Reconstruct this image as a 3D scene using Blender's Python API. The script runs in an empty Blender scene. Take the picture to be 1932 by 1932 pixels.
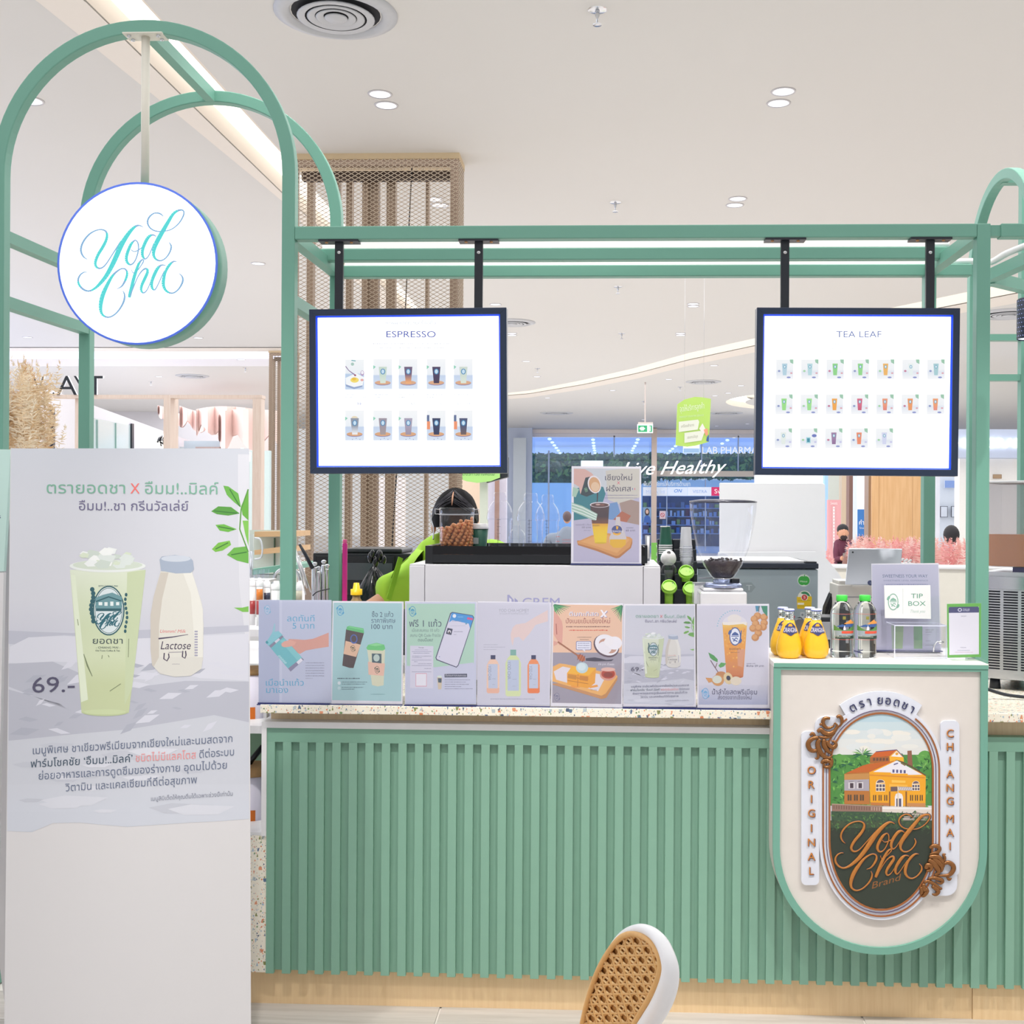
import bpy, math, random
import numpy as np
from mathutils import Vector, Matrix, geometry
random.seed(7)
C = bpy.context.scene.collection
SC = bpy.context.scene

# ------------------------------------------------------------------ camera
F_PX, CX, CY, IMG = 2150.0, 1057.0, 966.0, 1932.0
YAW, ROLL, EYE = math.atan(83.0/2150.0), 0.0055, Vector((0.0, 0.0, 1.45))
XH = Vector((math.cos(YAW), math.sin(YAW), 0)); FW = Vector((-math.sin(YAW), math.cos(YAW), 0)); ZU = Vector((0, 0, 1))
RT = XH*math.cos(ROLL) + ZU*math.sin(ROLL); UP = ZU*math.cos(ROLL) - XH*math.sin(ROLL)
cam_data = bpy.data.cameras.new('camera'); cam = bpy.data.objects.new('camera', cam_data); C.objects.link(cam)
cam_data.sensor_width = 36; cam_data.lens = F_PX/IMG*36; cam_data.shift_x = -(CX-IMG/2)/IMG
cam_data.clip_start = .05; cam_data.clip_end = 300
M3 = Matrix((RT, UP, -FW)).transposed()
cam.matrix_world = Matrix.Translation(EYE) @ M3.to_4x4()
SC.camera = cam

# ------------------------------------------------------------------ world, exposure, ceiling lights of the mall and added fills
SC.view_settings.view_transform = 'Standard'; SC.view_settings.look = 'None'
SC.view_settings.exposure = 0.05; SC.view_settings.gamma = 1.0
SC.view_settings.use_curve_mapping = False
cy = SC.cycles
cy.max_bounces = 9; cy.diffuse_bounces = 4; cy.glossy_bounces = 3; cy.transmission_bounces = 6; cy.transparent_max_bounces = 14
cy.caustics_reflective = False; cy.caustics_refractive = False; cy.use_denoising = True
W = bpy.data.worlds.new('world'); SC.world = W; W.use_nodes = True
bg = W.node_tree.nodes['Background']; bg.inputs[0].default_value = (.975, .975, 1.0, 1); bg.inputs[1].default_value = .66

def area(name, loc, size, power, col=(1, 1, 1), rot=(0, 0, 0), sy=None):
    l = bpy.data.lights.new(name, 'AREA'); l.energy = power; l.color = col; l.size = size
    if sy: l.shape = 'RECTANGLE'; l.size_y = sy
    o = bpy.data.objects.new(name, l); C.objects.link(o); o.location = loc; o.rotation_euler = rot
    return o
def spot(name, loc, tgt, power, ang=70, r=.06, col=(1, .97, .93)):
    l = bpy.data.lights.new(name, 'SPOT'); l.energy = power; l.color = col; l.spot_size = math.radians(ang); l.spot_blend = .6; l.shadow_soft_size = r
    o = bpy.data.objects.new(name, l); C.objects.link(o); o.location = loc
    o.rotation_euler = (Vector(tgt)-Vector(loc)).to_track_quat('-Z', 'Y').to_euler()
    return o
for sx, tx in ((-1.9, -.9), (-.6, -.1), (.75, .65), (1.9, 1.5)):
    spot('downlight_and_fill', (sx, 1.55, 4.36), (tx, 3.2, .12), 215, 40, .05)
for sx in (-.9, .35, 1.55):
    spot('downlight_and_fill', (sx, 3.6, 4.36), (sx+.1, 5.0, .7), 150, 62, .05)  # added fill spots without fittings, brightening the things behind the counter
area('mall_lamp_and_fill', (0, 3.6, 4.37), 20.0, 480, (.97, .985, 1), sy=9)
area('mall_lamp_and_fill', (0, 13, 4.37), 22.0, 840, (.965, .98, 1), sy=9)
area('mall_lamp_and_fill', (0, 27, 4.37), 26.0, 1650, (.95, .97, 1), sy=16)

area('mall_lamp_and_fill', (-14, 25, 4.36), 10.0, 520, (.85, .9, 1), sy=10)  # added fill panel with no fitting, lifts the far left ceiling
area('cool_side_fill', (-15, 13, 2.3), 12.0, 420, (.55, .66, 1), (math.radians(90), 0, math.radians(-90)), 3)  # added bluish fill, not a real shop lamp, cools the left ceiling
# ------------------------------------------------------------------ helpers: pixel -> world
def ray(px, py):
    return RT*((px-CX)/F_PX) + UP*((CY-py)/F_PX) + FW
def at(px, py, Y):
    d = ray(px, py); return EYE + d*(Y/d.y)
def atz(px, py, z):
    d = ray(px, py); return EYE + d*((z-EYE.z)/d.z)
def on_plane(px, py, p0, n):
    d = ray(px, py); return EYE + d*((p0-EYE).dot(n)/d.dot(n))
def zm(ox, oy, f):
    return lambda x, y: (ox+x/f, oy+y/f)

# ------------------------------------------------------------------ materials
def lin(h):
    if isinstance(h, str):
        h = h.lstrip('#'); c = [int(h[i:i+2], 16)/255 for i in (0, 2, 4)]
    else:
        c = [v/255 for v in h[:3]]
    return [(v/12.92 if v <= .04045 else ((v+.055)/1.055)**2.4) for v in c]
MT = {}
def mat(name, col, rough=.5, metal=0, noise=.03, scale=30, bump=0, emit=0, trans=0, alpha=1, spec=.5, coat=0, emitcol=None):
    if name in MT: return MT[name]
    m = bpy.data.materials.new(name); m.use_nodes = True; nt = m.node_tree; b = nt.nodes['Principled BSDF']
    c = lin(col)
    b.inputs['Base Color'].default_value = (*c, 1); b.inputs['Roughness'].default_value = rough; b.inputs['Metallic'].default_value = metal
    b.inputs['Specular IOR Level'].default_value = spec; b.inputs['Coat Weight'].default_value = coat
    b.inputs['Transmission Weight'].default_value = trans; b.inputs['Alpha'].default_value = alpha
    if noise:
        n = nt.nodes.new('ShaderNodeTexNoise'); n.inputs['Scale'].default_value = scale; n.inputs['Detail'].default_value = 3
        tc = nt.nodes.new('ShaderNodeTexCoord'); nt.links.new(tc.outputs['Object'], n.inputs['Vector'])
        mr = nt.nodes.new('ShaderNodeMapRange'); mr.inputs['To Min'].default_value = 1-noise; mr.inputs['To Max'].default_value = 1+noise
        nt.links.new(n.outputs['Fac'], mr.inputs['Value'])
        mx = nt.nodes.new('ShaderNodeVectorMath'); mx.operation = 'SCALE'; mx.inputs[0].default_value = c
        nt.links.new(mr.outputs[0], mx.inputs['Scale']); nt.links.new(mx.outputs[0], b.inputs['Base Color'])
        if bump:
            bp = nt.nodes.new('ShaderNodeBump'); bp.inputs['Strength'].default_value = bump; bp.inputs['Distance'].default_value = .002
            nt.links.new(n.outputs['Fac'], bp.inputs['Height']); nt.links.new(bp.outputs[0], b.inputs['Normal'])
    if emit:
        b.inputs['Emission Color'].default_value = (*lin(emitcol or col), 1); b.inputs['Emission Strength'].default_value = emit
    MT[name] = m; return m
def clearsolid(name, col, ior=1.33, rough=0.0):
    m = mat(name, col, rough, noise=0, trans=1); m.node_tree.nodes['Principled BSDF'].inputs['IOR'].default_value = ior; return m
def glassy(name, tint='#f4f8ff', clear=.86, rough=.03):
    """thin clear plastic or pane: mostly see-through with a glossy skin"""
    if name in MT: return MT[name]
    m = bpy.data.materials.new(name); m.use_nodes = True; nt = m.node_tree; nt.nodes.clear()
    o = nt.nodes.new('ShaderNodeOutputMaterial'); t = nt.nodes.new('ShaderNodeBsdfTransparent'); g = nt.nodes.new('ShaderNodeBsdfGlossy')
    t.inputs[0].default_value = (*lin(tint), 1); g.inputs[0].default_value = (1, 1, 1, 1); g.inputs['Roughness'].default_value = rough
    lw = nt.nodes.new('ShaderNodeLayerWeight'); fr = nt.nodes.new('ShaderNodeMath'); fr.operation = 'POWER'; fr.inputs[1].default_value = 4
    nt.links.new(lw.outputs['Facing'], fr.inputs[0])
    mr = nt.nodes.new('ShaderNodeMapRange'); mr.inputs['To Min'].default_value = .02+(1-clear)*.1; mr.inputs['To Max'].default_value = .6
    mx = nt.nodes.new('ShaderNodeMixShader'); nt.links.new(fr.outputs[0], mr.inputs[0]); nt.links.new(mr.outputs[0], mx.inputs[0])
    nt.links.new(t.outputs[0], mx.inputs[1]); nt.links.new(g.outputs[0], mx.inputs[2])
    d = nt.nodes.new('ShaderNodeBsdfDiffuse'); d.inputs[0].default_value = (*lin(tint), 1); m2 = nt.nodes.new('ShaderNodeMixShader')
    m2.inputs[0].default_value = (1-clear)*.35
    nt.links.new(mx.outputs[0], m2.inputs[1]); nt.links.new(d.outputs[0], m2.inputs[2]); nt.links.new(m2.outputs[0], o.inputs[0])
    MT[name] = m; return m
def printmat(name, emit=0, rough=.45):
    if name in MT: return MT[name]
    m = bpy.data.materials.new(name); m.use_nodes = True; nt = m.node_tree; b = nt.nodes['Principled BSDF']
    a = nt.nodes.new('ShaderNodeAttribute'); a.attribute_name = 'ink'
    b.inputs['Roughness'].default_value = rough
    if emit:
        b.inputs['Base Color'].default_value = (0.02, 0.02, 0.02, 1)
        nt.links.new(a.outputs['Color'], b.inputs['Emission Color']); b.inputs['Emission Strength'].default_value = emit
    else:
        nt.links.new(a.outputs['Color'], b.inputs['Base Color'])
    MT[name] = m; return m
def terrazzo():
    if 'terrazzo' in MT: return MT['terrazzo']
    m = bpy.data.materials.new('terrazzo'); m.use_nodes = True; nt = m.node_tree; b = nt.nodes['Principled BSDF']; b.inputs['Roughness'].default_value = .3
    tc = nt.nodes.new('ShaderNodeTexCoord'); prev = None
    base = (*lin('#f3ecdc'), 1)
    for i, (sc, th) in enumerate(((75, .30), (150, .27), (240, .22))):
        mp = nt.nodes.new('ShaderNodeMapping'); mp.inputs['Location'].default_value = (i*3.1, i*1.7, i*.9)
        mp.inputs['Rotation'].default_value = (.3, .5*i, .7); mp.inputs['Scale'].default_value = (1, 1.4, .8)
        nt.links.new(tc.outputs['Object'], mp.inputs[0])
        v = nt.nodes.new('ShaderNodeTexVoronoi'); v.inputs['Scale'].default_value = sc; v.distance = 'CHEBYCHEV'; v.inputs['Randomness'].default_value = 1
        nt.links.new(mp.outputs[0], v.inputs['Vector'])
        lt = nt.nodes.new('ShaderNodeMath'); lt.operation = 'LESS_THAN'; lt.inputs[1].default_value = th
        nt.links.new(v.outputs['Distance'], lt.inputs[0])
        sp = nt.nodes.new('ShaderNodeSeparateColor'); nt.links.new(v.outputs['Color'], sp.inputs[0])
        gt = nt.nodes.new('ShaderNodeMath'); gt.operation = 'GREATER_THAN'; gt.inputs[1].default_value = .62
        nt.links.new(sp.outputs[2], gt.inputs[0])
        mu = nt.nodes.new('ShaderNodeMath'); mu.operation = 'MULTIPLY'; nt.links.new(lt.outputs[0], mu.inputs[0]); nt.links.new(gt.outputs[0], mu.inputs[1])
        cr = nt.nodes.new('ShaderNodeValToRGB'); cr.color_ramp.interpolation = 'CONSTANT'
        cols = ['#e39a76', '#a9bccb', '#7f9a6a', '#5d7391', '#d8875f', '#b9c4c9', '#8a8f55', '#4d5c75']
        el = cr.color_ramp.elements; el[0].color = (*lin(cols[0]), 1); el[1].position = .12; el[1].color = (*lin(cols[1]), 1)
        for k in range(2, 8):
            e = el.new(k/8); e.color = (*lin(cols[k]), 1)
        nt.links.new(sp.outputs[0], cr.inputs[0])
        mx = nt.nodes.new('ShaderNodeMix'); mx.data_type = 'RGBA'
        nt.links.new(mu.outputs[0], mx.inputs[0])
        if prev is None: mx.inputs[6].default_value = base
        else: nt.links.new(prev, mx.inputs[6])
        nt.links.new(cr.outputs[0], mx.inputs[7]); prev = mx.outputs[2]
    nt.links.new(prev, b.inputs['Base Color']); MT['terrazzo'] = m; return m
def wood(name, c1, c2, scale=1.0, axis=2, rough=.5):
    if name in MT: return MT[name]
    m = bpy.data.materials.new(name); m.use_nodes = True; nt = m.node_tree; b = nt.nodes['Principled BSDF']; b.inputs['Roughness'].default_value = rough
    tc = nt.nodes.new('ShaderNodeTexCoord'); mp = nt.nodes.new('ShaderNodeMapping')
    s = [14*scale]*3; s[axis] = .8*scale; mp.inputs['Scale'].default_value = s
    n = nt.nodes.new('ShaderNodeTexNoise'); n.inputs['Scale'].default_value = 6; n.inputs['Detail'].default_value = 6; n.inputs['Roughness'].default_value = .65
    cr = nt.nodes.new('ShaderNodeValToRGB'); cr.color_ramp.elements[0].color = (*lin(c1), 1); cr.color_ramp.elements[1].color = (*lin(c2), 1)
    cr.color_ramp.elements[0].position = .3; cr.color_ramp.elements[1].position = .7
    nt.links.new(tc.outputs['Object'], mp.inputs[0]); nt.links.new(mp.outputs[0], n.inputs[0]); nt.links.new(n.outputs[0], cr.inputs[0]); nt.links.new(cr.outputs[0], b.inputs[0])
    MT[name] = m; return m

# ------------------------------------------------------------------ mesh builder
class MB:
    def __init__(s): s.v = []; s.f = []; s.sm = []
    def add(s, vs, fs, smooth=False):
        o = len(s.v); s.v += [Vector(p) for p in vs]; s.f += [[i+o for i in f] for f in fs]; s.sm += [smooth]*len(fs); return s
    def box(s, x0, x1, y0, y1, z0, z1):
        v = [(x, y, z) for z in (z0, z1) for y in (y0, y1) for x in (x0, x1)]
        return s.add(v, [(0, 2, 3, 1), (4, 5, 7, 6), (0, 1, 5, 4), (2, 6, 7, 3), (0, 4, 6, 2), (1, 3, 7, 5)])
    def hexa(s, lo, hi):
        v = list(lo)+list(hi); n = len(lo)
        f = [list(range(n))[::-1], [i+n for i in range(n)]] + [[i, (i+1) % n, (i+1) % n+n, i+n] for i in range(n)]
        return s.add(v, f)
    def beam(s, p, q, w, h, up=ZU):
        p = Vector(p); q = Vector(q); d = (q-p).normalized(); a = d.cross(up)
        if a.length < 1e-4: a = d.cross(Vector((0, 1, 0)))
        a.normalize(); b = a.cross(d).normalized()
        a = a*w/2; b = b*h/2
        return s.hexa([p-a-b, p+a-b, p+a+b, p-a+b], [q-a-b, q+a-b, q+a+b, q-a+b])
    def prism(s, poly, off):
        off = Vector(off); poly = [Vector(p) for p in poly]
        return s.hexa(poly, [p+off for p in poly])
    def tube(s, pts, r, n=8, closed=False, sx=1.0, nrm=None, caps=True):
        pts = [Vector(p) for p in pts]; N = len(pts)
        rs = r if isinstance(r, (list, tuple)) else [r]*N
        vs = []; pa = None
        for i, p in enumerate(pts):
            a = pts[(i-1) % N] if (closed or i > 0) else p; b = pts[(i+1) % N] if (closed or i < N-1) else p
            d = (b-a).normalized() if (b-a).length > 1e-9 else ZU
            if nrm is not None: x = Vector(nrm); x = (x - d*x.dot(d)).normalized()
            else:
                x = pa if pa is not None else (ZU if abs(d.z) < .9 else Vector((1, 0, 0)))
                x = (x - d*x.dot(d)).normalized(); pa = x
            y = d.cross(x)
            for k in range(n):
                t = 2*math.pi*k/n; vs.append(p + x*(math.cos(t)*rs[i]*sx) + y*(math.sin(t)*rs[i]))
        f = []
        for i in range(N if closed else N-1):
            j = (i+1) % N
            f += [[i*n+k, i*n+(k+1) % n, j*n+(k+1) % n, j*n+k] for k in range(n)]
        if caps and not closed: f += [list(range(n))[::-1], [(N-1)*n+k for k in range(n)]]
        return s.add(vs, f, True)
    def sweep(s, pts, w, h, nrm, closed=False):
        """rectangular section w (in plane) by h (along nrm)"""
        pts = [Vector(p) for p in pts]; N = len(pts); nrm = Vector(nrm).normalized(); vs = []
        for i, p in enumerate(pts):
            a = pts[(i-1) % N] if (closed or i > 0) else p; b = pts[(i+1) % N] if (closed or i < N-1) else p
            d = (b-a).normalized(); y = d.cross(nrm).normalized()
            vs += [p+y*w/2+nrm*h/2, p-y*w/2+nrm*h/2, p-y*w/2-nrm*h/2, p+y*w/2-nrm*h/2]
        f = []
        for i in range(N if closed else N-1):
            j = (i+1) % N; f += [[i*4+k, i*4+(k+1) % 4, j*4+(k+1) % 4, j*4+k] for k in range(4)]
        if not closed: f += [[3, 2, 1, 0], [(N-1)*4+k for k in range(4)]]
        return s.add(vs, f)
    def lathe(s, prof, c=(0, 0, 0), n=24, axis=None, cap=True):
        c = Vector(c); vs = []; N = len(prof)
        if axis is None: X, Yv, Z = Vector((1, 0, 0)), Vector((0, 1, 0)), ZU
        else:
            Z = Vector(axis).normalized(); X = Z.orthogonal().normalized(); Yv = Z.cross(X)
        for r, z in prof:
            for k in range(n):
                t = 2*math.pi*k/n; vs.append(c + X*(r*math.cos(t)) + Yv*(r*math.sin(t)) + Z*z)
        f = [[i*n+k, i*n+(k+1) % n, (i+1)*n+(k+1) % n, (i+1)*n+k] for i in range(N-1) for k in range(n)]
        s.add(vs, f, True)
        if cap:
            o = len(s.v)-len(vs); s.f += [[o+k for k in range(n)][::-1], [o+(N-1)*n+k for k in range(n)]]; s.sm += [False, False]
        return s
    def ball(s, c, r, n=10, m=7, sc=(1, 1, 1)):
        c = Vector(c); vs = []
        for i in range(m+1):
            a = math.pi*i/m
            for k in range(n):
                t = 2*math.pi*k/n; vs.append(c+Vector((r*sc[0]*math.sin(a)*math.cos(t), r*sc[1]*math.sin(a)*math.sin(t), r*sc[2]*math.cos(a))))
        return s.add(vs, [[i*n+k, (i+1)*n+k, (i+1)*n+(k+1) % n, i*n+(k+1) % n] for i in range(m) for k in range(n)], True)

def link(name, me, parent=None, label=None, bevel=0, kind=None):
    o = bpy.data.objects.new(name, me); C.objects.link(o)
    if parent is not None: o.parent = parent
    if label: o['label'] = label
    if kind: o['kind'] = kind
    if bevel:
        b = o.modifiers.new('bevel', 'BEVEL'); b.width = bevel; b.segments = 2; b.limit_method = 'ANGLE'; b.harden_normals = False
    return o
def wloc(p):
    v = Vector((0, 0, 0))
    while p is not None: v = v + p.location; p = p.parent
    return v
def part(name, mb, m, parent=None, label=None, bevel=0, kind=None):
    """one mesh object; the builder's points are world points, stored relative to the parent's base"""
    off = wloc(parent)
    me = bpy.data.meshes.new(name); me.from_pydata([p-off for p in mb.v], [], mb.f)
    me.polygons.foreach_set('use_smooth', mb.sm); me.materials.append(m); me.update()
    return link(name, me, parent, label, bevel, kind)
def thing(name, label, cat, loc, group=None):
    o = bpy.data.objects.new(name, None); C.objects.link(o); o.location = loc; o.empty_display_size = .05
    o['label'] = label; o['category'] = cat
    if group: o['group'] = group
    return o
def tag(o, label, cat, group=None, kind=None):
    o['label'] = label; o['category'] = cat
    if group: o['group'] = group
    if kind: o['kind'] = kind
    return o
def solo(name, mb, m, label, cat, group=None, bevel=0, kind=None):
    """a thing that is one mesh, its origin at its base"""
    xs = [p.x for p in mb.v]; ys = [p.y for p in mb.v]; zs = [p.z for p in mb.v]
    b = Vector(((min(xs)+max(xs))/2, (min(ys)+max(ys))/2, min(zs)))
    me = bpy.data.meshes.new(name); me.from_pydata([p-b for p in mb.v], [], mb.f)
    me.polygons.foreach_set('use_smooth', mb.sm); me.materials.append(m); me.update()
    o = link(name, me, None, None, bevel); o.location = b
    return tag(o, label, cat, group, kind)
def struct(name, mb, m, parent=None):
    return part(name, mb, m, parent, kind='structure')
def dup(root, loc, label, group=None):
    r = root.copy(); C.objects.link(r); r.location = loc; r['label'] = label
    if group: r['group'] = group
    for ch in list(root.children):
        c = ch.copy(); C.objects.link(c); c.parent = r
        for g in list(ch.children):
            d = g.copy(); C.objects.link(d); d.parent = c
    return r

# ------------------------------------------------------------------ lettering outlines (built-in font), filled by winding number
_TX = {}
def glyphs(s, bold=0.0, shear=0.0):
    k = (s, bold, shear)
    if k in _TX: return _TX[k]
    c = bpy.data.curves.new('t', 'FONT'); c.body = s; c.size = 1; c.fill_mode = 'NONE'; c.resolution_u = 3; c.offset = bold; c.shear = shear
    o = bpy.data.objects.new('t', c); C.objects.link(o); bpy.context.view_layer.update()
    m = bpy.data.meshes.new_from_object(o.evaluated_get(bpy.context.evaluated_depsgraph_get()))
    V = [Vector((v.co.x, v.co.y)) for v in m.vertices]; E = [tuple(e.vertices) for e in m.edges]
    bpy.data.objects.remove(o); bpy.data.curves.remove(c); bpy.data.meshes.remove(m)
    r = geometry.delaunay_2d_cdt(V, E, [], 0, 1e-6)
    P = np.array([(p.x, p.y) for p in r[0]]); T = np.array([t for t in r[2] if len(t) == 3])
    cen = P[T].mean(axis=1); Va = np.array([(p.x, p.y) for p in V]); A = Va[[e[0] for e in E]]; B = Va[[e[1] for e in E]]
    # closing edges of a loop run (n, start): direction start<-n already given as (last, first)
    w = np.zeros(len(cen), int)
    for i0 in range(0, len(cen), 2000):
        cx = cen[i0:i0+2000, 0][:, None]; cyy = cen[i0:i0+2000, 1][:, None]
        up = (A[:, 1] <= cyy) & (B[:, 1] > cyy); dn = (A[:, 1] > cyy) & (B[:, 1] <= cyy)
        cr = (B[:, 0]-A[:, 0])*(cyy-A[:, 1]) - (cx-A[:, 0])*(B[:, 1]-A[:, 1])
        w[i0:i0+2000] = (up & (cr > 0)).sum(1) - (dn & (cr < 0)).sum(1)
    T = T[w != 0]
    x0, x1 = P[:, 0].min(), P[:, 0].max()
    _TX[k] = (P-[x0, 0], T, x1-x0); return _TX[k]

class Art:
    """flat print: coloured polygons laid on a plane, given in photo pixels"""
    def __init__(s, p0, n, base=.0002, step=4e-6, M=None):
        s.p0 = Vector(p0); s.n = Vector(n).normalized(); s.off = base; s.step = step; s.v = []; s.f = []; s.c = []; s.M = M
    def pt(s, x, y, o=None):
        if s.M: x, y = s.M(x, y)
        return on_plane(x, y, s.p0 + s.n*(s.off if o is None else o), s.n)
    def poly(s, pts, col, cols=None):
        o = len(s.v); s.v += [s.pt(x, y) for x, y in pts]; s.f.append([o+i for i in range(len(pts))])
        s.c.append([lin(q) for q in cols] if cols else [lin(col)]*len(pts)); s.off += s.step; return s
    def rect(s, x0, y0, x1, y1, col): return s.poly([(x0, y0), (x1, y0), (x1, y1), (x0, y1)], col)
    def vgrad(s, x0, y0, x1, y1, stops):
        o = s.off
        for (a, ca), (b, cb) in zip(stops, stops[1:]):
            ya = y0+(y1-y0)*a; yb = y0+(y1-y0)*b; s.off = o
            s.poly([(x0, ya), (x1, ya), (x1, yb), (x0, yb)], None, [ca, ca, cb, cb])
        return s
    def tgrad(s, p4, stops):
        """quad TL TR BR BL with vertical colour stops"""
        L = lambda a, b, t: (a[0]+(b[0]-a[0])*t, a[1]+(b[1]-a[1])*t)
        o = s.off
        for (a, ca), (b, cb) in zip(stops, stops[1:]):
            s.off = o; s.poly([L(p4[0], p4[3], a), L(p4[1], p4[2], a), L(p4[1], p4[2], b), L(p4[0], p4[3], b)], None, [ca, ca, cb, cb])
        return s
    def ell(s, x, y, rx, ry, col, n=20, rot=0, a0=0, a1=2*math.pi):
        cr, sr = math.cos(rot), math.sin(rot)
        return s.poly([(x+rx*math.cos(t)*cr-ry*math.sin(t)*sr, y+rx*math.cos(t)*sr+ry*math.sin(t)*cr) for t in [a0+(a1-a0)*i/n for i in range(n)]], col)
    def line(s, pts, w, col):
        """polyline, w = half width or list"""
        ws = w if isinstance(w, (list, tuple)) else [w]*len(pts); L = []; R = []
        for i, p in enumerate(pts):
            a = pts[max(i-1, 0)]; b = pts[min(i+1, len(pts)-1)]; dx, dy = b[0]-a[0], b[1]-a[1]; l = math.hypot(dx, dy) or 1
            L.append((p[0]-dy/l*ws[i], p[1]+dx/l*ws[i])); R.append((p[0]+dy/l*ws[i], p[1]-dx/l*ws[i]))
        o = s.off
        for i in range(len(pts)-1):
            s.off = o; s.poly([L[i], L[i+1], R[i+1], R[i]], col)
        return s
    def text(s, t, x0, x1, yb, size, col, bold=0.0, shear=0.0, rot=0.0, y1=None):
        P, T, w = glyphs(t, bold, shear); kx = (x1-x0)/w; o = len(s.v); c, q = math.cos(rot), math.sin(rot); sl = 0 if y1 is None else (y1-yb)/(x1-x0)
        L = lin(col)
        for px, py in P:
            a, b = px*kx, -py*size
            s.v.append(s.pt(x0 + a*c - b*q, yb + a*q + b*c + a*sl))
        for tr in T: s.f.append([o+int(i) for i in tr]); s.c.append([L]*3)
        s.off += s.step; return s
    def marks(s, x0, x1, y, h, col, seed=1):
        """small print too fine to read: a broken grey line"""
        r = random.Random(seed*77+int(y*10)); x = x0; o = s.off
        while x < x1:
            w = r.uniform(.6, 2.4)*h; s.off = o; s.rect(x, y-h*r.uniform(.35, .6), min(x+w, x1), y+h*r.uniform(.3, .5), col); x += w+r.uniform(.25, .6)*h
        s.off = o+s.step; return s
    def done(s, name, parent, m=None, label=None):
        off = wloc(parent); me = bpy.data.meshes.new(name); me.from_pydata([p-off for p in s.v], [], s.f)
        a = me.color_attributes.new('ink', 'FLOAT_COLOR', 'CORNER'); buf = []
        for c in s.c:
            for q in c: buf += [q[0], q[1], q[2], 1.0]
        a.data.foreach_set('color', buf); me.materials.append(m or printmat('ink_on_paper')); me.update()
        return link(name, me, parent, label)
def raised_text(mb, t, mapf, thick, size=1, bold=0.0, shear=0.0):
    """solid letters: mapf(x, y, d) -> world, d = height of the face"""
    P, T, w = glyphs(t, bold, shear); n = len(P)
    vs = [mapf(x*size, y*size, thick) for x, y in P]+[mapf(x*size, y*size, 0) for x, y in P]
    fs = [list(map(int, t_)) for t_ in T]; cnt = {}
    for t_ in fs:
        for i in range(3):
            e = (t_[i], t_[(i+1) % 3]); cnt[e] = 1
    fs += [[a, a+n, b+n, b] for (a, b) in cnt if (b, a) not in cnt]
    mb.add(vs, fs); return w*size
def spline(pts, k=4):
    """Catmull-Rom through tuples of any length"""
    out = []; n = len(pts)
    for i in range(n-1):
        p0, p1, p2, p3 = pts[max(i-1, 0)], pts[i], pts[i+1], pts[min(i+2, n-1)]
        for j in range(k):
            t = j/k; out.append(tuple(.5*((2*b)+(-a+c)*t+(2*a-5*b+4*c-d)*t*t+(-a+3*b-3*c+d)*t**3) for a, b, c, d in zip(p0, p1, p2, p3)))
    out.append(pts[-1]); return out
NF = Vector((0, -1, 0))     # towards the viewer

GREEN = mat('mint_paint', '#72a896', .45, noise=.02, scale=8)
SLATG = mat('mint_slat_paint', '#82ad98', .55, noise=.02, scale=8)
RAIL_SHADED = mat('mint_rail_shaded', '#7ba792', .55, noise=.02, scale=8)  # slat mint darkened for the shadow under the worktop overhang
WHITE = mat('white_paint', '#e4e3e5', .5)
CREAM = mat('cream_paint', '#dcd5cf', .55)
BLACK = mat('black_metal', '#1d222b', .4)
CHROME = mat('chrome', '#d6d8dc', .18, 1, 0)
ACRYL = glassy('clear_acrylic', '#fdfdff', .95, .04)
CLEARP = glassy('clear_plastic', '#fbfcff', .93, .06)
PANE = glassy('window_glass', '#dcecff', .9, .02)
GREYP = mat('grey_plastic', '#8b8e96', .4)
# ================================================================== SETTING
def pbox(x0, y0, x1, y1, Y, d=.05, mb=None):
    mb = mb or MB(); a = at(x0, (y0+y1)/2, Y).x; b = at(x1, (y0+y1)/2, Y).x; t = at((x0+x1)/2, y0, Y).z; l = at((x0+x1)/2, y1, Y).z
    return mb.box(a, b, Y, Y+d, l, t)
HC = 4.42
ceil_m = mat('ceiling_paint', '#dcdad6', .6, noise=.01, scale=.6)
cove_m = mat('cove_paint', '#f0e8de', .6, noise=.01)
glow = mat('cove_led_light', '#fffaf2', .5, noise=0, emit=1.05)
glowb = mat('cove_led_light_cool', '#e6ebff', .5, noise=0, emit=.5)
# slots are given as (left edge, right edge) point lists in photo pixels on the ceiling plane
def cpt(x, y, z=HC): return atz(x, y, z)
sA_L = [(60, -74), (162, 0), (350, 185), (531, 361), (610, 436), (712, 530), (770, 592), (830, 665), (880, 727)]
sA_R = [(198, -74), (271, 0), (402, 142), (530, 285), (640, 413), (748, 530), (795, 590), (845, 655), (896, 727)]
sB_T = [(905, 747), (1000, 737), (1100, 717), (1200, 694), (1300, 666), (1430, 637), (1560, 606), (1700, 577), (1820, 552), (1990, 517)]
sB_B = [(905, 750), (1000, 742), (1100, 725), (1200, 704), (1300, 678), (1430, 650), (1560, 621), (1700, 594), (1820, 571), (1990, 538)]
sC_T = [(-160, 662), (540, 662)]; sC_B = [(-160, 691), (540, 691)]
rc = cpt(1578, 757)
ring = lambda r: [Vector((rc.x+r*math.cos(t), rc.y+r*math.sin(t), HC)) for t in [2*math.pi*i/40 for i in range(40)]]
holes = [[cpt(*p) for p in sA_L]+[cpt(*p) for p in sA_R][::-1], [cpt(*p) for p in sB_T]+[cpt(*p) for p in sB_B][::-1],
         [cpt(*p) for p in sC_T]+[cpt(*p) for p in sC_B][::-1], ring(2.9)]
outer = [Vector((-32, -5, 0)), Vector((32, -5, 0)), Vector((32, 41, 0)), Vector((-32, 41, 0))]
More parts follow.
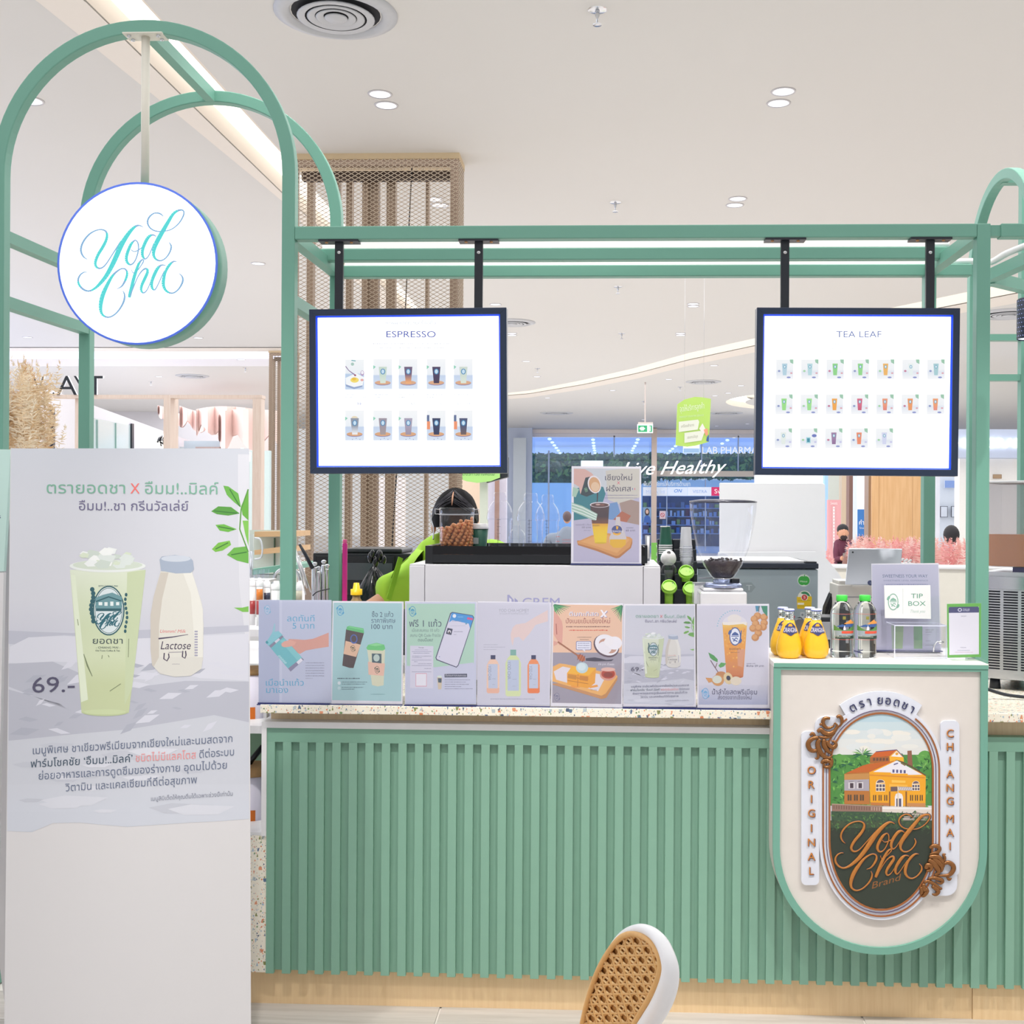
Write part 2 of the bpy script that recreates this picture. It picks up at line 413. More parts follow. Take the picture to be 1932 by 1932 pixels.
def cdt_fill(loops, holes_):
    V = []; E = []
    for L in loops:
        o = len(V); V += [Vector((p.x, p.y)) for p in L]; E += [(o+i, o+(i+1) % len(L)) for i in range(len(L))]
    r = geometry.delaunay_2d_cdt(V, E, [], 0, 1e-5)
    def inside(q, L):
        c = False; n = len(L)
        for i in range(n):
            a, b = L[i], L[(i+1) % n]
            if (a.y > q.y) != (b.y > q.y) and q.x < (b.x-a.x)*(q.y-a.y)/(b.y-a.y)+a.x: c = not c
        return c
    T = []
    for t in r[2]:
        q = (r[0][t[0]]+r[0][t[1]]+r[0][t[2]])/3
        if not any(inside(q, h) for h in holes_): T.append(list(t))
    return r[0], T
V2, T2 = cdt_fill([outer]+holes, holes)
ceil = struct('ceiling', MB().add([(p.x, p.y, HC) for p in V2], T2), ceil_m)
mb = MB()
for h in holes:
    n = len(h); mb.add([p for p in h]+[p+ZU*.16 for p in h], [[i, (i+1) % n, (i+1) % n+n, i+n] for i in range(n)])
struct('trim_1', mb, cove_m, ceil)
def strip(A, B, z): return MB().add([Vector((p.x, p.y, z)) for p in A]+[Vector((p.x, p.y, z)) for p in B], [[i, i+1, i+1+len(A), i+len(A)] for i in range(len(A)-1)])
def mixl(A, B, t): return [a.lerp(b, t) for a, b in zip(A, B)]
AL, AR = [cpt(*p) for p in sA_L], [cpt(*p) for p in sA_R]
part('cove_light', strip(AL, mixl(AL, AR, .55), HC+.15), glow, ceil)
part('cove_soffit', strip(mixl(AL, AR, .55), AR, HC+.15), cove_m, ceil)
part('cove_lip', strip([p+(p-q).normalized()*.28 for p, q in zip(AL, AR)], AL, HC-.012), cove_m, ceil)
BT, BB = [cpt(*p) for p in sB_T], [cpt(*p) for p in sB_B]
part('cove_light', strip(BT, BB, HC+.15), glow, ceil)
part('cove_lip', strip(BB, [cpt(x, y+6+(x-900)*.012) for x, y in sB_B], HC-.012), cove_m, ceil)
CT, CB = [cpt(*p) for p in sC_T], [cpt(*p) for p in sC_B]
part('cove_light', strip(CT, CB, HC+.15), glowb, ceil)
part('cove_lip', strip([cpt(-160, 655), cpt(540, 655)], CT, HC-.012), cove_m, ceil)
r1, r2 = ring(2.9), ring(2.35); r1.append(r1[0]); r2.append(r2[0])
part('cove_light', strip(r1, r2, HC+.15), glow, ceil)
m_ = MB(); m_.add([p+ZU*.0 for p in ring(2.38)], [list(range(40))]); part('ceiling_disc', m_, ceil_m, ceil)
m_ = MB().box(-32, 32, -5, 41.2, HC+.3, HC+.35); part('upper_slab', m_, ceil_m, ceil)

# floor of long grey planks near the counter
floor_m = wood('floor_wood', '#aca69f', '#cfcac5', .35, 0, .45)
fl = struct('floor', MB().box(-32, 32, -5, 66, -.05, -.004), mat('floor_base', '#e2ddd8', .5, noise=.05, scale=3))
pl_me = None
for j in range(9):
    for i in range(5):
        x = -3.1+i*1.22+(j % 3)*.4; y = 1.75+j*.19
        if pl_me is None:
            o = part('plank', MB().box(-.607, .607, -.0935, .0935, -.004, 0), floor_m, fl); pl_me = o.data
        else: o = link('plank', pl_me, fl)
        o.location = (x, y, 0)

# ------------------------------------------------------------------ ceiling fittings
lens_m = mat('downlight_lens', '#f2f4fb', .3, noise=0, emit=.9); trim_m = mat('downlight_trim', '#cfcdd0', .4)
DL0 = None
def downlight(x, y, label, grp=None, s=1.0):
    global DL0
    p = cpt(x, y, HC-.006)
    if DL0 is None:
        t = thing('downlight', label, 'downlight', p, grp)
        part('trim_ring', MB().lathe([(.074, .0), (.086, 0), (.088, .006), (.074, .006)], p, 24, cap=False), trim_m, t)
        part('lens', MB().lathe([(.001, .003), (.075, .003)], p, 24, cap=False), lens_m, t); DL0 = t
    else: t = dup(DL0, p, label, grp)
    t.scale = (s, s, 1); return t
downlight(717, 179, 'upper disc of the downlight pair high above the left menu lightbox')
downlight(729, 200, 'lower disc of the downlight pair high above the left menu lightbox')
downlight(1478, 174, 'upper disc of the downlight pair high above the right menu lightbox')
downlight(1469, 196, 'lower disc of the downlight pair high above the right menu lightbox')
downlight(1392, 376, 'upper disc of the middle downlight pair just above the mint top beam')
downlight(1386.5, 388, 'lower disc of the middle downlight pair just above the mint top beam')
downlight(820, 377, 'upper disc of the downlight pair seen through the tan mesh screen')
downlight(830, 388, 'lower disc of the downlight pair seen through the tan mesh screen')
downlight(487, 498, 'lone round downlight between the round sign and the mint post')
downlight(55, 191, 'lone round downlight inside the left arch near its left leg', s=1.2)
G = 'small downlights far back in the mall ceiling'
for x, y in [(1308, 574), (1308, 578.5), (1284, 629.5), (1284, 633), (966, 629.5), (966, 633), (935, 575), (993, 682), (1013, 711), (1347, 690), (1398, 728), (1033, 751), (1156, 737), (1349, 747), (1262, 716), (1870, 576), (374, 638), (52, 637), (455, 679), (300, 711), (1352, 804), (1374, 742), (1214, 792), (1410, 800)]:
    downlight(x, y, 'tiny round downlight far back in the white mall ceiling', G)
vent_m = mat('vent_grey', '#c6c8cc', .5); dark_m = mat('dark_void', '#23242a', .8)
def diffuser(x, y, R, label, group=None):
    p = cpt(x, y, HC); t = thing('air_diffuser', label, 'air vent', p, group)
    part('throat', MB().lathe([(.001, -.001), (R*.72, -.001)], p, 28, cap=False), dark_m, t)
    part('outer_rim', MB().lathe([(R*.74, -.002), (R*.80, -.03), (R, -.008), (R, 0)], p, 36, cap=False), vent_m, t)
    for k, q in enumerate((.60, .44, .30)):
        part('cone_ring', MB().lathe([(R*(q-.10), -.03+.004*k), (R*q, -.036), (R*(q+.03), -.030), (R*(q-.05), -.012)], p, 32, cap=False), vent_m, t)
    part('centre_disc', MB().lathe([(.001, -.04), (R*.17, -.038), (R*.19, -.03), (.001, -.028)], p, 24, cap=False), vent_m, t)
    return t
diffuser(634, 25, .365, 'large round grey air diffuser of nested rings at the top of the picture')
diffuser(967, 608, .36, 'round air diffuser beside the upper right corner of the left lightbox')
diffuser(363, 709, .36, 'round bluish air diffuser above the wooden frames')
for x, y, l in [(1050, 779, 'flat round air diffuser far back, left of the exit sign'), (1370, 779, 'flat round air diffuser far back, right of the lime hanging sign'), (1327, 720, 'small round air diffuser just above the lime hanging sign'), (1903, 592, 'round air diffuser between the mint posts at the right edge')]:
    diffuser(x, y, .5 if x != 1327 else .4, l, 'air diffusers far back in the mall ceiling')
def sprinkler(x, y, label, group=None):
    p = cpt(x, y, HC); t = thing('sprinkler', label, 'sprinkler', p, group)
    part('cover_plate', MB().lathe([(.001, -.006), (.05, -.004), (.058, 0)], p, 20, cap=False), CHROME, t)
    nz = part('nozzle', MB().lathe([(.014, 0), (.014, -.03), (.006, -.05), (.006, -.085)], p, 10), CHROME, t)
    part('deflector', MB().lathe([(.001, -.085), (.026, -.085), (.026, -.09), (.001, -.09)], p, 14), CHROME, nz)
sprinkler(1127, 19, 'chrome sprinkler head near the top of the picture')
sprinkler(1161, 382, 'small chrome sprinkler just above the mint top beam')
sprinkler(1166, 541, 'small sprinkler below the beams midway between the two lightboxes')
for x, y in [(1173, 629), (1014, 695), (1283, 730), (1215, 757), (463, 694), (285, 720)]:
    sprinkler(x, y, 'tiny sprinkler far back in the ceiling', 'tiny sprinklers far back in the mall ceiling')

# ------------------------------------------------------------------ far shop front and glass (behind the counter, centre)
YS = 41.0
wl = mat('far_wall_white', '#e4e2e6', .6, noise=.01); bluew = mat('far_wall_blue', '#c3d6ee', .6, noise=.02)
S_ = lambda n, x0, y0, x1, y1, Y, d, m: struct(n, pbox(x0, y0, x1, y1, Y, d), m)
shopc = mat('far_shop_ceiling', '#c3d2f6', .7, noise=.01, emit=.55)  # glow put into the ceiling material to brighten the far shop
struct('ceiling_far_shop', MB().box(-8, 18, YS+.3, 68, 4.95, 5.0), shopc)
S_('wall_far_shop', 930, 905, 1560, 1100, 62, .2, mat('far_shop_wall', '#c4dcf2', .7, noise=.05, scale=.8, emit=.4))  # wall material glows in place of light falling on it
globe = mat('globe_light', '#ffffff', .4, noise=0, emit=1.3)
z6 = zm(900, 540, 3.578)
rows = {'left': [(470, 1008), (490, 1032), (508, 1055), (522, 1075), (535, 1092), (548, 1110), (560, 1127)],
        'middle': [(780, 1012), (783, 1037), (786, 1058), (788, 1078), (790, 1094), (793, 1110), (796, 1127)],
        'right': [(1095, 1013), (1085, 1036), (1077, 1057), (1065, 1079), (1055, 1095), (1048, 1111), (1040, 1131)],
        'far right': [(1780, 990), (1735, 1017), (1690, 1040), (1655, 1063), (1340, 1080), (1320, 1098), (1303, 1112), (1285, 1130)]}
g0 = None
for rn, L in rows.items():
    for q in L:
        p = at(*z6(*q), YS+1.5+(q[1]-1000)*.14)
        if g0 is None:
            g0 = o = solo('globe_lamp', MB().ball(p, .085, 10, 6, (1, 1, .62)), globe, '', 'lamp')
        else:
            o = g0.copy(); C.objects.link(o)
        o.location = p-ZU*.05; o['label'] = 'glowing globe lamp of the %s row under the far shop ceiling' % rn; o['group'] = 'globe lamps of the %s row in the far shop' % rn
# trees beyond the far glass
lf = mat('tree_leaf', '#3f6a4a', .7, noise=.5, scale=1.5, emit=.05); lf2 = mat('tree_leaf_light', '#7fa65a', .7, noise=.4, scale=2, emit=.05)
def treeline(x0, y0, x1, y1, Y, n, seed, label):
    r = random.Random(seed); a = at(x0, y1, Y); b = at(x1, y0, Y); root = thing('tree', label, 'trees', (a.x/2+b.x/2, Y, 0)); root['kind'] = 'stuff'
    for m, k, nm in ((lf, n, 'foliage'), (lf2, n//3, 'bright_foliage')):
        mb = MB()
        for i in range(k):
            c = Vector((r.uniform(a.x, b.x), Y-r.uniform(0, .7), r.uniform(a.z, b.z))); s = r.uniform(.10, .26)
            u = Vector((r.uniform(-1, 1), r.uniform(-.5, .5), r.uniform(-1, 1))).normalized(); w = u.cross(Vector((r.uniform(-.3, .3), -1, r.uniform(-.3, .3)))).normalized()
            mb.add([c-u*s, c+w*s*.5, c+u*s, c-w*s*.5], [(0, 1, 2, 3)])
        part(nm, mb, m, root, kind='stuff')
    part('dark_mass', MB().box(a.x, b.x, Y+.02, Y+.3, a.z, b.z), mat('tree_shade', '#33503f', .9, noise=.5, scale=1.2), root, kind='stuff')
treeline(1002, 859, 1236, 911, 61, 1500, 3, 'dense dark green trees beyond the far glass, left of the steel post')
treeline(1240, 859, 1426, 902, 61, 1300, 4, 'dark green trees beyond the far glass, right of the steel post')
# glass front
wf = struct('window_1', pbox(960, 818, 1560, 825, YS, .1), wl)
for x0, y0, x1, y1 in [(1033.5, 850, 1036.5, 1040), (1157.5, 822, 1160, 862), (1323, 822, 1325, 890), (1392, 822, 1394, 890), (1236, 902, 1238, 1040), (1257, 905, 1259, 1040), (1330, 905, 1332, 1040)]:
    struct('window_frame', pbox(x0, y0, x1, y1, YS, .08), mat('mullion_blue', '#b4c6e4', .4), wf)
struct('window_pane', pbox(960, 826, 1560, 1060, YS+.12, .02), PANE, wf)
S_('pillar_1', 1229, 808, 1239, 1050, YS-1.0, .3, mat('steel_pink', '#cdbcb2', .3, .4))
S_('beam_1', 1237, 888.5, 1430, 899, YS-.6, .3, mat('door_header_beige', '#d8cfc6', .5))
S_('wall_far_left', 955, 806, 1003, 1060, YS-.8, .3, mat('far_pillar_blue', '#cfdaf0', .6, noise=.04, scale=1))
S_('pillar_2', 968, 826, 992, 1060, YS-1.4, .3, mat('far_pillar_grey', '#c8d2dc', .6, noise=.05, scale=3))
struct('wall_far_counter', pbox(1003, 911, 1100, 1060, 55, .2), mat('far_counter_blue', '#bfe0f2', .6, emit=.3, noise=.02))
struct('beam_2', pbox(900, 811, 1960, 818, YS-.2, .3), mat('ceiling_edge', '#efe6e2', .6))
# dark display shelves of the shop
sh = struct('wall_shop_shelves', pbox(1212, 936, 1362, 1060, 50, .3), mat('shelf_navy', '#31507a', .6, noise=.3, scale=1.2))
r = random.Random(5)
goods = [mat('goods_%d' % i, c, .5, noise=0) for i, c in enumerate(['#7fb0e0', '#274c86', '#b9d3ee', '#3f7fc4', '#e6edf6', '#6b86a8', '#94b85a'])]
for row, y in enumerate((958, 974, 990, 1006)):
    struct('shelf_board', pbox(1213, y, 1361, y+1.6, 49.6, .35), mat('shelf_board', '#8fb1d8', .5), sh)
    x = 1214
    while x < 1356:
        w = r.uniform(3, 8)
        if r.random() < .75: part('box', pbox(x, y-r.uniform(5, 11), x+w, y, 49.7, .2), goods[r.randrange(7)], sh)
        x += w+r.uniform(1, 4)
# brand band above the shelves
sb = thing('sign_band', 'long pale sign band of brand panels over the far shop shelves', 'sign', at(1288, 935, 40.5))
for (x0, x1, c) in [(1213, 1259, '#dce6f6'), (1259.5, 1297, '#d8e4f8'), (1297.5, 1342, '#dfe8f8'), (1342.5, 1375, '#d6336c')]:
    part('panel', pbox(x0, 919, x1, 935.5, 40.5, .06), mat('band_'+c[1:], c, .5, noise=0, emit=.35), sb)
A = Art(at(1288, 925, 40.49), NF, .01, .002)
A.text('MEGA  HI', 1219, 1254, 931, 9, '#b9c4e6').text('ON', 1272, 1287, 929, 9, '#3f7fd0', .02, .3).text('VISTRA', 1307, 1334, 930, 8, '#9fb2e0').text('Swi', 1348, 1366, 931, 12, '#ffffff', .03)
A.text('พื้นที่เภสัชกรให้บริการด้านยา', 1214, 1302, 917, 11, '#eaf1fb', .01)
A.done('lettering', sb, printmat('ink_lit', .9))
# LAB PHARMACY letters and the white script over the header
t = thing('shop_sign', 'white glowing capital letters LAB PHARMACY on the far shop front', 'sign', at(1380, 856, YS-1))
part('logo_box', pbox(1289, 838.5, 1320, 855, YS-1, .1), mat('sign_box_lit', '#e8f2ff', .4, noise=0, emit=.8), t)
A = Art(at(1380, 850, YS-1), NF, .01, .002); A.rect(1289.5, 846, 1319.5, 854.5, '#a9cdf5').text('LAB PHARMACY', 1325, 1452, 856, 19, '#f4f8ff', .03); A.done('lettering', t, printmat('ink_lit', .9))
t = thing('script_sign', 'large glowing white handwritten Live Healthy sign before the far glass', 'sign', at(1270, 905, YS-2))
mb = MB(); p0 = at(1270, 890, YS-2)
def mf(x, y, d): return on_plane(1173+x*6.4*6.0, 897-y*36-(x*1.0), p0-Vector((0, d, 0)), NF)
raised_text(mb, 'Live Healthy', mf, .05, 1, .02, .45); part('lettering', mb, mat('script_lit', '#ffffff', .4, noise=0, emit=1.1), t)
t = thing('lit_panel_sign', 'small pale blue lit box sign above the tall poster', 'sign', at(1117, 880, YS-1)); part('lightbox', pbox(1096, 869, 1138, 882, YS-1, .2), mat('pale_box_lit', '#d6ecff', .4, noise=0, emit=.8), t)
t = thing('no_smoking_sign', 'small white and red square notice on the far shop shelves', 'sign', at(1250, 979, 40)); part('board', pbox(1244.5, 964, 1256, 979, 40, .03), mat('notice_white', '#f0dbe4', .5, noise=0), t)
A = Art(at(1250, 972, 40), NF, .01, .002); A.ell(1250, 971.5, 4, 4, '#d8546a').ell(1250, 971.5, 2.9, 2.9, '#f0dbe4').line([(1247.6, 969), (1252.5, 974)], .5, '#d8546a'); A.done('print', t)
t = thing('portrait_poster', 'narrow poster of a dark-haired person in blue on the far glass', 'poster', at(1221, 986, 40)); part('board', pbox(1213, 957, 1229, 986, 40, .03), mat('poster_blue', '#8fb4dd', .5, noise=0), t)
A = Art(at(1221, 970, 40), NF, .01, .002); A.ell(1221, 966, 4.4, 7, '#4a3a3c').ell(1221, 965.5, 2.7, 4, '#ecc9b8').poly([(1214, 986), (1216, 975), (1221, 972), (1226, 975), (1229, 986)], '#3f6fc4'); A.done('print', t)
t = thing('green_notice_board', 'bright green standing board with white lettering behind the cup rack', 'sign', at(1243, 1060, 7)); part('board', pbox(1229, 1024, 1250, 1062, 7, .02), mat('board_green', '#7cc257', .5, noise=0), t); part('post', MB().box(at(1238, 1000, 7).x, at(1241, 1000, 7).x, 7.021, 7.03, 0, 1.25), WHITE, t)
A = Art(at(1240, 1040, 7), NF, .002, .0003); A.text('We', 1238, 1250, 1036, 11, '#f3fbf0', .02).text('are', 1238, 1250, 1048, 11, '#f3fbf0', .02).text('rea', 1238, 1250, 1058, 9, '#f3fbf0', .02); A.done('lettering', t)
# exit sign
t = thing('exit_sign', 'green and white lit emergency exit sign hanging from the ceiling', 'sign', at(1217, 817, 26))
part('case', pbox(1202.5, 800.5, 1232, 816.5, 26, .1), mat('exit_case', '#e9fff4', .4, noise=0, emit=.7), t)
part('bracket', pbox(1204, 796.5, 1232, 800.5, 26.03, .05).beam(at(1217, 797, 26.05), Vector((at(1217, 797, 26.05).x, 26.05, HC)), .03, .03), mat('bracket_grey', '#c9bdb8', .5), t)
A = Art(at(1217, 808, 26), NF, .01, .001); A.rect(1204, 802.5, 1221, 815, '#19c079').rect(1225, 802.5, 1230.5, 815, '#19c079').poly([(1206, 808.5), (1210.5, 804), (1210.5, 806.5), (1213, 804.3), (1217.5, 808.5), (1213, 813), (1210.5, 811), (1210.5, 813.5)], '#f2fff8').rect(1222, 804, 1228, 813.5, '#f2fff8'); A.done('print', t, printmat('ink_lit', .9))
# hanging green service sign
t = thing('hanging_sign', 'lime green wavy-edged sign hanging from the ceiling left of the right lightbox', 'sign', at(1309, 843, 12))
Y = 12.0; Z = z6
outl = [(1353, 797), (1400, 765), (1470, 747), (1520, 750), (1579, 760), (1566, 1050), (1540, 1058), (1480, 1075), (1420, 1083), (1341, 1074)]
part('board', MB().prism([at(*Z(*q), Y) for q in outl], (0, .03, 0)), mat('lime_board', '#b3d86a', .5, noise=0, emit=.12), t)
for q in ((1400, 765), (1530, 752)):
    p = at(*Z(*q), Y+.015); part('hanger_wire', MB().tube([p, Vector((p.x, p.y, HC))], .0012, 4), CHROME, t)
A = Art(at(1309, 800, Y), NF, .004, .0006)
za = lambda x0, x1, y, s: (Z(x0, y)[0], Z(x1, y)[0], Z(0, y)[1], s)
A.text('จุดให้บริการลูกค้า', *za(1370, 1533, 848, 15), '#f0fae0', .015, 0, 0, Z(0, 825)[1])
A.text('MAKEUP COUNTER SERVICE', *za(1368, 1530, 890, 5), '#d8efc0', .02, 0, 0, Z(0, 876)[1])
A.poly([Z(*q) for q in [(1362, 915), (1492, 900), (1500, 915), (1490, 968), (1362, 985)]], '#e9efe0').text('เครื่องสำอาง', *za(1378, 1465, 955, 7), '#a9ab98', .01, 0, 0, Z(0, 944)[1])
A.poly([Z(*q) for q in [(1400, 990), (1520, 975), (1530, 1000), (1516, 1042), (1400, 1058)]], '#e9efe0').text('สอบถามข้อมูล', *za(1420, 1490, 1030, 7), '#a9ab98', .01, 0, 0, Z(0, 1020)[1])
A.poly([Z(*q) for q in [(1500, 962), (1522, 925), (1545, 970), (1530, 1000)]], '#f2efe8').poly([Z(*q) for q in [(1530, 968), (1556, 960), (1560, 1000), (1545, 1012)]], '#f0a585').poly([Z(*q) for q in [(1552, 1020), (1566, 1000), (1564, 1050), (1548, 1045)]], '#3a5fa8')
A.done('print', t)
t = thing('hanging_sign', 'green hanging sign whose lower edge shows under the left lightbox', 'sign', at(900, 911, 15.3))
part('board', MB().prism([at(*q, 15.3) for q in [(862, 884), (943, 884), (943, 901), (925, 908), (900, 911), (880, 908), (862, 901)]], (0, .03, 0)), mat('leaf_board', '#a4d97c', .5, noise=0), t)
A = Art(at(900, 895, 15.3), NF, .003, .0005); A.text('จุดบริการล้างผลไม้', 868, 933, 897, 13, '#5f8f56', .01); A.done('lettering', t)
t = thing('ceiling_speaker', 'black wedge-shaped box partly hidden behind the left lightbox corner', 'box', at(945, 905, 15.4)); part('body', MB().prism([at(*q, 15.4) for q in [(918, 911), (958, 900), (958, 862), (918, 862)]], (0, .2, 0)), BLACK, t)
# peach column behind the head
S_('pillar_3', 858, 820, 906, 1100, 16, .5, mat('peach_wall', '#ecd3bd', .6)); S_('pillar_4', 905, 820, 918, 1100, 15.5, .2, mat('sage_post', '#c6cdbf', .6)); S_('pillar_5', 918, 820, 955, 1100, 20, .2, mat('lilac_wall', '#d7d5e6', .6))
S_('pillar_6', 933, 900, 941, 1100, 19.8, .1, mat('brown_post', '#a07e70', .6))

# ------------------------------------------------------------------ right background
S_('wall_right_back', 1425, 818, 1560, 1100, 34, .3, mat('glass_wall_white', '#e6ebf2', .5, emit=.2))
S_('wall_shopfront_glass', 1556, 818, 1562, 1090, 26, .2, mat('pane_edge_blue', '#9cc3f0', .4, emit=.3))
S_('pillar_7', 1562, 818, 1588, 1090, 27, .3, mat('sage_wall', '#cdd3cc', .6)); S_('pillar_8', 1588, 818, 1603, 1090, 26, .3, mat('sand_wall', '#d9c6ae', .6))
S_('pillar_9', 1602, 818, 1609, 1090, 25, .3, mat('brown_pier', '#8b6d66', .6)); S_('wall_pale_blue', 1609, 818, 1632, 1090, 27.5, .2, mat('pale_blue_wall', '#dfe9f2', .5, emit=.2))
S_('pillar_10', 1631, 818, 1647, 1090, 25, .3, mat('taupe_pier', '#cdbdb6', .6))
wd = struct('wall_wood', pbox(1645, 818, 1740, 1090, 23.9, .3), mat('wood_gap', '#8a6238', .7))
wm = wood('oak_panel', '#d3a470', '#e2b988', .25, 2)
for a, b in ((1645, 1658), (1658.4, 1721.6), (1722, 1739)): struct('wood_panel', pbox(a, 818, b, 1090, 23.85, .08), wm, wd)
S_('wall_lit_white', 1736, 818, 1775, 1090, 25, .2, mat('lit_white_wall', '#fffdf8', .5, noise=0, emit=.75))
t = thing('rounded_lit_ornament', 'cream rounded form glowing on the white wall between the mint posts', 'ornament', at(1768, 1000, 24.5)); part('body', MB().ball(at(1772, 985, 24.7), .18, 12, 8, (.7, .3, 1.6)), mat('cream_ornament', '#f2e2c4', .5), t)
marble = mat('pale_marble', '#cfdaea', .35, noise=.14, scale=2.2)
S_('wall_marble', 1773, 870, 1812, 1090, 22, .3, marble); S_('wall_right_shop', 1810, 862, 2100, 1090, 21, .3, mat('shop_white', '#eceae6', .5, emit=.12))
S_('beam_3', 1800, 810, 2100, 864, 20.5, .4, mat('fascia_blue_grey', '#c0cbe2', .45, noise=.04, scale=1.5))
t = thing('shop_sign', 'white glowing serif capitals THE GRAND on the right shop fascia', 'sign', at(1880, 846, 20.4))
mb = MB(); p0 = at(1880, 840, 20.5)
def put(tx, x0, x1):
    w = glyphs(tx, .02)[2]; raised_text(mb, tx, lambda x, y, d: on_plane(x0+x*(x1-x0)/w, 845.5-y*28, p0-Vector((0, .03+d, 0)), NF), .04, 1, .02)
put('THE', 1786, 1836); put('GRAND', 1861, 1958)
part('lettering', mb, mat('sign_white_lit', '#ffffff', .4, noise=0, emit=1.0), t)
def wall_pic(x0, y0, x1, y1, Y, label, c, fr, name='wall_picture'):
    t = thing(name, label, 'picture', at((x0+x1)/2, y1, Y)); fr_ = part('frame', pbox(x0, y0, x1, y1, Y, .03), mat('frame_'+fr[1:], fr, .4, noise=0), t)
    part('sheet', pbox(x0+.9, y0+.9, x1-.9, y1-.9, Y-.006, .01), mat('sheet_'+c[1:], c, .5, noise=.15, scale=4), fr_)
wall_pic(1782, 906, 1803, 921, 21.9, 'small blue landscape picture high on the pale marble wall', '#7f9cd8', '#c2cfe6')
wall_pic(1774.5, 955, 1788, 976, 21.9, 'left of two empty thin-framed squares on the marble wall', '#ccd6e6', '#3f4558')
wall_pic(1795, 955, 1810, 976, 21.9, 'right of two empty thin-framed squares on the marble wall', '#ccd6e6', '#3f4558')
wall_pic(1874, 895, 1890, 903, 20.9, 'small bronze wall plate on the white shop wall at the right edge', '#b89b7c', '#a58a6c', 'wall_plate')
wall_pic(1922, 862, 1945, 878, 20.9, 'orange and white picture cut by the right edge of the picture', '#f4b04e', '#f2e8d8')
# pink totem and blue banner
t = thing('pink_totem', 'tall pink standee with vertical white lettering behind the seated man', 'standee', at(1575, 1075, 22)); part('board', pbox(1562.5, 943, 1586.5, 1109, 22, .15), mat('totem_pink', '#e7a9ae', .5, noise=.02), t)
A = Art(at(1575, 960, 22), NF, .01, .001); A.text('Sweets', 1567, 1580, 952, 8, '#fff4f4', .03); A.rect(1571.5, 956, 1575, 1040, '#fff6f6')
for y in range(958, 1040, 6): A.rect(1572.5, y, 1574.2, y+3.2, '#e7b4ba')
A.done('lettering', t)
t = thing('blue_banner', 'narrow blue and white vertical banner beside the oak panels', 'banner', at(1624, 1020, 24)); part('cloth', pbox(1617.5, 896, 1630.5, 1022, 24, .03), mat('banner_white', '#f0f6ff', .5, noise=0, emit=.2), t)
A = Art(at(1624, 960, 24), NF, .01, .001); A.rect(1617.6, 961, 1630.4, 1022, '#3b7cc6').text('คำ', 1621, 1630, 990, 12, '#ffffff', .02).text('ไทย', 1621.5, 1630, 998, 5, '#dce8fa', .01); A.done('print', t)

# ------------------------------------------------------------------ left background
S_('wall_left_far', -200, 745, 520, 1150, 34, .3, wl)
mb = MB(); a = at(60, 900, 15.5); b = at(382, 900, 30.5)
mb.prism([Vector((a.x, a.y, 0)), Vector((b.x, b.y, 0)), Vector((b.x, b.y, 3.2)), Vector((a.x, a.y, 3.2))], (-.2, 0, 0))
wlf = struct('wall_left_shop', mb, mat('left_shop_white', '#e2dfe4', .5))
gl = mat('green_grey_glass', '#c6d9da', .15, noise=.04, scale=1.2)
def onl(x, y, o=.02):   # point on that receding wall
    n = Vector((-(b.y-a.y), b.x-a.x, 0)).normalized(); n = n if n.dot(EYE-a) > 0 else -n; return on_plane(x, y, a+n*o, n)
def lq(pts, o=.02): return MB().prism([onl(x, y, o) for x, y in pts], (-.03, 0, 0))
struct('window_pane', lq([(176, 789), (249, 803), (249, 870), (176, 870)]), gl, wlf)
struct('window_frame', lq([(249, 799), (253, 799.5), (253, 870), (249, 870)], .05), BLACK, wlf)
struct('window_frame', lq([(184, 792), (185.3, 792), (185.3, 870), (184, 870)], .04), mat('glass_joint', '#8fb0a8', .3), wlf)
struct('window_frame', lq([(219, 798), (220.2, 798), (220.2, 870), (219, 870)], .04), mat('glass_joint', '#8fb0a8', .3), wlf)
struct('window_frame', lq([(100, 770), (104, 770), (104, 870), (100, 870)], .05), BLACK, wlf)
t = thing('logo_disc_sign', 'round white glowing disc with a dark scribble logo on the left shop wall', 'sign', onl(303, 845))
part('disc', MB().prism([onl(303+13*math.cos(q), 832+14*math.sin(q), .12) for q in [i*math.pi/10 for i in range(20)]], (.0, .1, 0)), mat('disc_lit', '#fffdf6', .4, noise=0, emit=.85), t)
mb = MB(); zz = zm(0, 600, 3.715)
for L in ([(1105, 870), (1115, 840), (1135, 825), (1120, 860), (1145, 850)], [(1130, 895), (1125, 870), (1150, 885), (1145, 840), (1160, 860)]): mb.tube([onl(*zz(*q), .16) for q in L], .02, 4)
part('scribble', mb, BLACK, t)
S_('wall_left_inner', 330, 843, 420, 1100, 27, .2, mat('shop_beyond', '#c9cfd0', .5, noise=.1, scale=1)); S_('wall_left_sign_band', 347, 832, 416, 852, 26.8, .15, mat('grey_blue_band', '#a3adb4', .5)); S_('wall_left_grille', 368, 843, 414, 1100, 26.7, .1, mat('brown_grille', '#9d8b86', .6, noise=.1))
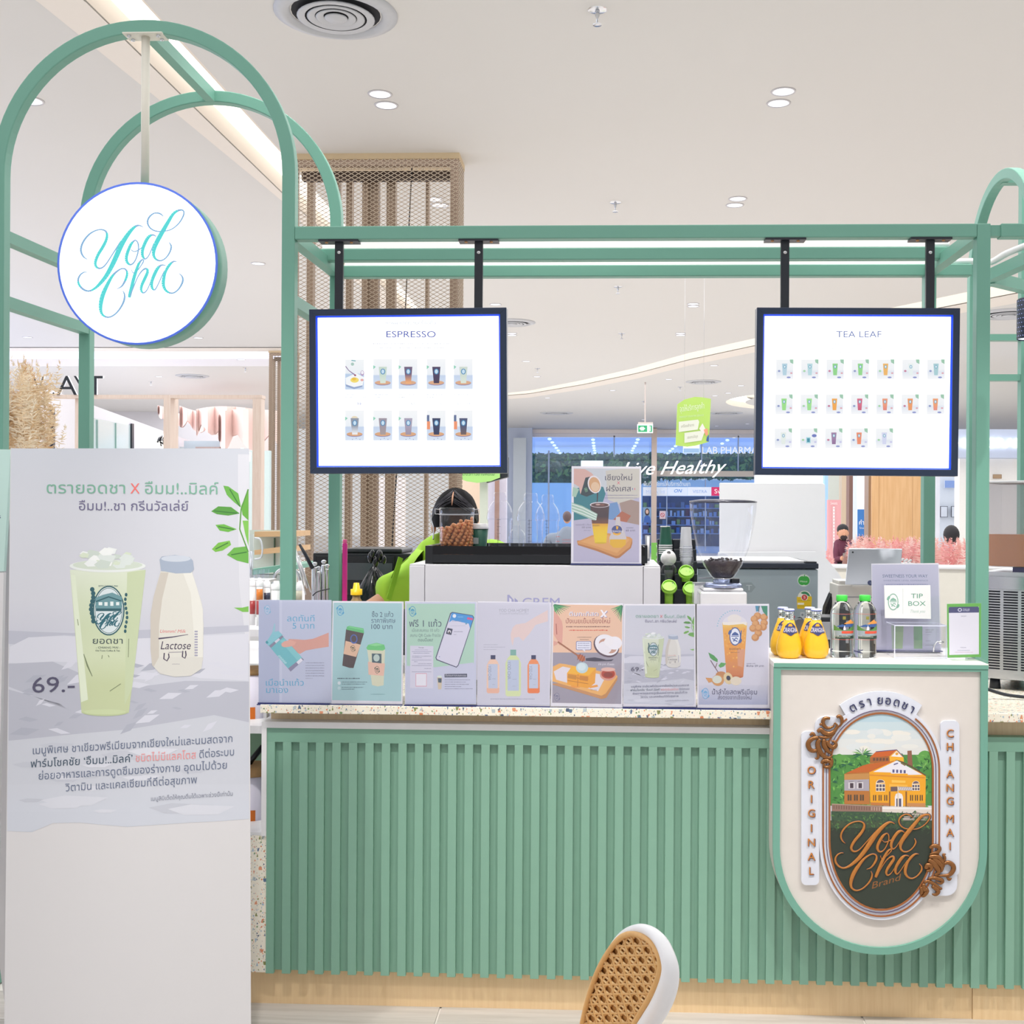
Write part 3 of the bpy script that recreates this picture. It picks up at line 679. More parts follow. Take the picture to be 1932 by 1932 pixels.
# pink scalloped baffles under the far ceiling
pk = mat('pink_baffle', '#ecd2ca', .7, noise=.06, scale=3); zz = zm(0, 600, 3.715)
for i, (L, dy, lab) in enumerate([([(1105, 612), (1150, 625), (1250, 668), (1370, 690)], 90, 'leftmost'), ([(1258, 615), (1330, 640), (1450, 668), (1530, 672)], 150, 'second'), ([(1375, 640), (1480, 622), (1620, 620), (1770, 635)], 200, 'third'), ([(1530, 680), (1600, 645), (1780, 640), (1960, 650)], 290, 'rightmost')]):
    top = spline([zz(*q) for q in L], 5); Yb = 29-i*.8; mb = MB(); P = []
    for k, q in enumerate(top):
        P.append((at(q[0], q[1], Yb+.25*math.sin(k*1.3)), at(q[0], q[1]+(dy*.5+dy*.5*abs(math.sin(k*.5+i)))/3.715, Yb+.25*math.sin(k*1.3))))
    n = len(P); mb.add([p[0] for p in P]+[p[1] for p in P]+[p[0]+Vector((0, .06, 0)) for p in P]+[p[1]+Vector((0, .06, 0)) for p in P], [[k, k+1, n+k+1, n+k] for k in range(n-1)]+[[2*n+k, 2*n+k+1, 3*n+k+1, 3*n+k] for k in range(n-1)])
    solo('ceiling_baffle', mb, pk, '%s of four pink scalloped baffles hanging beyond the wooden frames' % lab, 'ceiling baffle', 'pink scalloped baffles')
S_('pillar_11', 430, 790, 508, 1100, 31, .3, mat('pink_pillar', '#e3cbc6', .6)); S_('wall_left_glass', 470, 850, 508, 1100, 18, .1, mat('aqua_glass_wall', '#cfe0de', .3))
t = thing('tube_light_sign', 'bright white blue-edged lit shape hanging right of the big standee top', 'sign', at(462, 875, 14)); part('tube', MB().tube([at(457, 845, 14), at(459, 880, 14)], .02, 6).tube([at(464, 850, 14), at(466, 885, 14)], .03, 6).tube([at(470, 853, 14), at(468, 870, 14)], .03, 6), mat('tube_lit', '#f6f8ff', .4, noise=0, emit=1.1), t)

# wooden portal frames with letters standing on top
fw = wood('ash_wood', '#d9c3b4', '#e6d6ca', 1, 2); YF = 11.0
t = thing('wooden_portal', 'pale wooden open frame of square bays behind the round sign', 'wooden frame', (at(300, 900, YF).x, YF, 0))
def vbeam(x0, x1, y0, y1, Y=YF, d=.12): return pbox(x0, y0, x1, y1, Y, d)
part('top_rail', vbeam(90, 494, 745, 751), fw, t)
part('upright', vbeam(308, 321, 751, 1010), fw, t); part('upright', pbox(321, 751, 329, 1010, YF+.13, .1), fw, t)
part('upright', vbeam(476, 492, 751, 1010), fw, t); part('upright', pbox(141, 751, 149, 1010, YF+.05, .1), fw, t)
part('base_beam', MB().box(at(90, 900, YF).x, at(494, 900, YF).x, YF, YF+.12, 0, at(300, 1008, YF).z), fw, t)
t = thing('letter_sign', 'black standing letters AYT with white lit edges on the wooden frame', 'sign', at(135, 745, YF))
for tx, x0, x1 in (('V', 62, 84), ('.', 99, 103), ('A', 107, 145), ('Y', 139, 163), ('T', 166, 194)):
    w = glyphs(tx, .03)[2]
    for m, sft, dd, nm in ((BLACK, 0, .03, 'letter'), (mat('letter_edge_lit', '#f6f7ff', .4, noise=0, emit=.9), 2.2, .0, 'letter_halo')):
        mb = MB(); p0 = at(135, 725, YF+(.02 if dd else .06))
        raised_text(mb, tx, lambda x, y, d: on_plane(x0+sft+x*(x1-x0)/w, 744.8-y*(52 if tx != '.' else 40), p0-Vector((0, d, 0)), NF), .03, 1, .03 if dd else .05)
        part(nm, mb, m, t)

# ------------------------------------------------------------------ tan expanded-metal mesh columns
tan = mat('tan_frame_metal', '#a08a78', .5, noise=.02); tan3 = mat('tan_mesh_metal', '#ab9a85', .5, noise=.02); tan2 = mat('tan_batten', '#97826f', .6, noise=.04, scale=5); cap = mat('cove_cap_beige', '#e2cba6', .6)
def mesh_sheet(mb, o, ux, L, z0, z1, cw=.060, ch=.034, t=.0044, nrm=Vector((0, 1, 0))):
    """diamond strands filling o + [0,L]*ux, z in [z0,z1]"""
    s = ch/cw; H = z1-z0; k = -int(L*s/ch)-1
    while k*ch < H:
        for sg in (1, -1):
            zs = k*ch if sg > 0 else H-k*ch      # z at u=0
            u0, u1 = 0.0, L; za, zb = zs, zs+sg*s*L
            if sg > 0:
                if za < 0: u0 = -za/s; za = 0
                if zb > H: u1 = u0+(H-za)/s; zb = H
            else:
                if za > H: u0 = (za-H)/s; za = H
                if zb < 0: u1 = u0+za/s; zb = 0
            if u1-u0 > .01:
                p = o+ux*u0+ZU*(z0+za-o.z); q = o+ux*u1+ZU*(z0+zb-o.z)
                mb.beam(p, q, .004, t, nrm.cross((q-p)))
        k += 1
def mesh_column(x0, x1, ytop, Y, D, battens, label, zlow, cable=None):
    a = at(x0, 966, Y).x; b = at(x1, 966, Y).x; t = thing('mesh_screen_column', label, 'screen', ((a+b)/2, Y+D/2, 0))
    zt = HC-.05
    part('top_cap', MB().box(a-.01, b+.01, Y-.01, Y+D, zt, HC), cap, t)
    part('frame', MB().box(a, a+.06, Y, Y+.05, 0, zt).box(b-.065, b, Y, Y+.05, 0, zt).box(a+.0605, b-.0655, Y+.001, Y+.05, zt-.05, zt).box(b-.05, b, Y+D-.05, Y+D, 0, zt), tan, t)
    part('dark_head_beam', MB().box(a+.06, b-.06, Y+.12, Y+.2, zt-.13, zt-.06), mat('dark_brown', '#4c3d34', .7), t)
    mb = MB(); mesh_sheet(mb, Vector((a, Y-.012, 0)), Vector((1, 0, 0)), b-a, zlow, zt); mesh_sheet(mb, Vector((b+.006, Y-.012, 0)), Vector((0, 1, 0)), D, zlow, zt, nrm=Vector((1, 0, 0)))
    part('metal_mesh', mb, tan3, t, kind='stuff')
    for (u0, u1, dy) in battens:
        p0 = at(u0, 966, Y+dy).x; p1 = at(u1, 966, Y+dy).x
        part('batten', MB().box(p0, p1, Y+dy, Y+dy+.08, 0, zt-.08), tan2, t)
    if cable: part('cable', MB().tube([at(x, y, Y+.1) for x, y in cable], .006, 5), BLACK, t)
mesh_column(545, 861, 288, 9.4, .35, [(576, 588, .3), (627, 637, .3), (650, 661, .3), (680, 691, .2), (693, 711, .25), (726, 743, .25), (800, 806, .33)], 'wide tan diamond-mesh column with brown battens behind the left lightbox', .9, [(777, 316), (772, 420), (766, 560), (748, 895), (742, 990), (738, 1060)])
mesh_column(506, 552, 664, 20.9, .4, [(512, 516, .2), (522, 527, .25)], 'slim distant mesh column just left of the mint post', .6)
S_('pillar_12', 700, 900, 760, 1100, 14, .2, mat('mesh_beyond_white', '#e6e3e6', .6))
# ================================================================== MINT STEEL FRAME OF THE KIOSK
YF_, YR, YM = 3.43, 3.98, 3.81            # front, rear and middle planes
xL, xC, xR = at(-1, 900, YF_).x, at(544.5, 900, YF_).x, at(1850, 900, YF_).x
rL, rC, rR = at(162, 900, YR).x, at(633, 900, YR).x, at(1751, 900, YR).x
zB = at(1140, 440, YF_).z; zB2 = at(1140, 566, YF_).z; T4 = .04
kf = thing('kiosk_pergola', 'mint green welded steel frame with two arches, posts and top beams over the counter', 'frame', ((xC+xR)/2, 3.7, 0))
def post(x, y, z0, z1, w=T4): return MB().box(x-w/2, x+w/2, y-w/2, y+w/2, z0, z1)
def arch(x0, x1, y, zapex, z0):
    R = (x1-x0)/2; zc = zapex-T4/2-R; c = (x0+x1)/2; P = [(x0, y, z0)]+[(c-R*math.cos(t), y, zc+R*math.sin(t)) for t in [math.pi*i/40 for i in range(41)]]+[(x1, y, z0)]
    return MB().sweep(P, T4, T4, (0, 1, 0))
part('arch', arch(xL, xC, YF_, at(268, 42, YF_).z, .0), GREEN, kf, bevel=.003)
part('arch', arch(rL, rC, YR, at(400, 174, YR).z, .0), GREEN, kf, bevel=.003)
part('post', post(xR, YF_, .9, zB+T4/2), GREEN, kf, bevel=.003)
part('post', post(rR, YR, .0, zB), GREEN, kf, bevel=.003)
part('beam', MB().box(xC+T4/2, xR-T4/2, YF_-T4/2, YF_+T4/2, zB-T4/2, zB+T4/2), GREEN, kf, bevel=.003)
part('beam', MB().box(rC+T4/2, rR+.14, YR-T4/2, YR+T4/2, zB-T4/2, zB+T4/2), GREEN, kf, bevel=.003)
zM = at(1140, 481, YM).z
part('beam', MB().box(at(604, 900, YM).x, at(1792, 900, YM).x, YM-T4/2, YM+T4/2, zM-T4/2, zM+T4/2), GREEN, kf, bevel=.003)
def rail(xa, xb, z, w=T4*.9): return MB().beam((xa, YF_+.02, z), (xb, YR-.02, z), w, T4*.9)
for z in (zB, zB2):
    part('side_rail', rail(xL, rL, z), GREEN, kf); part('side_rail', rail(xC, rC, z), GREEN, kf)
part('side_rail', rail(xR, rR, zB), GREEN, kf)
za1 = at(268, 42, YF_).z-T4/2; za2 = at(400, 174, YR).z-T4/2
part('arch_tie', MB().beam(((xL+xC)/2, YF_+.02, za1), ((rL+rC)/2, YR, za2), T4*.8, T4), GREEN, kf)
part('joint_bracket', MB().box(xR+T4/2, xR+.06, YF_-.014, YF_+.014, zB-.016, zB+.016), GREEN, kf)
part('beam', MB().box(xR+.05, xR+.6, YF_-T4/2, YF_+T4/2, zB-T4/2, zB+T4/2), GREEN, kf, bevel=.003)
part('beam', MB().beam(at(1866, 523, YR), at(1975, 473, 3.62), T4, T4), GREEN, kf)
part('beam', MB().beam(at(1866, 525, YR), at(1975, 552, 4.35), T4, T4), GREEN, kf)
# side arch on the right
sf = thing('side_pergola', 'mint green arched side frame at the right edge of the kiosk', 'frame', (1.42, 4.1, 0))
ax, y0a, y1a = 1.40, 3.76, 4.40; R = (y1a-y0a)/2; zc = at(1885, 334, 4.08).z-R; w3 = .036
P = [(ax, y1a, 0)]+[(ax, y0a+R+R*math.cos(t), zc+R*math.sin(t)) for t in [math.pi*i/32 for i in range(33)]]+[(ax, y0a, 0)]
part('arch', MB().sweep(P, w3, w3, (1, 0, 0)), GREEN, sf, bevel=.003)
part('post', post(at(1931, 900, 4.4).x, 4.4, 0, at(1885, 345, 4.4).z, w3), GREEN, sf)
for y in (637.5, 713): part('cross_rail', MB().box(ax+w3/2, ax+.6, 4.4-w3*.45, 4.4+w3*.45, at(1885, y+6, 4.4).z, at(1885, y-6, 4.4).z), GREEN, sf)
part('beam', MB().box(ax, ax+.6, 4.08, 4.12, zc+R-.02, zc+R+.018), GREEN, sf)
# batten lights and the white cable tube lying on the beams
tube_m = mat('led_batten', '#f6f3f0', .4, noise=0, emit=.35)
bl = solo('batten_light', MB().box(at(608, 900, YM).x, at(1752, 900, YM).x, YM-.018, YM+.018, zM+.0205, zM+.046), tube_m, 'long white LED batten lying on the middle mint beam', 'batten light')
bl = solo('batten_light', MB().box(at(650, 900, YR).x, at(1742, 900, YR).x, YR-.016, YR+.016, zB+.0205, zB+.045), tube_m, 'long white LED batten lying on the rear mint beam', 'batten light')
solo('cable_conduit', MB().tube(spline([tuple(at(*q)) for q in [(1722, 502, 3.98), (1760, 497, 3.98), (1830, 493, 3.98), (1868, 495, 3.95), (1900, 478, 3.82), (1950, 458, 3.7)]], 6), .011, 8), mat('white_conduit', '#f1f1f2', .4), 'white plastic cable conduit running over the mint beams at the right edge', 'conduit')
solo('cable_conduit', MB().tube([at(1700, 463, YM), at(1790, 462, YM)], .011, 8), mat('white_conduit', '#f1f1f2', .4), 'short white conduit end beside the right lightbox hanger', 'conduit')

# ================================================================== ROUND SIGN
cxw = (xL+xC)/2; zc_ = at(268, 498, YF_-.04).z; Rr = (at(412, 498, YF_-.04).x-at(110, 498, YF_-.04).x)/2; cx_ = (at(412, 498, YF_-.04).x+at(110, 498, YF_-.04).x)/2
rs = thing('round_hanging_sign', 'round white lit sign with thin script lettering hanging in the left arch', 'sign', (cx_, YF_, zc_-Rr))
yf = YF_-.045
part('drum', MB().lathe([(Rr-.004, -.045), (Rr, -.042), (Rr, .045), (.01, .045)], (cx_, YF_, zc_), 64, axis=(0, 1, 0), cap=False), GREEN, rs)
part('rim', MB().lathe([(Rr-.0065, -.047), (Rr, -.047), (Rr, -.044)], (cx_, YF_, zc_), 64, axis=(0, 1, 0), cap=False), mat('rim_blue', '#5578e8', .4, noise=0, emit=.2), rs)
face_ = part('face', MB().lathe([(.001, -.0455), (Rr-.006, -.0455)], (cx_, YF_, zc_), 64, axis=(0, 1, 0), cap=False), mat('sign_face_lit', '#ffffff', .4, noise=0, emit=1.04), rs)
part('hanging_pole', MB().tube([(cxw, YF_, zc_+Rr-.005), (cxw, YF_, za1-T4/2)], .0125, 12), mat('ivory_metal', '#e9e4d8', .45), rs)
tpl = part('top_plate', MB().box(cxw-.062, cxw+.062, YF_-.03, YF_+.03, za1-T4/2-.006, za1-T4/2-.0005), mat('ivory_metal', '#e9e4d8', .45), rs, bevel=.003)
for s in (-.045, .045):
    for d in (-.015, .015): part('bolt', MB().lathe([(.001, -.008), (.006, -.006), (.006, 0)], (cxw+s, YF_+d, za1-T4/2-.005), 8, cap=False), CHROME, tpl)
# script strokes, traced once: (x, y, half width)
SCRIPT = {
 'y1': [(320, 655, 3), (270, 610, 12), (245, 540, 16), (262, 460, 16), (320, 380, 15), (400, 315, 13), (490, 280, 10), (570, 275, 10), (630, 300, 14), (650, 350, 20), (625, 430, 24), (560, 520, 26), (490, 600, 25), (435, 690, 24), (425, 750, 22), (455, 790, 16), (510, 795, 12), (580, 750, 10), (680, 640, 9), (790, 520, 12), (840, 470, 16)],
 'y2': [(1180, 320, 4), (1130, 290, 10), (1070, 295, 20), (990, 350, 30), (900, 440, 38), (820, 540, 42), (730, 680, 42), (640, 810, 38), (550, 920, 34), (460, 1000, 28), (380, 1055, 20), (290, 1085, 14), (210, 1055, 16), (155, 985, 18), (150, 910, 16), (190, 850, 12), (250, 820, 8), (290, 825, 3)],
 'o': [(1040, 480, 8), (980, 520, 22), (920, 610, 26), (880, 700, 26), (885, 770, 22), (930, 805, 14), (990, 770, 10), (1040, 690, 10), (1075, 590, 10), (1070, 510, 10), (1035, 475, 8)],
 'o2': [(960, 600, 5), (1010, 635, 7), (1090, 610, 8), (1140, 580, 6)],
 'd1': [(1350, 470, 5), (1300, 440, 14), (1240, 460, 26), (1180, 530, 28), (1130, 620, 26), (1115, 700, 24), (1145, 755, 12), (1200, 720, 8), (1260, 630, 8), (1300, 560, 8)],
 'd2': [(1490, 215, 3), (1450, 170, 12), (1370, 150, 10), (1290, 190, 14), (1250, 260, 14), (1275, 340, 12), (1350, 395, 10), (1460, 412, 8), (1580, 400, 8), (1700, 330, 10), (1780, 230, 12), (1785, 170, 12), (1730, 155, 16), (1640, 190, 24), (1550, 290, 30), (1460, 400, 36), (1380, 500, 38), (1310, 600, 36), (1275, 700, 26), (1295, 770, 18), (1360, 805, 12), (1440, 780, 10), (1510, 710, 12), (1545, 630, 14), (1520, 570, 3)],
 'c': [(690, 1105, 3), (760, 1080, 12), (820, 1010, 18), (860, 930, 20), (855, 865, 14), (800, 840, 10), (720, 870, 14), (640, 930, 22), (560, 1030, 30), (480, 1150, 36), (430, 1270, 34), (415, 1370, 26), (440, 1440, 18), (520, 1475, 12), (620, 1440, 12), (710, 1360, 14), (770, 1270, 16), (785, 1190, 12), (765, 1140, 3)],
 'h1': [(930, 870, 3), (950, 920, 6), (1010, 900, 6), (1080, 830, 8), (1120, 780, 10), (1110, 755, 10), (1060, 790, 18), (1010, 870, 24), (950, 990, 28), (900, 1110, 28), (860, 1210, 28), (845, 1245, 20)],
 'h2': [(860, 1230, 10), (930, 1110, 8), (1010, 980, 8), (1090, 900, 12), (1150, 885, 18), (1160, 930, 24), (1110, 1010, 26), (1050, 1100, 24), (1030, 1170, 20), (1060, 1210, 12), (1120, 1170, 8), (1190, 1060, 7)],
 'a1': [(1430, 880, 5), (1370, 865, 12), (1310, 900, 26), (1250, 980, 28), (1200, 1070, 26), (1190, 1150, 22), (1220, 1190, 12), (1270, 1140, 8), (1350, 1020, 8), (1400, 950, 8)],
 'a2': [(1595, 845, 3), (1540, 840, 14), (1470, 890, 24), (1410, 970, 22), (1370, 1070, 28), (1360, 1160, 26), (1400, 1235, 18), (1480, 1265, 12), (1570, 1220, 12), (1640, 1130, 16), (1645, 1060, 12), (1605, 1010, 3)]}
def draw_script(A, mp, thick, col, colthin=None, wmin=0, wadd=0):
    for L in SCRIPT.values():
        P = spline(L, 3)
        for i in range(len(P)-1):
            seg = P[max(i-1, 0):i+2]
        pts = [mp(x, y) for x, y, w in P]; ws = [max(w*thick+wadd, wmin) for x, y, w in P]
        if colthin:
            for i in range(len(pts)-1):
                o_ = A.off; A.line([pts[i], pts[i+1]], [ws[i], ws[i+1]], col if P[i][2] > 17 else colthin); A.off = o_
            A.off += A.step
        else: A.line(pts, ws, col)
sgmap = lambda x, y: (140+(1.044*x+.1465*y-230.6)/8.05, 380+(-.1404*x+1.1045*y+203.5)/8.05)
A = Art((cx_, YF_-.0457, zc_), NF, .0006, 1e-5)
draw_script(A, sgmap, .11, '#4fdcdc', '#86b4dc', .55, .15)
A.off += .0006
A.done('script_lettering', face_, printmat('ink_lit', .9))

# ================================================================== MENU LIGHTBOXES
navy = mat('navy_black_frame', '#27344b', .35, .2, noise=.02); blue_fringe = mat('blue_fringe_glow', '#0b3fd0', .4, noise=0, emit=.75)  # blue colour fringe around the lit panel, built as a glowing strip
def lightbox(c4, label, hang, artf):
    Yf = YF_-.02; (x0, y0), (x1, y1), (x2, y2), (x3, y3) = c4     # TL TR BR BL
    bx = thing('menu_lightbox', label, 'menu sign', at((x3+x2)/2, (y2+y3)/2, Yf+.02))
    P = [at(x0, y0, Yf), at(x1, y1, Yf), at(x2, y2, Yf), at(x3, y3, Yf)]; ctr = sum(P, Vector())/4
    W = (P[1]-P[0]).length; fr = .0195
    def inset(d): return [p+(Vector((ctr.x-p.x, 0, 0)).normalized()+Vector((0, 0, ctr.z-p.z)).normalized())*d for p in P]
    I = inset(fr); J = inset(fr+.0045)
    for nm, i in (('top', 0), ('right', 1), ('bottom', 2), ('left', 3)):
        j = (i+1) % 4
        fb = part('frame_bar', MB().prism([P[i], P[j], I[j], I[i]], (0, .035, 0)), navy, bx, bevel=.0008)
        part('edge_fringe', MB().prism([I[i]+Vector((0, .004, 0)), I[j]+Vector((0, .004, 0)), J[j]+Vector((0, .009, 0)), J[i]+Vector((0, .009, 0))], (0, .004, 0)), blue_fringe, fb)
    lp = part('lit_panel', MB().prism([p+Vector((0, .010, 0)) for p in inset(fr)], (0, .02, 0)), mat('menu_panel_lit', '#ffffff', .3, noise=0, emit=1.01), bx)
    part('back_cover', MB().prism([p+Vector((0, .0355, 0)) for p in P], (0, .004, 0)), BLACK, bx)
    for hx in hang:
        p = at(hx, 500, YF_); xx = p.x
        hb = part('hanger_bar', MB().box(xx-.0125, xx+.0125, YF_-.008, YF_+.004, at(hx, 584, YF_).z-.02, zB-T4/2-.006), BLACK, bx)
        tpl = part('top_plate', MB().box(xx-.06, xx+.06, YF_-.022, YF_+.022, zB-T4/2-.0065, zB-T4/2-.0005), BLACK, bx)
        for s in (-.038, .038): part('screw', MB().lathe([(.001, -.004), (.005, -.003), (.005, 0)], (xx+s, YF_-.008, zB-T4/2-.006), 8, cap=False), mat('brass', '#b98a5e', .35, .8), tpl)
        part('bolt', MB().lathe([(.001, -.003), (.006, -.002), (.006, .002)], (xx, YF_-.008, at(hx, 477, YF_).z), 12, axis=(0, 1, 0), cap=False), CHROME, hb)
    A = Art(Vector((0, Yf+.010, 1.5)), NF, .0008, 1.5e-5); artf(A); A.done('menu_print', lp, printmat('ink_lit', .95))
def tinycup(A, x, y, s, body, low=None, foam='#f4f6f8', board='#d9a57e', bg=True, label='#3d86b8', top=True):
    """one drink photo, 37 x 57 px at s=1, top-left corner x,y"""
    if bg: A.vgrad(x, y, x+36*s, y+57*s, [(0, '#f8fafc'), (.52, '#eef3f9'), (.56, '#c6d6ee'), (1, '#dbe6f6')])
    A.poly([(x, y+12*s), (x+5*s, y+15*s), (x, y+20*s)], '#8fd0b8')
    A.ell(x+18*s, y+46*s, 15*s, 4.2*s, '#7e7bb0', 14); A.ell(x+18*s, y+45*s, 15*s, 4*s, board, 14)
    if top: A.ell(x+18*s, y+14.5*s, 6*s, 3.6*s, foam, 12)
    A.tgrad([(x+10.5*s, y+15*s), (x+26*s, y+15*s), (x+23.5*s, y+46*s), (x+13.5*s, y+46*s)], [(0, body), (.45, body), (1, low or body)])
    A.ell(x+18.3*s, y+24*s, 4.6*s, 5.6*s, label, 12); A.ell(x+18.3*s, y+24*s, 3*s, 4.2*s, '#c9e2f4', 10)
def art_espresso(A):
    A.text('ภาพผลิตภัณฑ์เครื่องดื่ม', 727, 822, 612, 9, '#b0bac9', 0.005)
    A.text('ESPRESSO', 729, 822, 636.5, 17.2, '#4457ae', .012)
    for y, a, b in ((648.5, 700, 848), (656.5, 706, 840), (664, 712, 834)): A.marks(a, b, y, 1.5, '#d3d8e2', 2)
    xs = [651, 704, 752, 805, 856]; cups = [None, ('#c9dccf', '#dde9dc'), ('#6d5a7a', '#f7b072'), ('#43355c', '#3a2a4a'), ('#cfdcd2', '#dfe9dc')]
    A.vgrad(651, 678, 687, 735, [(0, '#f6f9fb'), (.45, '#eef3f8'), (.5, '#b9cfea'), (1, '#c6d8f0')])
    A.poly([(652, 713), (672, 704), (687, 712), (684, 728), (668, 732), (653, 727)], '#f7fafc').poly([(652, 725), (668, 730.5), (684, 727), (683, 730), (668, 734), (653, 729)], '#90a4cc')
    A.ell(669, 717, 8, 5, '#f5dc6a').ell(668, 715, 4, 3, '#efc23a').line([(652, 691), (658, 699), (669, 707)], [.8, .7, 1], '#8a6f9c').ell(670, 708, 2, 1.8, '#a0526a').ell(683.5, 704, 3.5, 5, '#b79ac0').ell(683.5, 703, 2.4, 3.2, '#f4f4fa').ell(665, 687, 3, 3, '#a8c9bf').ell(683, 717, 3, 2.2, '#e8a6a0').line([(663, 680), (671, 681)], .9, '#6fb0b8')
    for x, c in zip(xs, cups):
        if c: tinycup(A, x, 677 if x != 651 else 678, 1, c[0], c[1], board='#dca985')
    for k, (x, t, p, c) in enumerate(zip(xs, (1, 2, 3, 4, 5), ('39.-', '50.- / 55.-', '65', '50.- / 55.-', '50.- / 55.-'), ('#4b6db0', '#b3bccb', '#a7b2c5', '#a7b2c5', '#8394b4'))):
        A.marks(x, x+30, 744.5, 1.3, '#aeb9cc', t); A.marks(x, x+(40 if k == 0 else 13), 749.5, 1.3, '#b4bfd0', t+9)
        w = {0: (673, 686.5), 1: (712, 738), 2: (775.5, 784), 3: (810, 837), 4: (862, 892)}[k]
        A.text(p, w[0], w[1], 764.5, 8, c, .02 if k == 0 else 0)
    lo = [('#8e97a8', '#f5f7fa'), ('#9d93a0', '#a89a98'), ('#a79fb6', '#9d90a2'), ('#27355e', '#1e2c55'), ('#454e74', '#6b5a58')]
    for k, (x, c) in enumerate(zip(xs, lo)):
        tinycup(A, x, 774, 1, c[0], c[1], foam='#e9dcc0' if k == 0 else '#f2f4f8', board='#dba67c')
        if k > 2: A.rect(x+.3, 795, x+6.5, 810, '#f0946a').rect(x+.3, 783, x+5, 795, '#5f6f98')
        for q in range(3): A.ell(x+14+q*7, 829-(q % 2)*2, .8, .8, '#6f7fb0', 6)
        A.marks(x, x+18+k*3, 840, 1.2, '#d3dae6', 20+k); A.marks(x, x+14, 847, 1.1, '#e4e8f0', 30+k)
        A.text(('50.- / 55.-', '55.- / 60.-', '50.- / 55.-', '70.- / 55.-', '50.- / 55.-')[k], x+6, x+36, 859.5, 7, '#dde2ea')
def art_tea(A):
    A.text('ดื่มชาจากยอดชาอ่อนเชียงใหม่', 1571, 1669, 611.5, 8.5, '#cfd5de')
    A.text('TEA LEAF', 1578, 1663, 636.5, 17, '#6a7cb4', .012)
    for y, a, b in ((649.5, 1562, 1673), (657.5, 1566, 1669), (664.5, 1568, 1668)): A.marks(a, b, y, 1.4, '#dfe3ea', 5)
    R1 = [('#b5d3e2', None), ('#b9dbe2', None), ('#8fd68a', None), ('#93d98c', None), ('#f0b765', None), ('#eaf3f2', None), ('#a9cfd6', None)]
    R2 = [('#9be08a', None), ('#9fe291', None), ('#f3a94c', None), ('#d96a86', '#c95672'), ('#ee9a7a', '#e58078'), ('#ee9a62', None), ('#f0a070', '#ea8f84')]
    R3 = [('#e6eee9', None), None, ('#a07fa6', '#8d6a98'), ('#ee8f6c', None), ('#d5d9f2', None)]
    for row, (R, y) in enumerate(((R1, 678), (R2, 744), (R3, 808))):
        for k, c in enumerate(R):
            x = 1464+k*47.6-(row*1.2)
            A.vgrad(x, y, x+33, y+38, [(0, '#f7f9fb'), (.5, '#f2f5f9'), (.62, '#e3e9f3'), (1, '#fbfcfe')])
            A.poly([(x+26, y), (x+33, y), (x+33, y+9), (x+27, y+6)], '#9ec9b0').ell(x+6, y+22, 2.5, 2, ['#8f9bc8', '#a4d6a8', '#c87e9a'][k % 3], 8).ell(x+24, y+34, 4, 1.7, '#8d97cf', 8).ell(x+29, y+26, 2.4, 1.6, '#e0a6b0' if row < 2 else '#c8c6ea', 8)
            if c is None:
                A.rect(x+12, y+17, x+20, y+28, '#9fd4de').rect(x+13.5, y+19, x+18.5, y+26, '#3f8fa8').ell(x+27, y+14, 4.5, 3, '#6d7ac0'); continue
            A.ell(x+16.5, y+7.5, 4.6, 2, '#f5f7f8', 10)
            A.tgrad([(x+11.5, y+8), (x+21.5, y+8), (x+19.8, y+30), (x+13, y+30)], [(0, c[0]), (.5, c[0]), (1, c[1] or c[0])])
            A.ell(x+16.5, y+14, 2.6, 3.4, '#5a9fbf', 10).ell(x+16.5, y+14, 1.6, 2.4, '#e2f0f8', 8)
            A.marks(x, x+19, y+46, 1, '#ccd3dd', k+row*9); A.marks(x, x+(14 if k % 2 else 22), y+50, 1, '#dbe0e8', k+row*5)
            if row < 2: A.text('55', x+27, x+33, y+58, 5, '#d3d9e2')
    A.text('TOPPING', 1699, 1724, 811, 6, '#cdd2da', .02).text('& OTHERS', 1699, 1724, 818, 6, '#cdd2da', .02)
    for y in (825, 832, 839, 846): A.marks(1699, 1722, y, 1.1, '#dfe3ea', y)
lightbox([(583, 583.5), (955.5, 580), (957, 892.5), (585, 893.5)], 'left hanging lightbox menu headed ESPRESSO in a dark frame', (640.5, 903.5), art_espresso)
lightbox([(1428.3, 580), (1811.8, 581.3), (1807.3, 898.6), (1424.7, 895.5)], 'right hanging lightbox menu headed TEA LEAF in a dark frame', (1480.5, 1754), art_tea)
# black perforated pendant at the right edge
t = thing('pendant_lamp', 'black perforated cylinder lamp cut by the right edge of the picture', 'lamp', at(1942, 640, 3.2))
p = at(1944, 640, 3.2); q = at(1944, 566, 3.2); rr = .036
part('shade', MB().lathe([(rr*.97, 0), (rr, .002), (rr, q.z-p.z), (rr*.9, q.z-p.z+.004), (.004, q.z-p.z+.006)], p, 28, cap=False), mat('navy_shade', '#202a3e', .35), t)
mb = MB()
for i in range(9):
    for k in range(14):
        th = math.pi*(1.0+k/14)+(i % 2)*.1; mb.lathe([(.0001, 0), (.0011, 0)], p+Vector((rr*1.004*math.cos(th), rr*1.004*math.sin(th), .008+i*.012)), 5, axis=(math.cos(th), math.sin(th), 0), cap=False)
part('light_holes', mb, mat('hole_glow', '#aebcff', .5, noise=0, emit=.9), t, kind='stuff')
part('bulb', MB().lathe([(.001, .003), (rr*.94, .003)], p, 20, cap=False), mat('bulb_glow', '#dfe6ff', .5, noise=0, emit=1.0), t)
part('cord', MB().tube([(q.x, q.y, q.z), (q.x, q.y, zB)], .003, 6), BLACK, t)

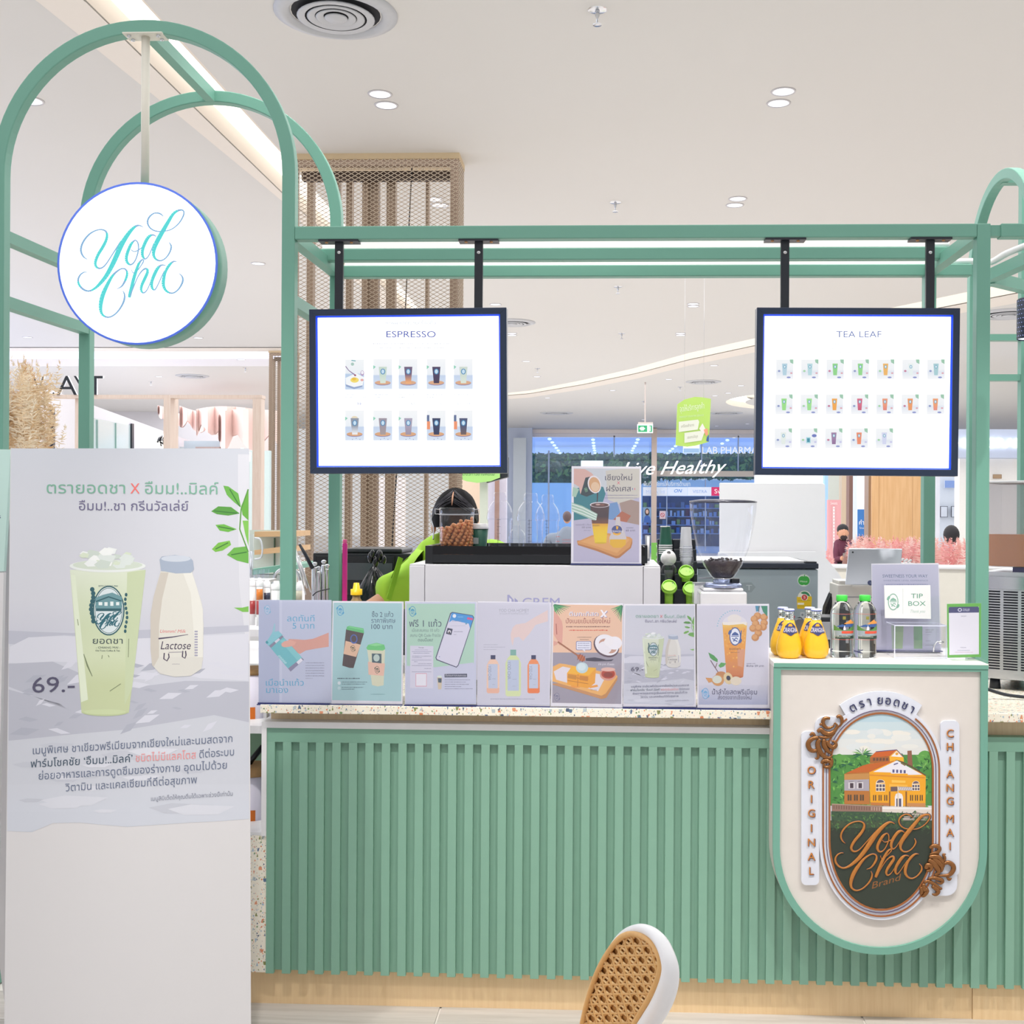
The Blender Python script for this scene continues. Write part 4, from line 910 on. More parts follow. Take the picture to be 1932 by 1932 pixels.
# ================================================================== COUNTER
YSL, YG, YT, YRc = 3.285, 3.2985, 3.254, 3.325
zTop = at(1140, 1337, YT).z; zTb = at(1140, 1353.5, YT).z
X = lambda px, Y: at(px, 1500, Y).x
ct = thing('kiosk_counter', 'long kiosk counter with mint slatted front, terrazzo top and wooden plinth', 'counter', (.1, 3.6, 0))
xe0, xe1 = X(490, YT), 1.75
part('worktop', MB().box(xe0, xe1, YT, 3.92, zTb, zTop), terrazzo(), ct, 'cream terrazzo worktop with coloured chips', bevel=.0015)
recess = wood('recess_oak', '#e0c8a2', '#ecd8b6', 1.2, 2)
part('recess_board', MB().box(X(497, YT), xe1, YRc, YRc+.025, at(1140, 1392, YT).z, zTb), recess, ct)
zW1 = at(1140, 1369, YSL).z; zW0 = at(1140, 1381, YSL).z; zS = at(1140, 1850, YSL).z
xbL = X(1458, 3.25)
part('white_trim', MB().box(X(493.5, YSL), xbL, YSL-.004, YRc+.005, zW0, zW1), WHITE, ct, bevel=.001)
part('white_trim', MB().box(X(493.5, YSL), X(503, YSL), YSL-.004, YRc+.005, at(500, 1577, YSL).z, zW0), WHITE, ct, bevel=.001)
zR = at(1140, 1408, YSL).z
part('top_rail', MB().box(X(503, YSL), X(1990, YSL), YSL, YG+.02, zR, zW0-.0005), RAIL_SHADED, ct)
part('back_panel', MB().box(X(503, YSL), X(1990, YSL), YG, YG+.04, zS+.006, zR), SLATG, ct)
part('inner_body', MB().box(X(505, YSL), X(1990, YSL), YG+.065, 3.88, .12, zTb-.002), WHITE, ct)
px0 = X(518, YSL); pitch = (X(1431, YSL)-px0)/29.0; sw = pitch*.51
sme = None; k = 0
part('slat', MB().box(X(503, YSL), px0, YSL, YG, zS, zR), SLATG, ct)
while True:
    a = px0+pitch*(k+1)-sw
    if a > X(1985, YSL): break
    if sme is None: o = part('slat', MB().box(-sw/2, sw/2, 0, YG-YSL, 0, zR-zS), SLATG, None, bevel=.0008); sme = o.data; o.parent = ct
    else: o = link('slat', sme, ct, bevel=.0008)
    o.location = Vector((a+sw/2, YSL, zS))-ct.location; k += 1
oak = wood('plinth_oak', '#e4c394', '#efd2a6', .8, 2)
zP = zS+.0055
part('plinth', MB().box(X(470, 3.318), X(1836, 3.318), 3.318, 3.36, 0, zP), oak, ct, 'light oak kick board')
part('plinth', MB().box(X(1836.7, 3.318), X(2000, 3.318), 3.315, 3.36, 0, zP), oak, ct, 'light oak kick board')
# left end: terrazzo block and open white shelf with jars
se = thing('end_shelf', 'open white end shelf on a terrazzo block at the left end of the counter', 'shelf', (X(440, 3.5), 3.5, 0))
zl = at(500, 1577, YSL).z; xw = X(300, 3.3); xq = X(503, YSL)-.0005
part('terrazzo_block', MB().box(xw, xq, YSL+.002, 3.75, zS+.002, zl), terrazzo(), se)
part('lower_shelf', MB().box(xw, xq, YSL+.004, 3.75, zl+.0003, at(485, 1571, YSL).z), WHITE, se)
part('middle_shelf', MB().box(xw, xq, 3.32, 3.75, at(485, 1384, 3.32).z, at(485, 1369.5, 3.32).z), WHITE, se)
part('back_board', MB().box(xw, xq, 3.71, 3.75, zl, zTop), mat('shelf_green', '#7fa183', .6, noise=.02), se)
part('plinth', MB().box(xw, X(470, 3.318)-.001, 3.33, 3.37, 0, zS), oak, se)
part('upper_shelf', MB().box(xw, xe0-.002, 3.36, 3.75, at(485, 1201, 3.36).z, at(485, 1188, 3.36).z), WHITE, se)
part('side_upright', MB().box(X(497, 3.34), X(503, 3.34), 3.335, 3.36, zW1, zTb), WHITE, se)
jarw = mat('label_white', '#e4dfee', .5); corkm = mat('cork', '#b08a5c', .8, noise=.15, scale=90)
def jar(px, Y, yb, yt, ycap, label):
    zb = at(px, yb, Y).z; zt = at(px, yt, Y).z; zc = at(px, ycap, Y).z; x = at(px, yb, Y).x
    t = thing('tea_canister', label, 'canister', (x, Y+.055, zb)); c = (x, Y+.055, 0)
    cn = part('can', MB().lathe([(.05, zb), (.052, zb+.004), (.052, zt)], c, 28), jarw, t)
    ld = part('lid', MB().lathe([(.054, zt+.0005), (.054, zc-.004), (.05, zc)], c, 28), corkm, t, 'brown cork lid')
    mb = MB(); n = 10
    for i in range(n):
        a0, a1 = [-math.pi/2-.55+1.0*j/n for j in (i, i+1)]
        mb.add([Vector((x+.0525*math.cos(q), Y+.055+.0525*math.sin(q), z)) for q in (a0, a1) for z in (zb+.012, zb+.05)], [(0, 2, 3, 1)])
    part('orange_label', mb, mat('label_orange', '#cf6a14', .5), cn)
jar(466, 3.40, 1561, 1468, 1449, 'lower cork-lidded white tea canister with orange label, on the end shelf')
jar(466, 3.42, 1366, 1275, 1264, 'upper cork-lidded white tea canister with orange label, on the end shelf')
solo('black_scoop', MB().tube([at(468, 1448, 3.45), at(476, 1432, 3.45), at(496, 1408, 3.47)], [.006, .0085, .0085], 8), mat('gloss_black', '#15171b', .2), 'glossy black scoop handle leaning over the lower canister', 'scoop')

# ================================================================== BADGE BLOCK
YB = 3.205; zBt = at(1140, 1245.5, YB).z
bx0, bx1 = at(1459, 1450, YB).x, at(1863.5, 1450, YB).x; cxb = (bx0+bx1)/2; Rb = (bx1-bx0)/2; zbb = at(1662, 1801.5, YB).z
def ushape(x0, x1, zt, zb, bt=None):
    R = (x1-x0)/2; c = (x0+x1)/2; z0 = zb+(bt or R)
    return [(x0, 0, zt)]+[(c-R*math.cos(t), 0, z0-(bt or R)*math.sin(t)) for t in [math.pi*i/36 for i in range(37)]]+[(x1, 0, zt)]
bd = thing('badge_block', 'cream rounded-bottom badge block with mint border carrying the oval emblem', 'counter block', (cxb, YB, zbb))
O = [Vector(p)+Vector((0, YB, 0)) for p in ushape(bx0, bx1, zBt-.0145, zbb)]
m1 = .0195; I_ = [Vector(p)+Vector((0, YB, 0)) for p in ushape(bx0+m1, bx1-m1, zBt-.0215, zbb+m1)]
n = len(O); mb = MB(); D1 = Vector((0, .008, 0))
mb.add(O+I_+[p+D1 for p in O]+[p+D1 for p in I_], [[i, (i+1) % n, n+(i+1) % n, n+i] for i in range(n)]+[[2*n+i, 3*n+i, 3*n+(i+1) % n, 2*n+(i+1) % n] for i in range(n)]+[[n+i, n+(i+1) % n, 3*n+(i+1) % n, 3*n+i] for i in range(n)]+[[i, 2*n+i, 2*n+(i+1) % n, (i+1) % n] for i in range(n)])
part('border', mb, GREEN, bd)
part('panel', MB().prism([p+D1*1.001 for p in O], (0, YSL-YB-.0092, 0)), CREAM, bd)
part('upper_box', MB().box(bx0, bx1, YSL+.0005, 3.54, zTop+.0005, zBt-.0145), CREAM, bd)
part('top_board', MB().box(bx0-.001, bx1+.001, YB-.001, 3.545, zBt-.0142, zBt), mat('top_white', '#f2ede6', .35), bd, bevel=.0012)
part('top_edge', MB().box(bx0, bx1, YB-.0022, YB-.0012, zBt-.014, zBt-.003), GREEN, bd)
# emblem
def oval(d, k=26):
    cx, a, bt, bb, yt, yb = 1662.5, 96+d, 105+d, 130+d, 1452, 1585
    return [(cx-a*math.cos(t), yt-bt*math.sin(t)) for t in [math.pi*i/k for i in range(k+1)]]+[(cx+a*math.cos(t), yb+bb*math.sin(t)) for t in [math.pi*i/k for i in range(k+1)]]
em = thing('emblem_plaque', 'raised oval emblem plaque with painted yellow house and bronze script', 'plaque', at(1662, 1740, YB))
YP = YB-.002; Pp = lambda L, Y=YP: [at(x, y, Y) for x, y in L]
pale = mat('plaque_pale', '#dcdfea', .45)
bk0 = part('backing', MB().prism(Pp(oval(21)), (0, .0095, 0)), pale, em)
mb = MB(); c0 = (1662, 1430)
mb.prism(Pp([(c0[0]+126*math.cos(t), c0[1]+126*math.sin(t)) for t in [math.radians(-128+76*i/16) for i in range(17)]]+[(1722, 1360), (1602, 1360)], YP+.0008), (0, .008, 0)); tab0 = part('top_tab', mb, pale, em)
def rrect(x0, y0, x1, y1, r):
    L = []
    for cx, cyy, a in ((x1-r, y0+r, -90), (x1-r, y1-r, 0), (x0+r, y1-r, 90), (x0+r, y0+r, 180)):
        L += [(cx+r*math.cos(math.radians(a+q)), cyy+r*math.sin(math.radians(a+q))) for q in (0, 22, 45, 67, 90)]
    return L
tab1 = part('side_tab', MB().prism(Pp(rrect(1512, 1380, 1545.5, 1670, 9), YP+.0010), (0, .009, 0)), pale, em)
tab2 = part('side_tab', MB().prism(Pp(rrect(1775, 1360, 1810, 1652, 9), YP+.0010), (0, .009, 0)), pale, em)
part('side_tab', MB().prism(Pp(rrect(1538, 1352, 1592, 1450, 18), YP+.0016), (0, .0085, 0)), pale, em)
part('side_tab', MB().prism(Pp(rrect(1742, 1596, 1806, 1690, 20), YP+.0016), (0, .0085, 0)), pale, em)
brz = mat('bronze_line', '#a9683c', .35, .35, noise=.08); pur = mat('plum_line', '#5b4468', .4, .1)
for d, w, m in ((1.5, 3.2, brz), (7.3, 1.0, pur), (13.6, 2.7, brz)):
    L = [(x, y) for x, y in oval(d, 30) if not (d > 10 and 1601 < x < 1723 and y < 1400)]
    s_ = 0
    if d > 10:
        full = oval(d, 40); k0 = [i for i, (x, y) in enumerate(full) if 1604 < x < 1721 and y < 1420]
        L = full[k0[-1]+1:]+full[:k0[0]]
        part('ring', MB().sweep(Pp(L, YP-.001), w/650, .003, (0, 1, 0)), m, bk0)
    else: part('ring', MB().sweep(Pp(L, YP-.001), w/650, .003, (0, 1, 0), closed=True), m, bk0)
mb = MB(); orr = mat('letter_orange', '#d08436', .4, .1, noise=.05); shd = mat('letter_plum', '#4b3566', .4, .1)
def lett(ch, cx, cyy, s, m, dx=0, dd=.003, rot=0, bold=.02, sx=1):
    mb = MB(); P_, T_, w = glyphs(ch, bold); h = .70
    def f(x, y, d):
        a, b = (x-w/2)*s*sx, -(y-h/2)*s; c, q = math.cos(rot), math.sin(rot)
        return at(cx+dx+a*c-b*q, cyy+dx+a*q+b*c, YP-.0002-d)
    raised_text(mb, ch, f, dd, 1, bold); part('letter', mb, m, tab1 if cx < 1540 else tab2 if cx > 1780 else tab0)
for ch, y in zip('ORIGINAL', (1453, 1480, 1507, 1534, 1562, 1589, 1616, 1643)): lett(ch, 1531, y, 21.5, shd, .9, .0012, 0, .06); lett(ch, 1531, y, 21, orr, 0, .003, 0, .045)
for ch, y in zip('CHIANGMAI', (1383.4, 1408.6, 1434.5, 1460, 1486, 1511, 1544.5, 1570.5, 1596)): lett(ch, 1792.5, y, 21.5, shd, .9, .0012, 0, .06); lett(ch, 1792.5, y, 21, orr, 0, .003, 0, .045)
nav = mat('letter_navy', '#2c2f5e', .4, .1)
for ch, ang in (('ต', -119), ('ร', -109.5), ('า', -102), ('ย', -91), ('อ', -83), ('ด', -74.5), ('ช', -66), ('า', -58)):
    lett(ch, 1662.5+111*math.cos(math.radians(ang)), 1431.5+111*math.sin(math.radians(ang)), 23, nav, 0, .003, math.radians(ang+90), .022)
# painted landscape
A = Art(Vector((0, YP-.0001, 1)), NF, .0001, 3e-6)
H = zm(1565, 1400, 9.66); Hs = lambda L: [H(*q) for q in L]
ov = oval(0, 26)
def clipy(y0, y1): # part of the oval between two heights
    L = [(x, y) for x, y in ov]; out = []
    for i in range(len(L)):
        a, b = L[i], L[(i+1) % len(L)]
        if y0 <= a[1] <= y1: out.append(a)
        for yy in sorted((y0, y1), key=lambda q: abs(q-a[1])):
            if (a[1]-yy)*(b[1]-yy) < 0: t_ = (yy-a[1])/(b[1]-a[1]); out.append((a[0]+(b[0]-a[0])*t_, yy))
    return out
sky = ['#b7cfda', '#c6d6dc', '#d2dadd', '#dadddd', '#dcdcda']
for i in range(5): A.poly(clipy(1346+i*16, 1362+i*16.2), sky[i])
r = random.Random(11)
for i in range(16): A.ell(1662+r.uniform(-55, 55), 1392+r.uniform(-14, 22), r.uniform(8, 20), r.uniform(3, 7), r.choice(['#e2e2de', '#d9dee0', '#e6e3dc']), 12)
A.poly(clipy(1424, 1520), '#4f8a45')
A.off += A.step
def blobs(n, x0, x1, y0, y1, cols, s0, s1, seed):
    r = random.Random(seed)
    for i in range(n):
        x, y = r.uniform(x0, x1), r.uniform(y0, y1)
        if not inside_oval(x, y): continue
        a = r.uniform(0, 6.3); s = r.uniform(s0, s1); A.off -= A.step*.9
        A.poly([(x-s*math.cos(a), y-s*math.sin(a)), (x+s*.3*math.sin(a), y-s*.3*math.cos(a)), (x+s*math.cos(a), y+s*math.sin(a)), (x-s*.3*math.sin(a), y+s*.3*math.cos(a))], r.choice(cols))
def inside_oval(x, y, d=-3):
    a = 96+d
    if abs(x-1662.5) > a: return False
    k = math.sqrt(1-((x-1662.5)/a)**2); return 1452-(105+d)*k < y < 1585+(130+d)*k
A.ell(1587, 1433, 16, 9, '#5f9a4c').ell(1745, 1430, 14, 14, '#62a04e', 16)
blobs(420, 1568, 1760, 1422, 1525, ['#3f7a3a', '#5c9c48', '#2f6134', '#74b058', '#4a8a40', '#28522f', '#86be60'], 2.5, 6, 1)
for cx, cyy, s in ((1627, 1423, 22), (1742, 1447, 17), (1598, 1442, 14), (1570, 1452, 14), (1570, 1475, 12), (1752, 1470, 13)):
    for a in range(-200, 30, 23):
        t_ = math.radians(a); e = (cx+s*math.cos(t_), cyy+s*.8*math.sin(t_)+s*.15)
        if inside_oval(*e): A.poly([(cx, cyy), ((cx+e[0])/2, (cyy+e[1])/2-2.2), e, ((cx+e[0])/2+1, (cyy+e[1])/2+1)], ['#2f6a4a', '#4b8c50', '#7db45c', '#2a5a46'][a % 4])
# house
A.poly(Hs([(1420, 160), (1497, 155), (1515, 440), (1425, 400)]), '#8d5f4c')
A.poly(Hs([(270, 580), (725, 545), (735, 1140), (270, 1130)]), '#b5743a').poly(Hs([(270, 690), (722, 680), (722, 890), (270, 885)]), '#a9a3ae').poly(Hs([(270, 590), (725, 570), (725, 680), (270, 688)]), '#c08c52')
A.poly(Hs([(725, 545), (1200, 335), (1755, 610), (1750, 1185), (745, 1150)]), '#eba52a')
A.poly(Hs([(795, 545), (1230, 335), (1690, 595), (1430, 600), (1420, 575), (1125, 575), (1120, 555)]), '#e6e3ec')
A.poly(Hs([(285, 575), (600, 430), (740, 390), (1200, 335), (740, 545)]), '#c0652f')
A.line(Hs([(1190, 322), (1245, 325), (1500, 450), (1755, 612)]), 1.0, '#6d3f3c')
A.poly(Hs([(738, 275), (1100, 262), (1100, 350), (738, 385)]), '#a56436').poly(Hs([(1092, 262), (1225, 150), (1350, 280), (1355, 360), (1225, 325), (1100, 360)]), '#efae33').poly(Hs([(1120, 262), (1225, 165), (1330, 275)]), '#ece6e4').ell(*H(1228, 215), 2.8, 2.6, '#e2a03a')
A.poly(Hs([(735, 280), (845, 178), (1225, 145), (1095, 258)]), '#c8622e').line(Hs([(845, 176), (1225, 142), (1350, 272)]), .7, '#5c4c7c')
for i in range(5): A.poly(Hs([(793+i*59, 290), (833+i*59, 287), (833+i*59, 340), (793+i*59, 345)]), '#6b4a3e')
for i in range(4): A.rect(*H(1147+i*68, 500+i*4), *H(1185+i*68, 558+i*4), '#5d5a86')
A.poly(Hs([(1170, 400), (1250, 375), (1250, 395), (1172, 422)]), '#5a568a').poly(Hs([(1298, 372), (1385, 420), (1380, 440), (1298, 392)]), '#8a6250')
for (x, y, s) in ((930, 690, 1), (1575, 715, .82)):
    A.ell(*H(x, y+70*s), 8.8*s, 8.2*s, '#efe3cf', 12, 0, math.pi, 2*math.pi).rect(*H(x-85*s, y+70*s), *H(x+85*s, y+210*s), '#efe3cf').ell(*H(x, y+58*s), 7.2*s, 6.2*s, '#6a5a66', 12, 0, math.pi, 2*math.pi)
    for i in range(3):
        for j in range(2): A.rect(*H(x-78*s+i*57*s, y+82*s+j*66*s), *H(x-35*s+i*57*s, y+132*s+j*66*s), '#5f5668')
for x in (795, 895, 998, 1468, 1558, 1645):
    for q in (0, 36): A.rect(*H(x+q, 965), *H(x+q+20, 1070), '#5c4632')
for x in (330, 445, 555):
    for q in (0, 42): A.rect(*H(x+q, 960), *H(x+q+30, 1068), '#57493c')
for x in (345, 500): A.rect(*H(x, 728), *H(x+115, 850), '#d2cdd2').rect(*H(x+28, 748), *H(x+92, 840), '#50424c').ell(*H(x+58, 735), 5.6, 2.4, '#8d8690', 10, 0, math.pi, 2*math.pi)
A.poly(Hs([(730, 590), (1740, 640), (1740, 662), (730, 612)]), '#d98b34').poly(Hs([(1135, 690), (1385, 705), (1385, 745), (1135, 740)]), '#f3c25a').poly(Hs([(1090, 765), (1420, 780), (1420, 820), (1090, 815)]), '#efb54a')
A.poly(Hs([(1115, 815), (1240, 812), (1240, 895), (1115, 900)]), '#6c5a5c').poly(Hs([(1235, 812), (1500, 820), (1510, 885), (1240, 880)]), '#a79a9c')
for i in range(8): A.poly(Hs([(1245+i*33, 825), (1262+i*33, 825), (1285+i*33, 880), (1268+i*33, 880)]), '#d7d2d6')
A.rect(*H(1085, 900), *H(1110, 1170), '#8a5a34').rect(*H(1385, 900), *H(1412, 1175), '#8a5a34').poly(Hs([(1190, 1000), (1210, 945), (1265, 925), (1320, 950), (1340, 1000), (1340, 1180), (1190, 1180)]), '#e9e2e2')
A.rect(*H(1218, 1030), *H(1245, 1185), '#4d4a66').rect(*H(1265, 1030), *H(1308, 1185), '#5a5670').rect(*H(1240, 800), *H(1256, 1200), '#d8c6a4')
A.poly(Hs([(745, 1100), (1080, 1110), (1080, 1165), (745, 1145)]), '#c07a42').poly(Hs([(1420, 1110), (1745, 1115), (1750, 1185), (1420, 1175)]), '#c58a58')
A.poly([q for q in Hs([(40, 1125), (960, 1165), (960, 1275), (45, 1260)])], '#927266'); A.line(Hs([(40, 1130), (960, 1170)]), .7, '#b39a88')
for i in range(19):
    x = 75+i*46; A.rect(*H(x, 1155+i*1.8), *H(x+13, 1220+i*1.8), '#c3ac9c' if i > 14 else '#6c5248')
A.poly(Hs([(960, 1170), (1865, 1190), (1865, 1345), (1400, 1290), (960, 1285)]), '#dcd2ca').poly(Hs([(960, 1190), (1865, 1195), (1865, 1230), (960, 1220)]), '#e9e6e6')
A.poly(Hs([(30, 1262), (960, 1275), (1500, 1300), (1560, 1245), (1640, 1320), (1700, 1360), (1500, 1560), (40, 1560)]), '#3e5741')
E2 = zm(1440, 1240, 3.927)
A.poly([E2(*q) for q in [(1130, 1145), (1240, 1170), (1245, 1200), (1010, 1250), (1015, 1200)]], '#9a8f88')
for i in range(5): A.line([E2(1045-i*4, 1165+i*16), E2(1210-i*4, 1168+i*16)], .8, '#cfc4ba')
A.poly([E2(*q) for q in [(500, 1210), (540, 1215), (620, 1240), (760, 1270), (780, 1290), (502, 1285)]], '#a08c72')
dk = clipy(1560, 1713); A.poly([(x, y) for x, y in clipy(1556, 1714)], '#31392f'); A.poly(clipy(1548, 1562), '#43503c')
blobs(260, 1568, 1757, 1533, 1563, ['#2f4a38', '#45613f', '#557a46', '#37503c', '#5f8848'], 2, 5, 4)
blobs(60, 1568, 1757, 1562, 1572, ['#31402f', '#3b4d38'], 2, 5, 6)
A.text('Brand', 1645, 1706, 1677, 17, '#8d5a2e', 0, .35, math.radians(-17))
A.done('painted_scene', bk0)
# bronze relief script: dark halo then rounded bronze strokes
mb = MB(); mb2 = MB(); bmap = lambda x, y: (1560+x/9.2, 1520+y/9.2)
for L in SCRIPT.values():
    P_ = spline(L, 3)
    mb.tube([at(*bmap(x, y), YP-.0030) for x, y, w in P_], [max(w, 6)/9.2/660 for x, y, w in P_], 8, sx=.45, nrm=(0, 1, 0))
    mb2.tube([at(*bmap(x+6, y-4), YP-.0018) for x, y, w in P_], [(max(w, 6)+7)/9.2/660 for x, y, w in P_], 6, sx=.12, nrm=(0, 1, 0))
part('script_lettering', mb, mat('bronze_script', '#bd7a38', .42, .25, noise=.1, scale=200), bk0); part('script_shadow_line', mb2, mat('dark_outline', '#3a2c3e', .6), bk0)
# scroll ornaments
scr = mat('scroll_bronze', '#8f5f36', .25, .55, noise=.25, scale=250)
def scroll(z, strokes):
    mb = MB()
    for L, w0 in strokes:
        P_ = spline(L, 4); n_ = len(P_)
        mb.tube([at(*z(x, y), YP-.004) for x, y in P_], [w0*(.35+.65*math.sin(math.pi*min(1, .15+i/n_*.95)))/16.1/660 for i in range(n_)], 8, sx=.8, nrm=(0, 1, 0))
    part('scroll_ornament', mb, scr, em)
scroll(zm(1515, 1340, 16.1), [([(1020, 220), (1100, 180), (1180, 260), (1170, 400), (1110, 500)], 55), ([(820, 250), (690, 240), (610, 320), (630, 450), (740, 540), (900, 500), (960, 400)], 60), ([(510, 460), (560, 420), (650, 480), (760, 560)], 40),
    ([(440, 660), (540, 590), (640, 680), (800, 720), (950, 640), (1040, 480), (960, 380)], 75), ([(480, 800), (650, 830), (860, 790), (980, 690)], 45), ([(210, 770), (290, 700), (350, 780), (250, 860)], 45),
    ([(470, 830), (300, 860), (180, 960), (160, 1080), (240, 1210), (380, 1230), (450, 1130), (380, 1080)], 75), ([(520, 880), (450, 1000), (480, 1180), (600, 1370), (780, 1450), (900, 1360)], 80), ([(640, 880), (640, 1050), (740, 1220), (880, 1330)], 80),
    ([(720, 930), (780, 1050), (900, 1130), (1000, 1060), (960, 960), (860, 930)], 70), ([(430, 1240), (470, 1380), (430, 1470), (360, 1450)], 45), ([(560, 1620), (620, 1540), (760, 1540), (860, 1620), (800, 1720), (660, 1720), (640, 1620), (740, 1600)], 60), ([(860, 1450), (880, 1560), (870, 1680)], 50)])
scroll(zm(1725, 1580, 16.1), [([(470, 330), (560, 260), (700, 270), (770, 350), (700, 450), (560, 480), (470, 520)], 65), ([(450, 600), (600, 580), (760, 620), (880, 780), (900, 900)], 75), ([(430, 680), (560, 760), (680, 900), (740, 1060), (620, 1140)], 90), ([(560, 640), (740, 760), (840, 900), (820, 1050)], 80),
    ([(340, 960), (400, 840), (520, 880), (480, 1000), (360, 1010)], 75), ([(900, 720), (930, 620), (880, 520), (960, 510)], 45), ([(900, 800), (1040, 760), (1180, 860), (1180, 1000), (1060, 1140), (880, 1160), (620, 1160)], 75), ([(1000, 1200), (1060, 1280), (1130, 1230)], 45), ([(420, 1260), (600, 1230), (800, 1280), (860, 1340), (780, 1400), (640, 1330)], 60),
    ([(300, 1380), (420, 1330), (600, 1420), (740, 1520), (820, 1570), (820, 1520)], 55), ([(540, 1480), (660, 1560), (730, 1640), (650, 1740), (540, 1720)], 70), ([(280, 1400), (300, 1560), (380, 1620), (300, 1760), (220, 1800)], 80), ([(200, 1500), (230, 1650), (180, 1740)], 60)])
# ================================================================== POSTERS IN ACRYLIC STANDS
paper = mat('poster_paper', '#eceaf0', .5, noise=.01); basem = mat('stand_base_shadow', '#3a4070', .2, noise=0)  # navy shadow look put into the colour of the base plates
def stand(c4, Y, label, artf, bh=6, name='acrylic_poster_stand', bwid=1.5):
    (x0, y0), (x1, y1), (x2, y2), (x3, y3) = c4
    P = [at(x0, y0, Y), at(x1, y1, Y), at(x2, y2, Y), at(x3, y3, Y)]; zb = min(P[2].z, P[3].z)
    zfoot = at((x2+x3)/2, (y2+y3)/2+bh, Y).z
    t = thing(name, label, 'poster stand', ((P[2].x+P[3].x)/2, Y, zfoot))
    ps_ = part('paper_sheet', MB().prism(P, (0, .0008, 0)), paper, t)
    A = Art(Vector((0, Y, 1)), NF); artf(A); A.done('poster_print', ps_)
    ins = [P[0]+Vector((-.001, -.0045, .001)), P[1]+Vector((.001, -.0045, .001)), P[2]+Vector((.001, -.0045, 0)), P[3]+Vector((-.001, -.0045, 0))]
    part('clear_front', MB().prism(ins, (0, .0016, 0)), ACRYL, t)
    part('clear_back', MB().prism([p+Vector((0, .008, 0)) for p in ins], (0, .0016, 0)), ACRYL, t)
    part('base_plate', MB().box(P[3].x-.002, P[2].x+.002, Y-.012, Y+.06, zfoot, zfoot+.003).box(P[3].x-.001, P[2].x+.001, Y-.006, Y-.003, zfoot+.003, zb), basem, t, bevel=.0006)
    return t
def logo(A, x, y, s, col, fill='#ffffff'):
    """mini oval house emblem"""
    A.ell(x, y, s*.62, s, col, 18).ell(x, y, s*.52, s*.88, fill, 18)
    A.poly([(x-s*.4, y-s*.1), (x-s*.25, y-s*.35), (x, y-s*.5), (x+s*.3, y-s*.32), (x+s*.42, y-s*.1)], col).rect(x-s*.42, y-s*.04, x+s*.42, y+s*.04, col)
    A.line([(x-s*.3, y+s*.2), (x-s*.1, y+s*.35), (x+s*.1, y+s*.15), (x+s*.3, y+s*.3)], s*.06, col).line([(x-s*.22, y+s*.5), (x, y+s*.42), (x+s*.25, y+s*.55)], s*.06, col)
    A.ell(x-s*.55, y-s*.45, s*.16, s*.3, col, 8, .5).ell(x+s*.55, y+s*.5, s*.16, s*.28, col, 8, .5)
zA = zm(470, 1110, 4.493); zB_ = zm(880, 1110, 6.44); zC = zm(1160, 1110, 6.0375); zT = zm(1060, 860, 4.6)
def zt(A, z, s, x0, x1, yb, size, col, bold=0.0, **k):
    a = z(x0, yb); b = z(x1, yb); A.text(s, a[0], b[0], a[1], size, col, bold, **k)
def zp(A, z, L, col): A.poly([z(*q) for q in L], col)
def zmarks(A, z, x0, x1, y, h, col, seed=1): A.marks(z(x0, y)[0], z(x1, y)[0], z(0, y)[1], h, col, seed)
skin = '#e3a796'
def art1(A):
    A.rect(488, 1132, 625.5, 1326, '#c9cfe3').rect(488.5, 1132, 527, 1326, '#bcc4dc').rect(527, 1132, 532, 1326, '#d3d8ea')
    logo(A, *zA(155, 182), 9, '#86bcd9', '#c9d0e4')
    zt(A, zA, 'ลดทันที', 322, 554, 280, 16, '#5bb0d4', .012); zt(A, zA, '5 บาท', 368, 553, 342, 16, '#5bb0d4', .012)
    zp(A, zA, [(190, 400), (212, 300), (220, 298), (222, 350), (205, 400)], '#9fd2dc')
    zp(A, zA, [(675, 375), (600, 405), (540, 428), (470, 437), (400, 432), (335, 430), (330, 470), (400, 540), (430, 556), (480, 527), (560, 512), (675, 495)], skin)
    zp(A, zA, [(140, 462), (165, 425), (200, 372), (250, 362), (285, 395), (165, 488)], '#8fd3dc'); zp(A, zA, [(138, 455), (152, 442), (165, 462), (150, 472)], '#3aa0ac')
    zp(A, zA, [(165, 485), (275, 395), (465, 605), (352, 706)], '#74c6cc'); zp(A, zA, [(300, 430), (465, 605), (430, 635), (262, 445)], '#8ad4d6')
    zp(A, zA, [(170, 488), (280, 398), (292, 412), (186, 505)], '#8e8aa0'); zp(A, zA, [(215, 450), (250, 422), (262, 436), (228, 466)], '#e6e4ee')
    zp(A, zA, [(330, 680), (445, 588), (465, 605), (352, 706)], '#8d8aa6'); zp(A, zA, [(400, 626), (440, 592), (456, 612), (418, 645)], '#f0eef6')
    zp(A, zA, [(272, 470), (300, 448), (350, 440), (400, 455), (385, 480), (345, 495), (300, 500), (278, 492)], '#eeb3a0')
    for i in range(5): A.ell(*zA(255+i*13, 575+i*14), 3, 2, '#a9dde0', 8)
    for i in range(6): zmarks(A, zA, 478, 636, 632+i*22, 1.4, '#8f93ac', i)
    zmarks(A, zA, 478, 540, 763, 1.2, '#a9aec4', 9)
    zt(A, zA, 'เมื่อนำแก้ว', 142, 463, 825, 16, '#5bb0d4', .012); zt(A, zA, 'มาเอง', 145, 330, 886, 16, '#5bb0d4', .012)
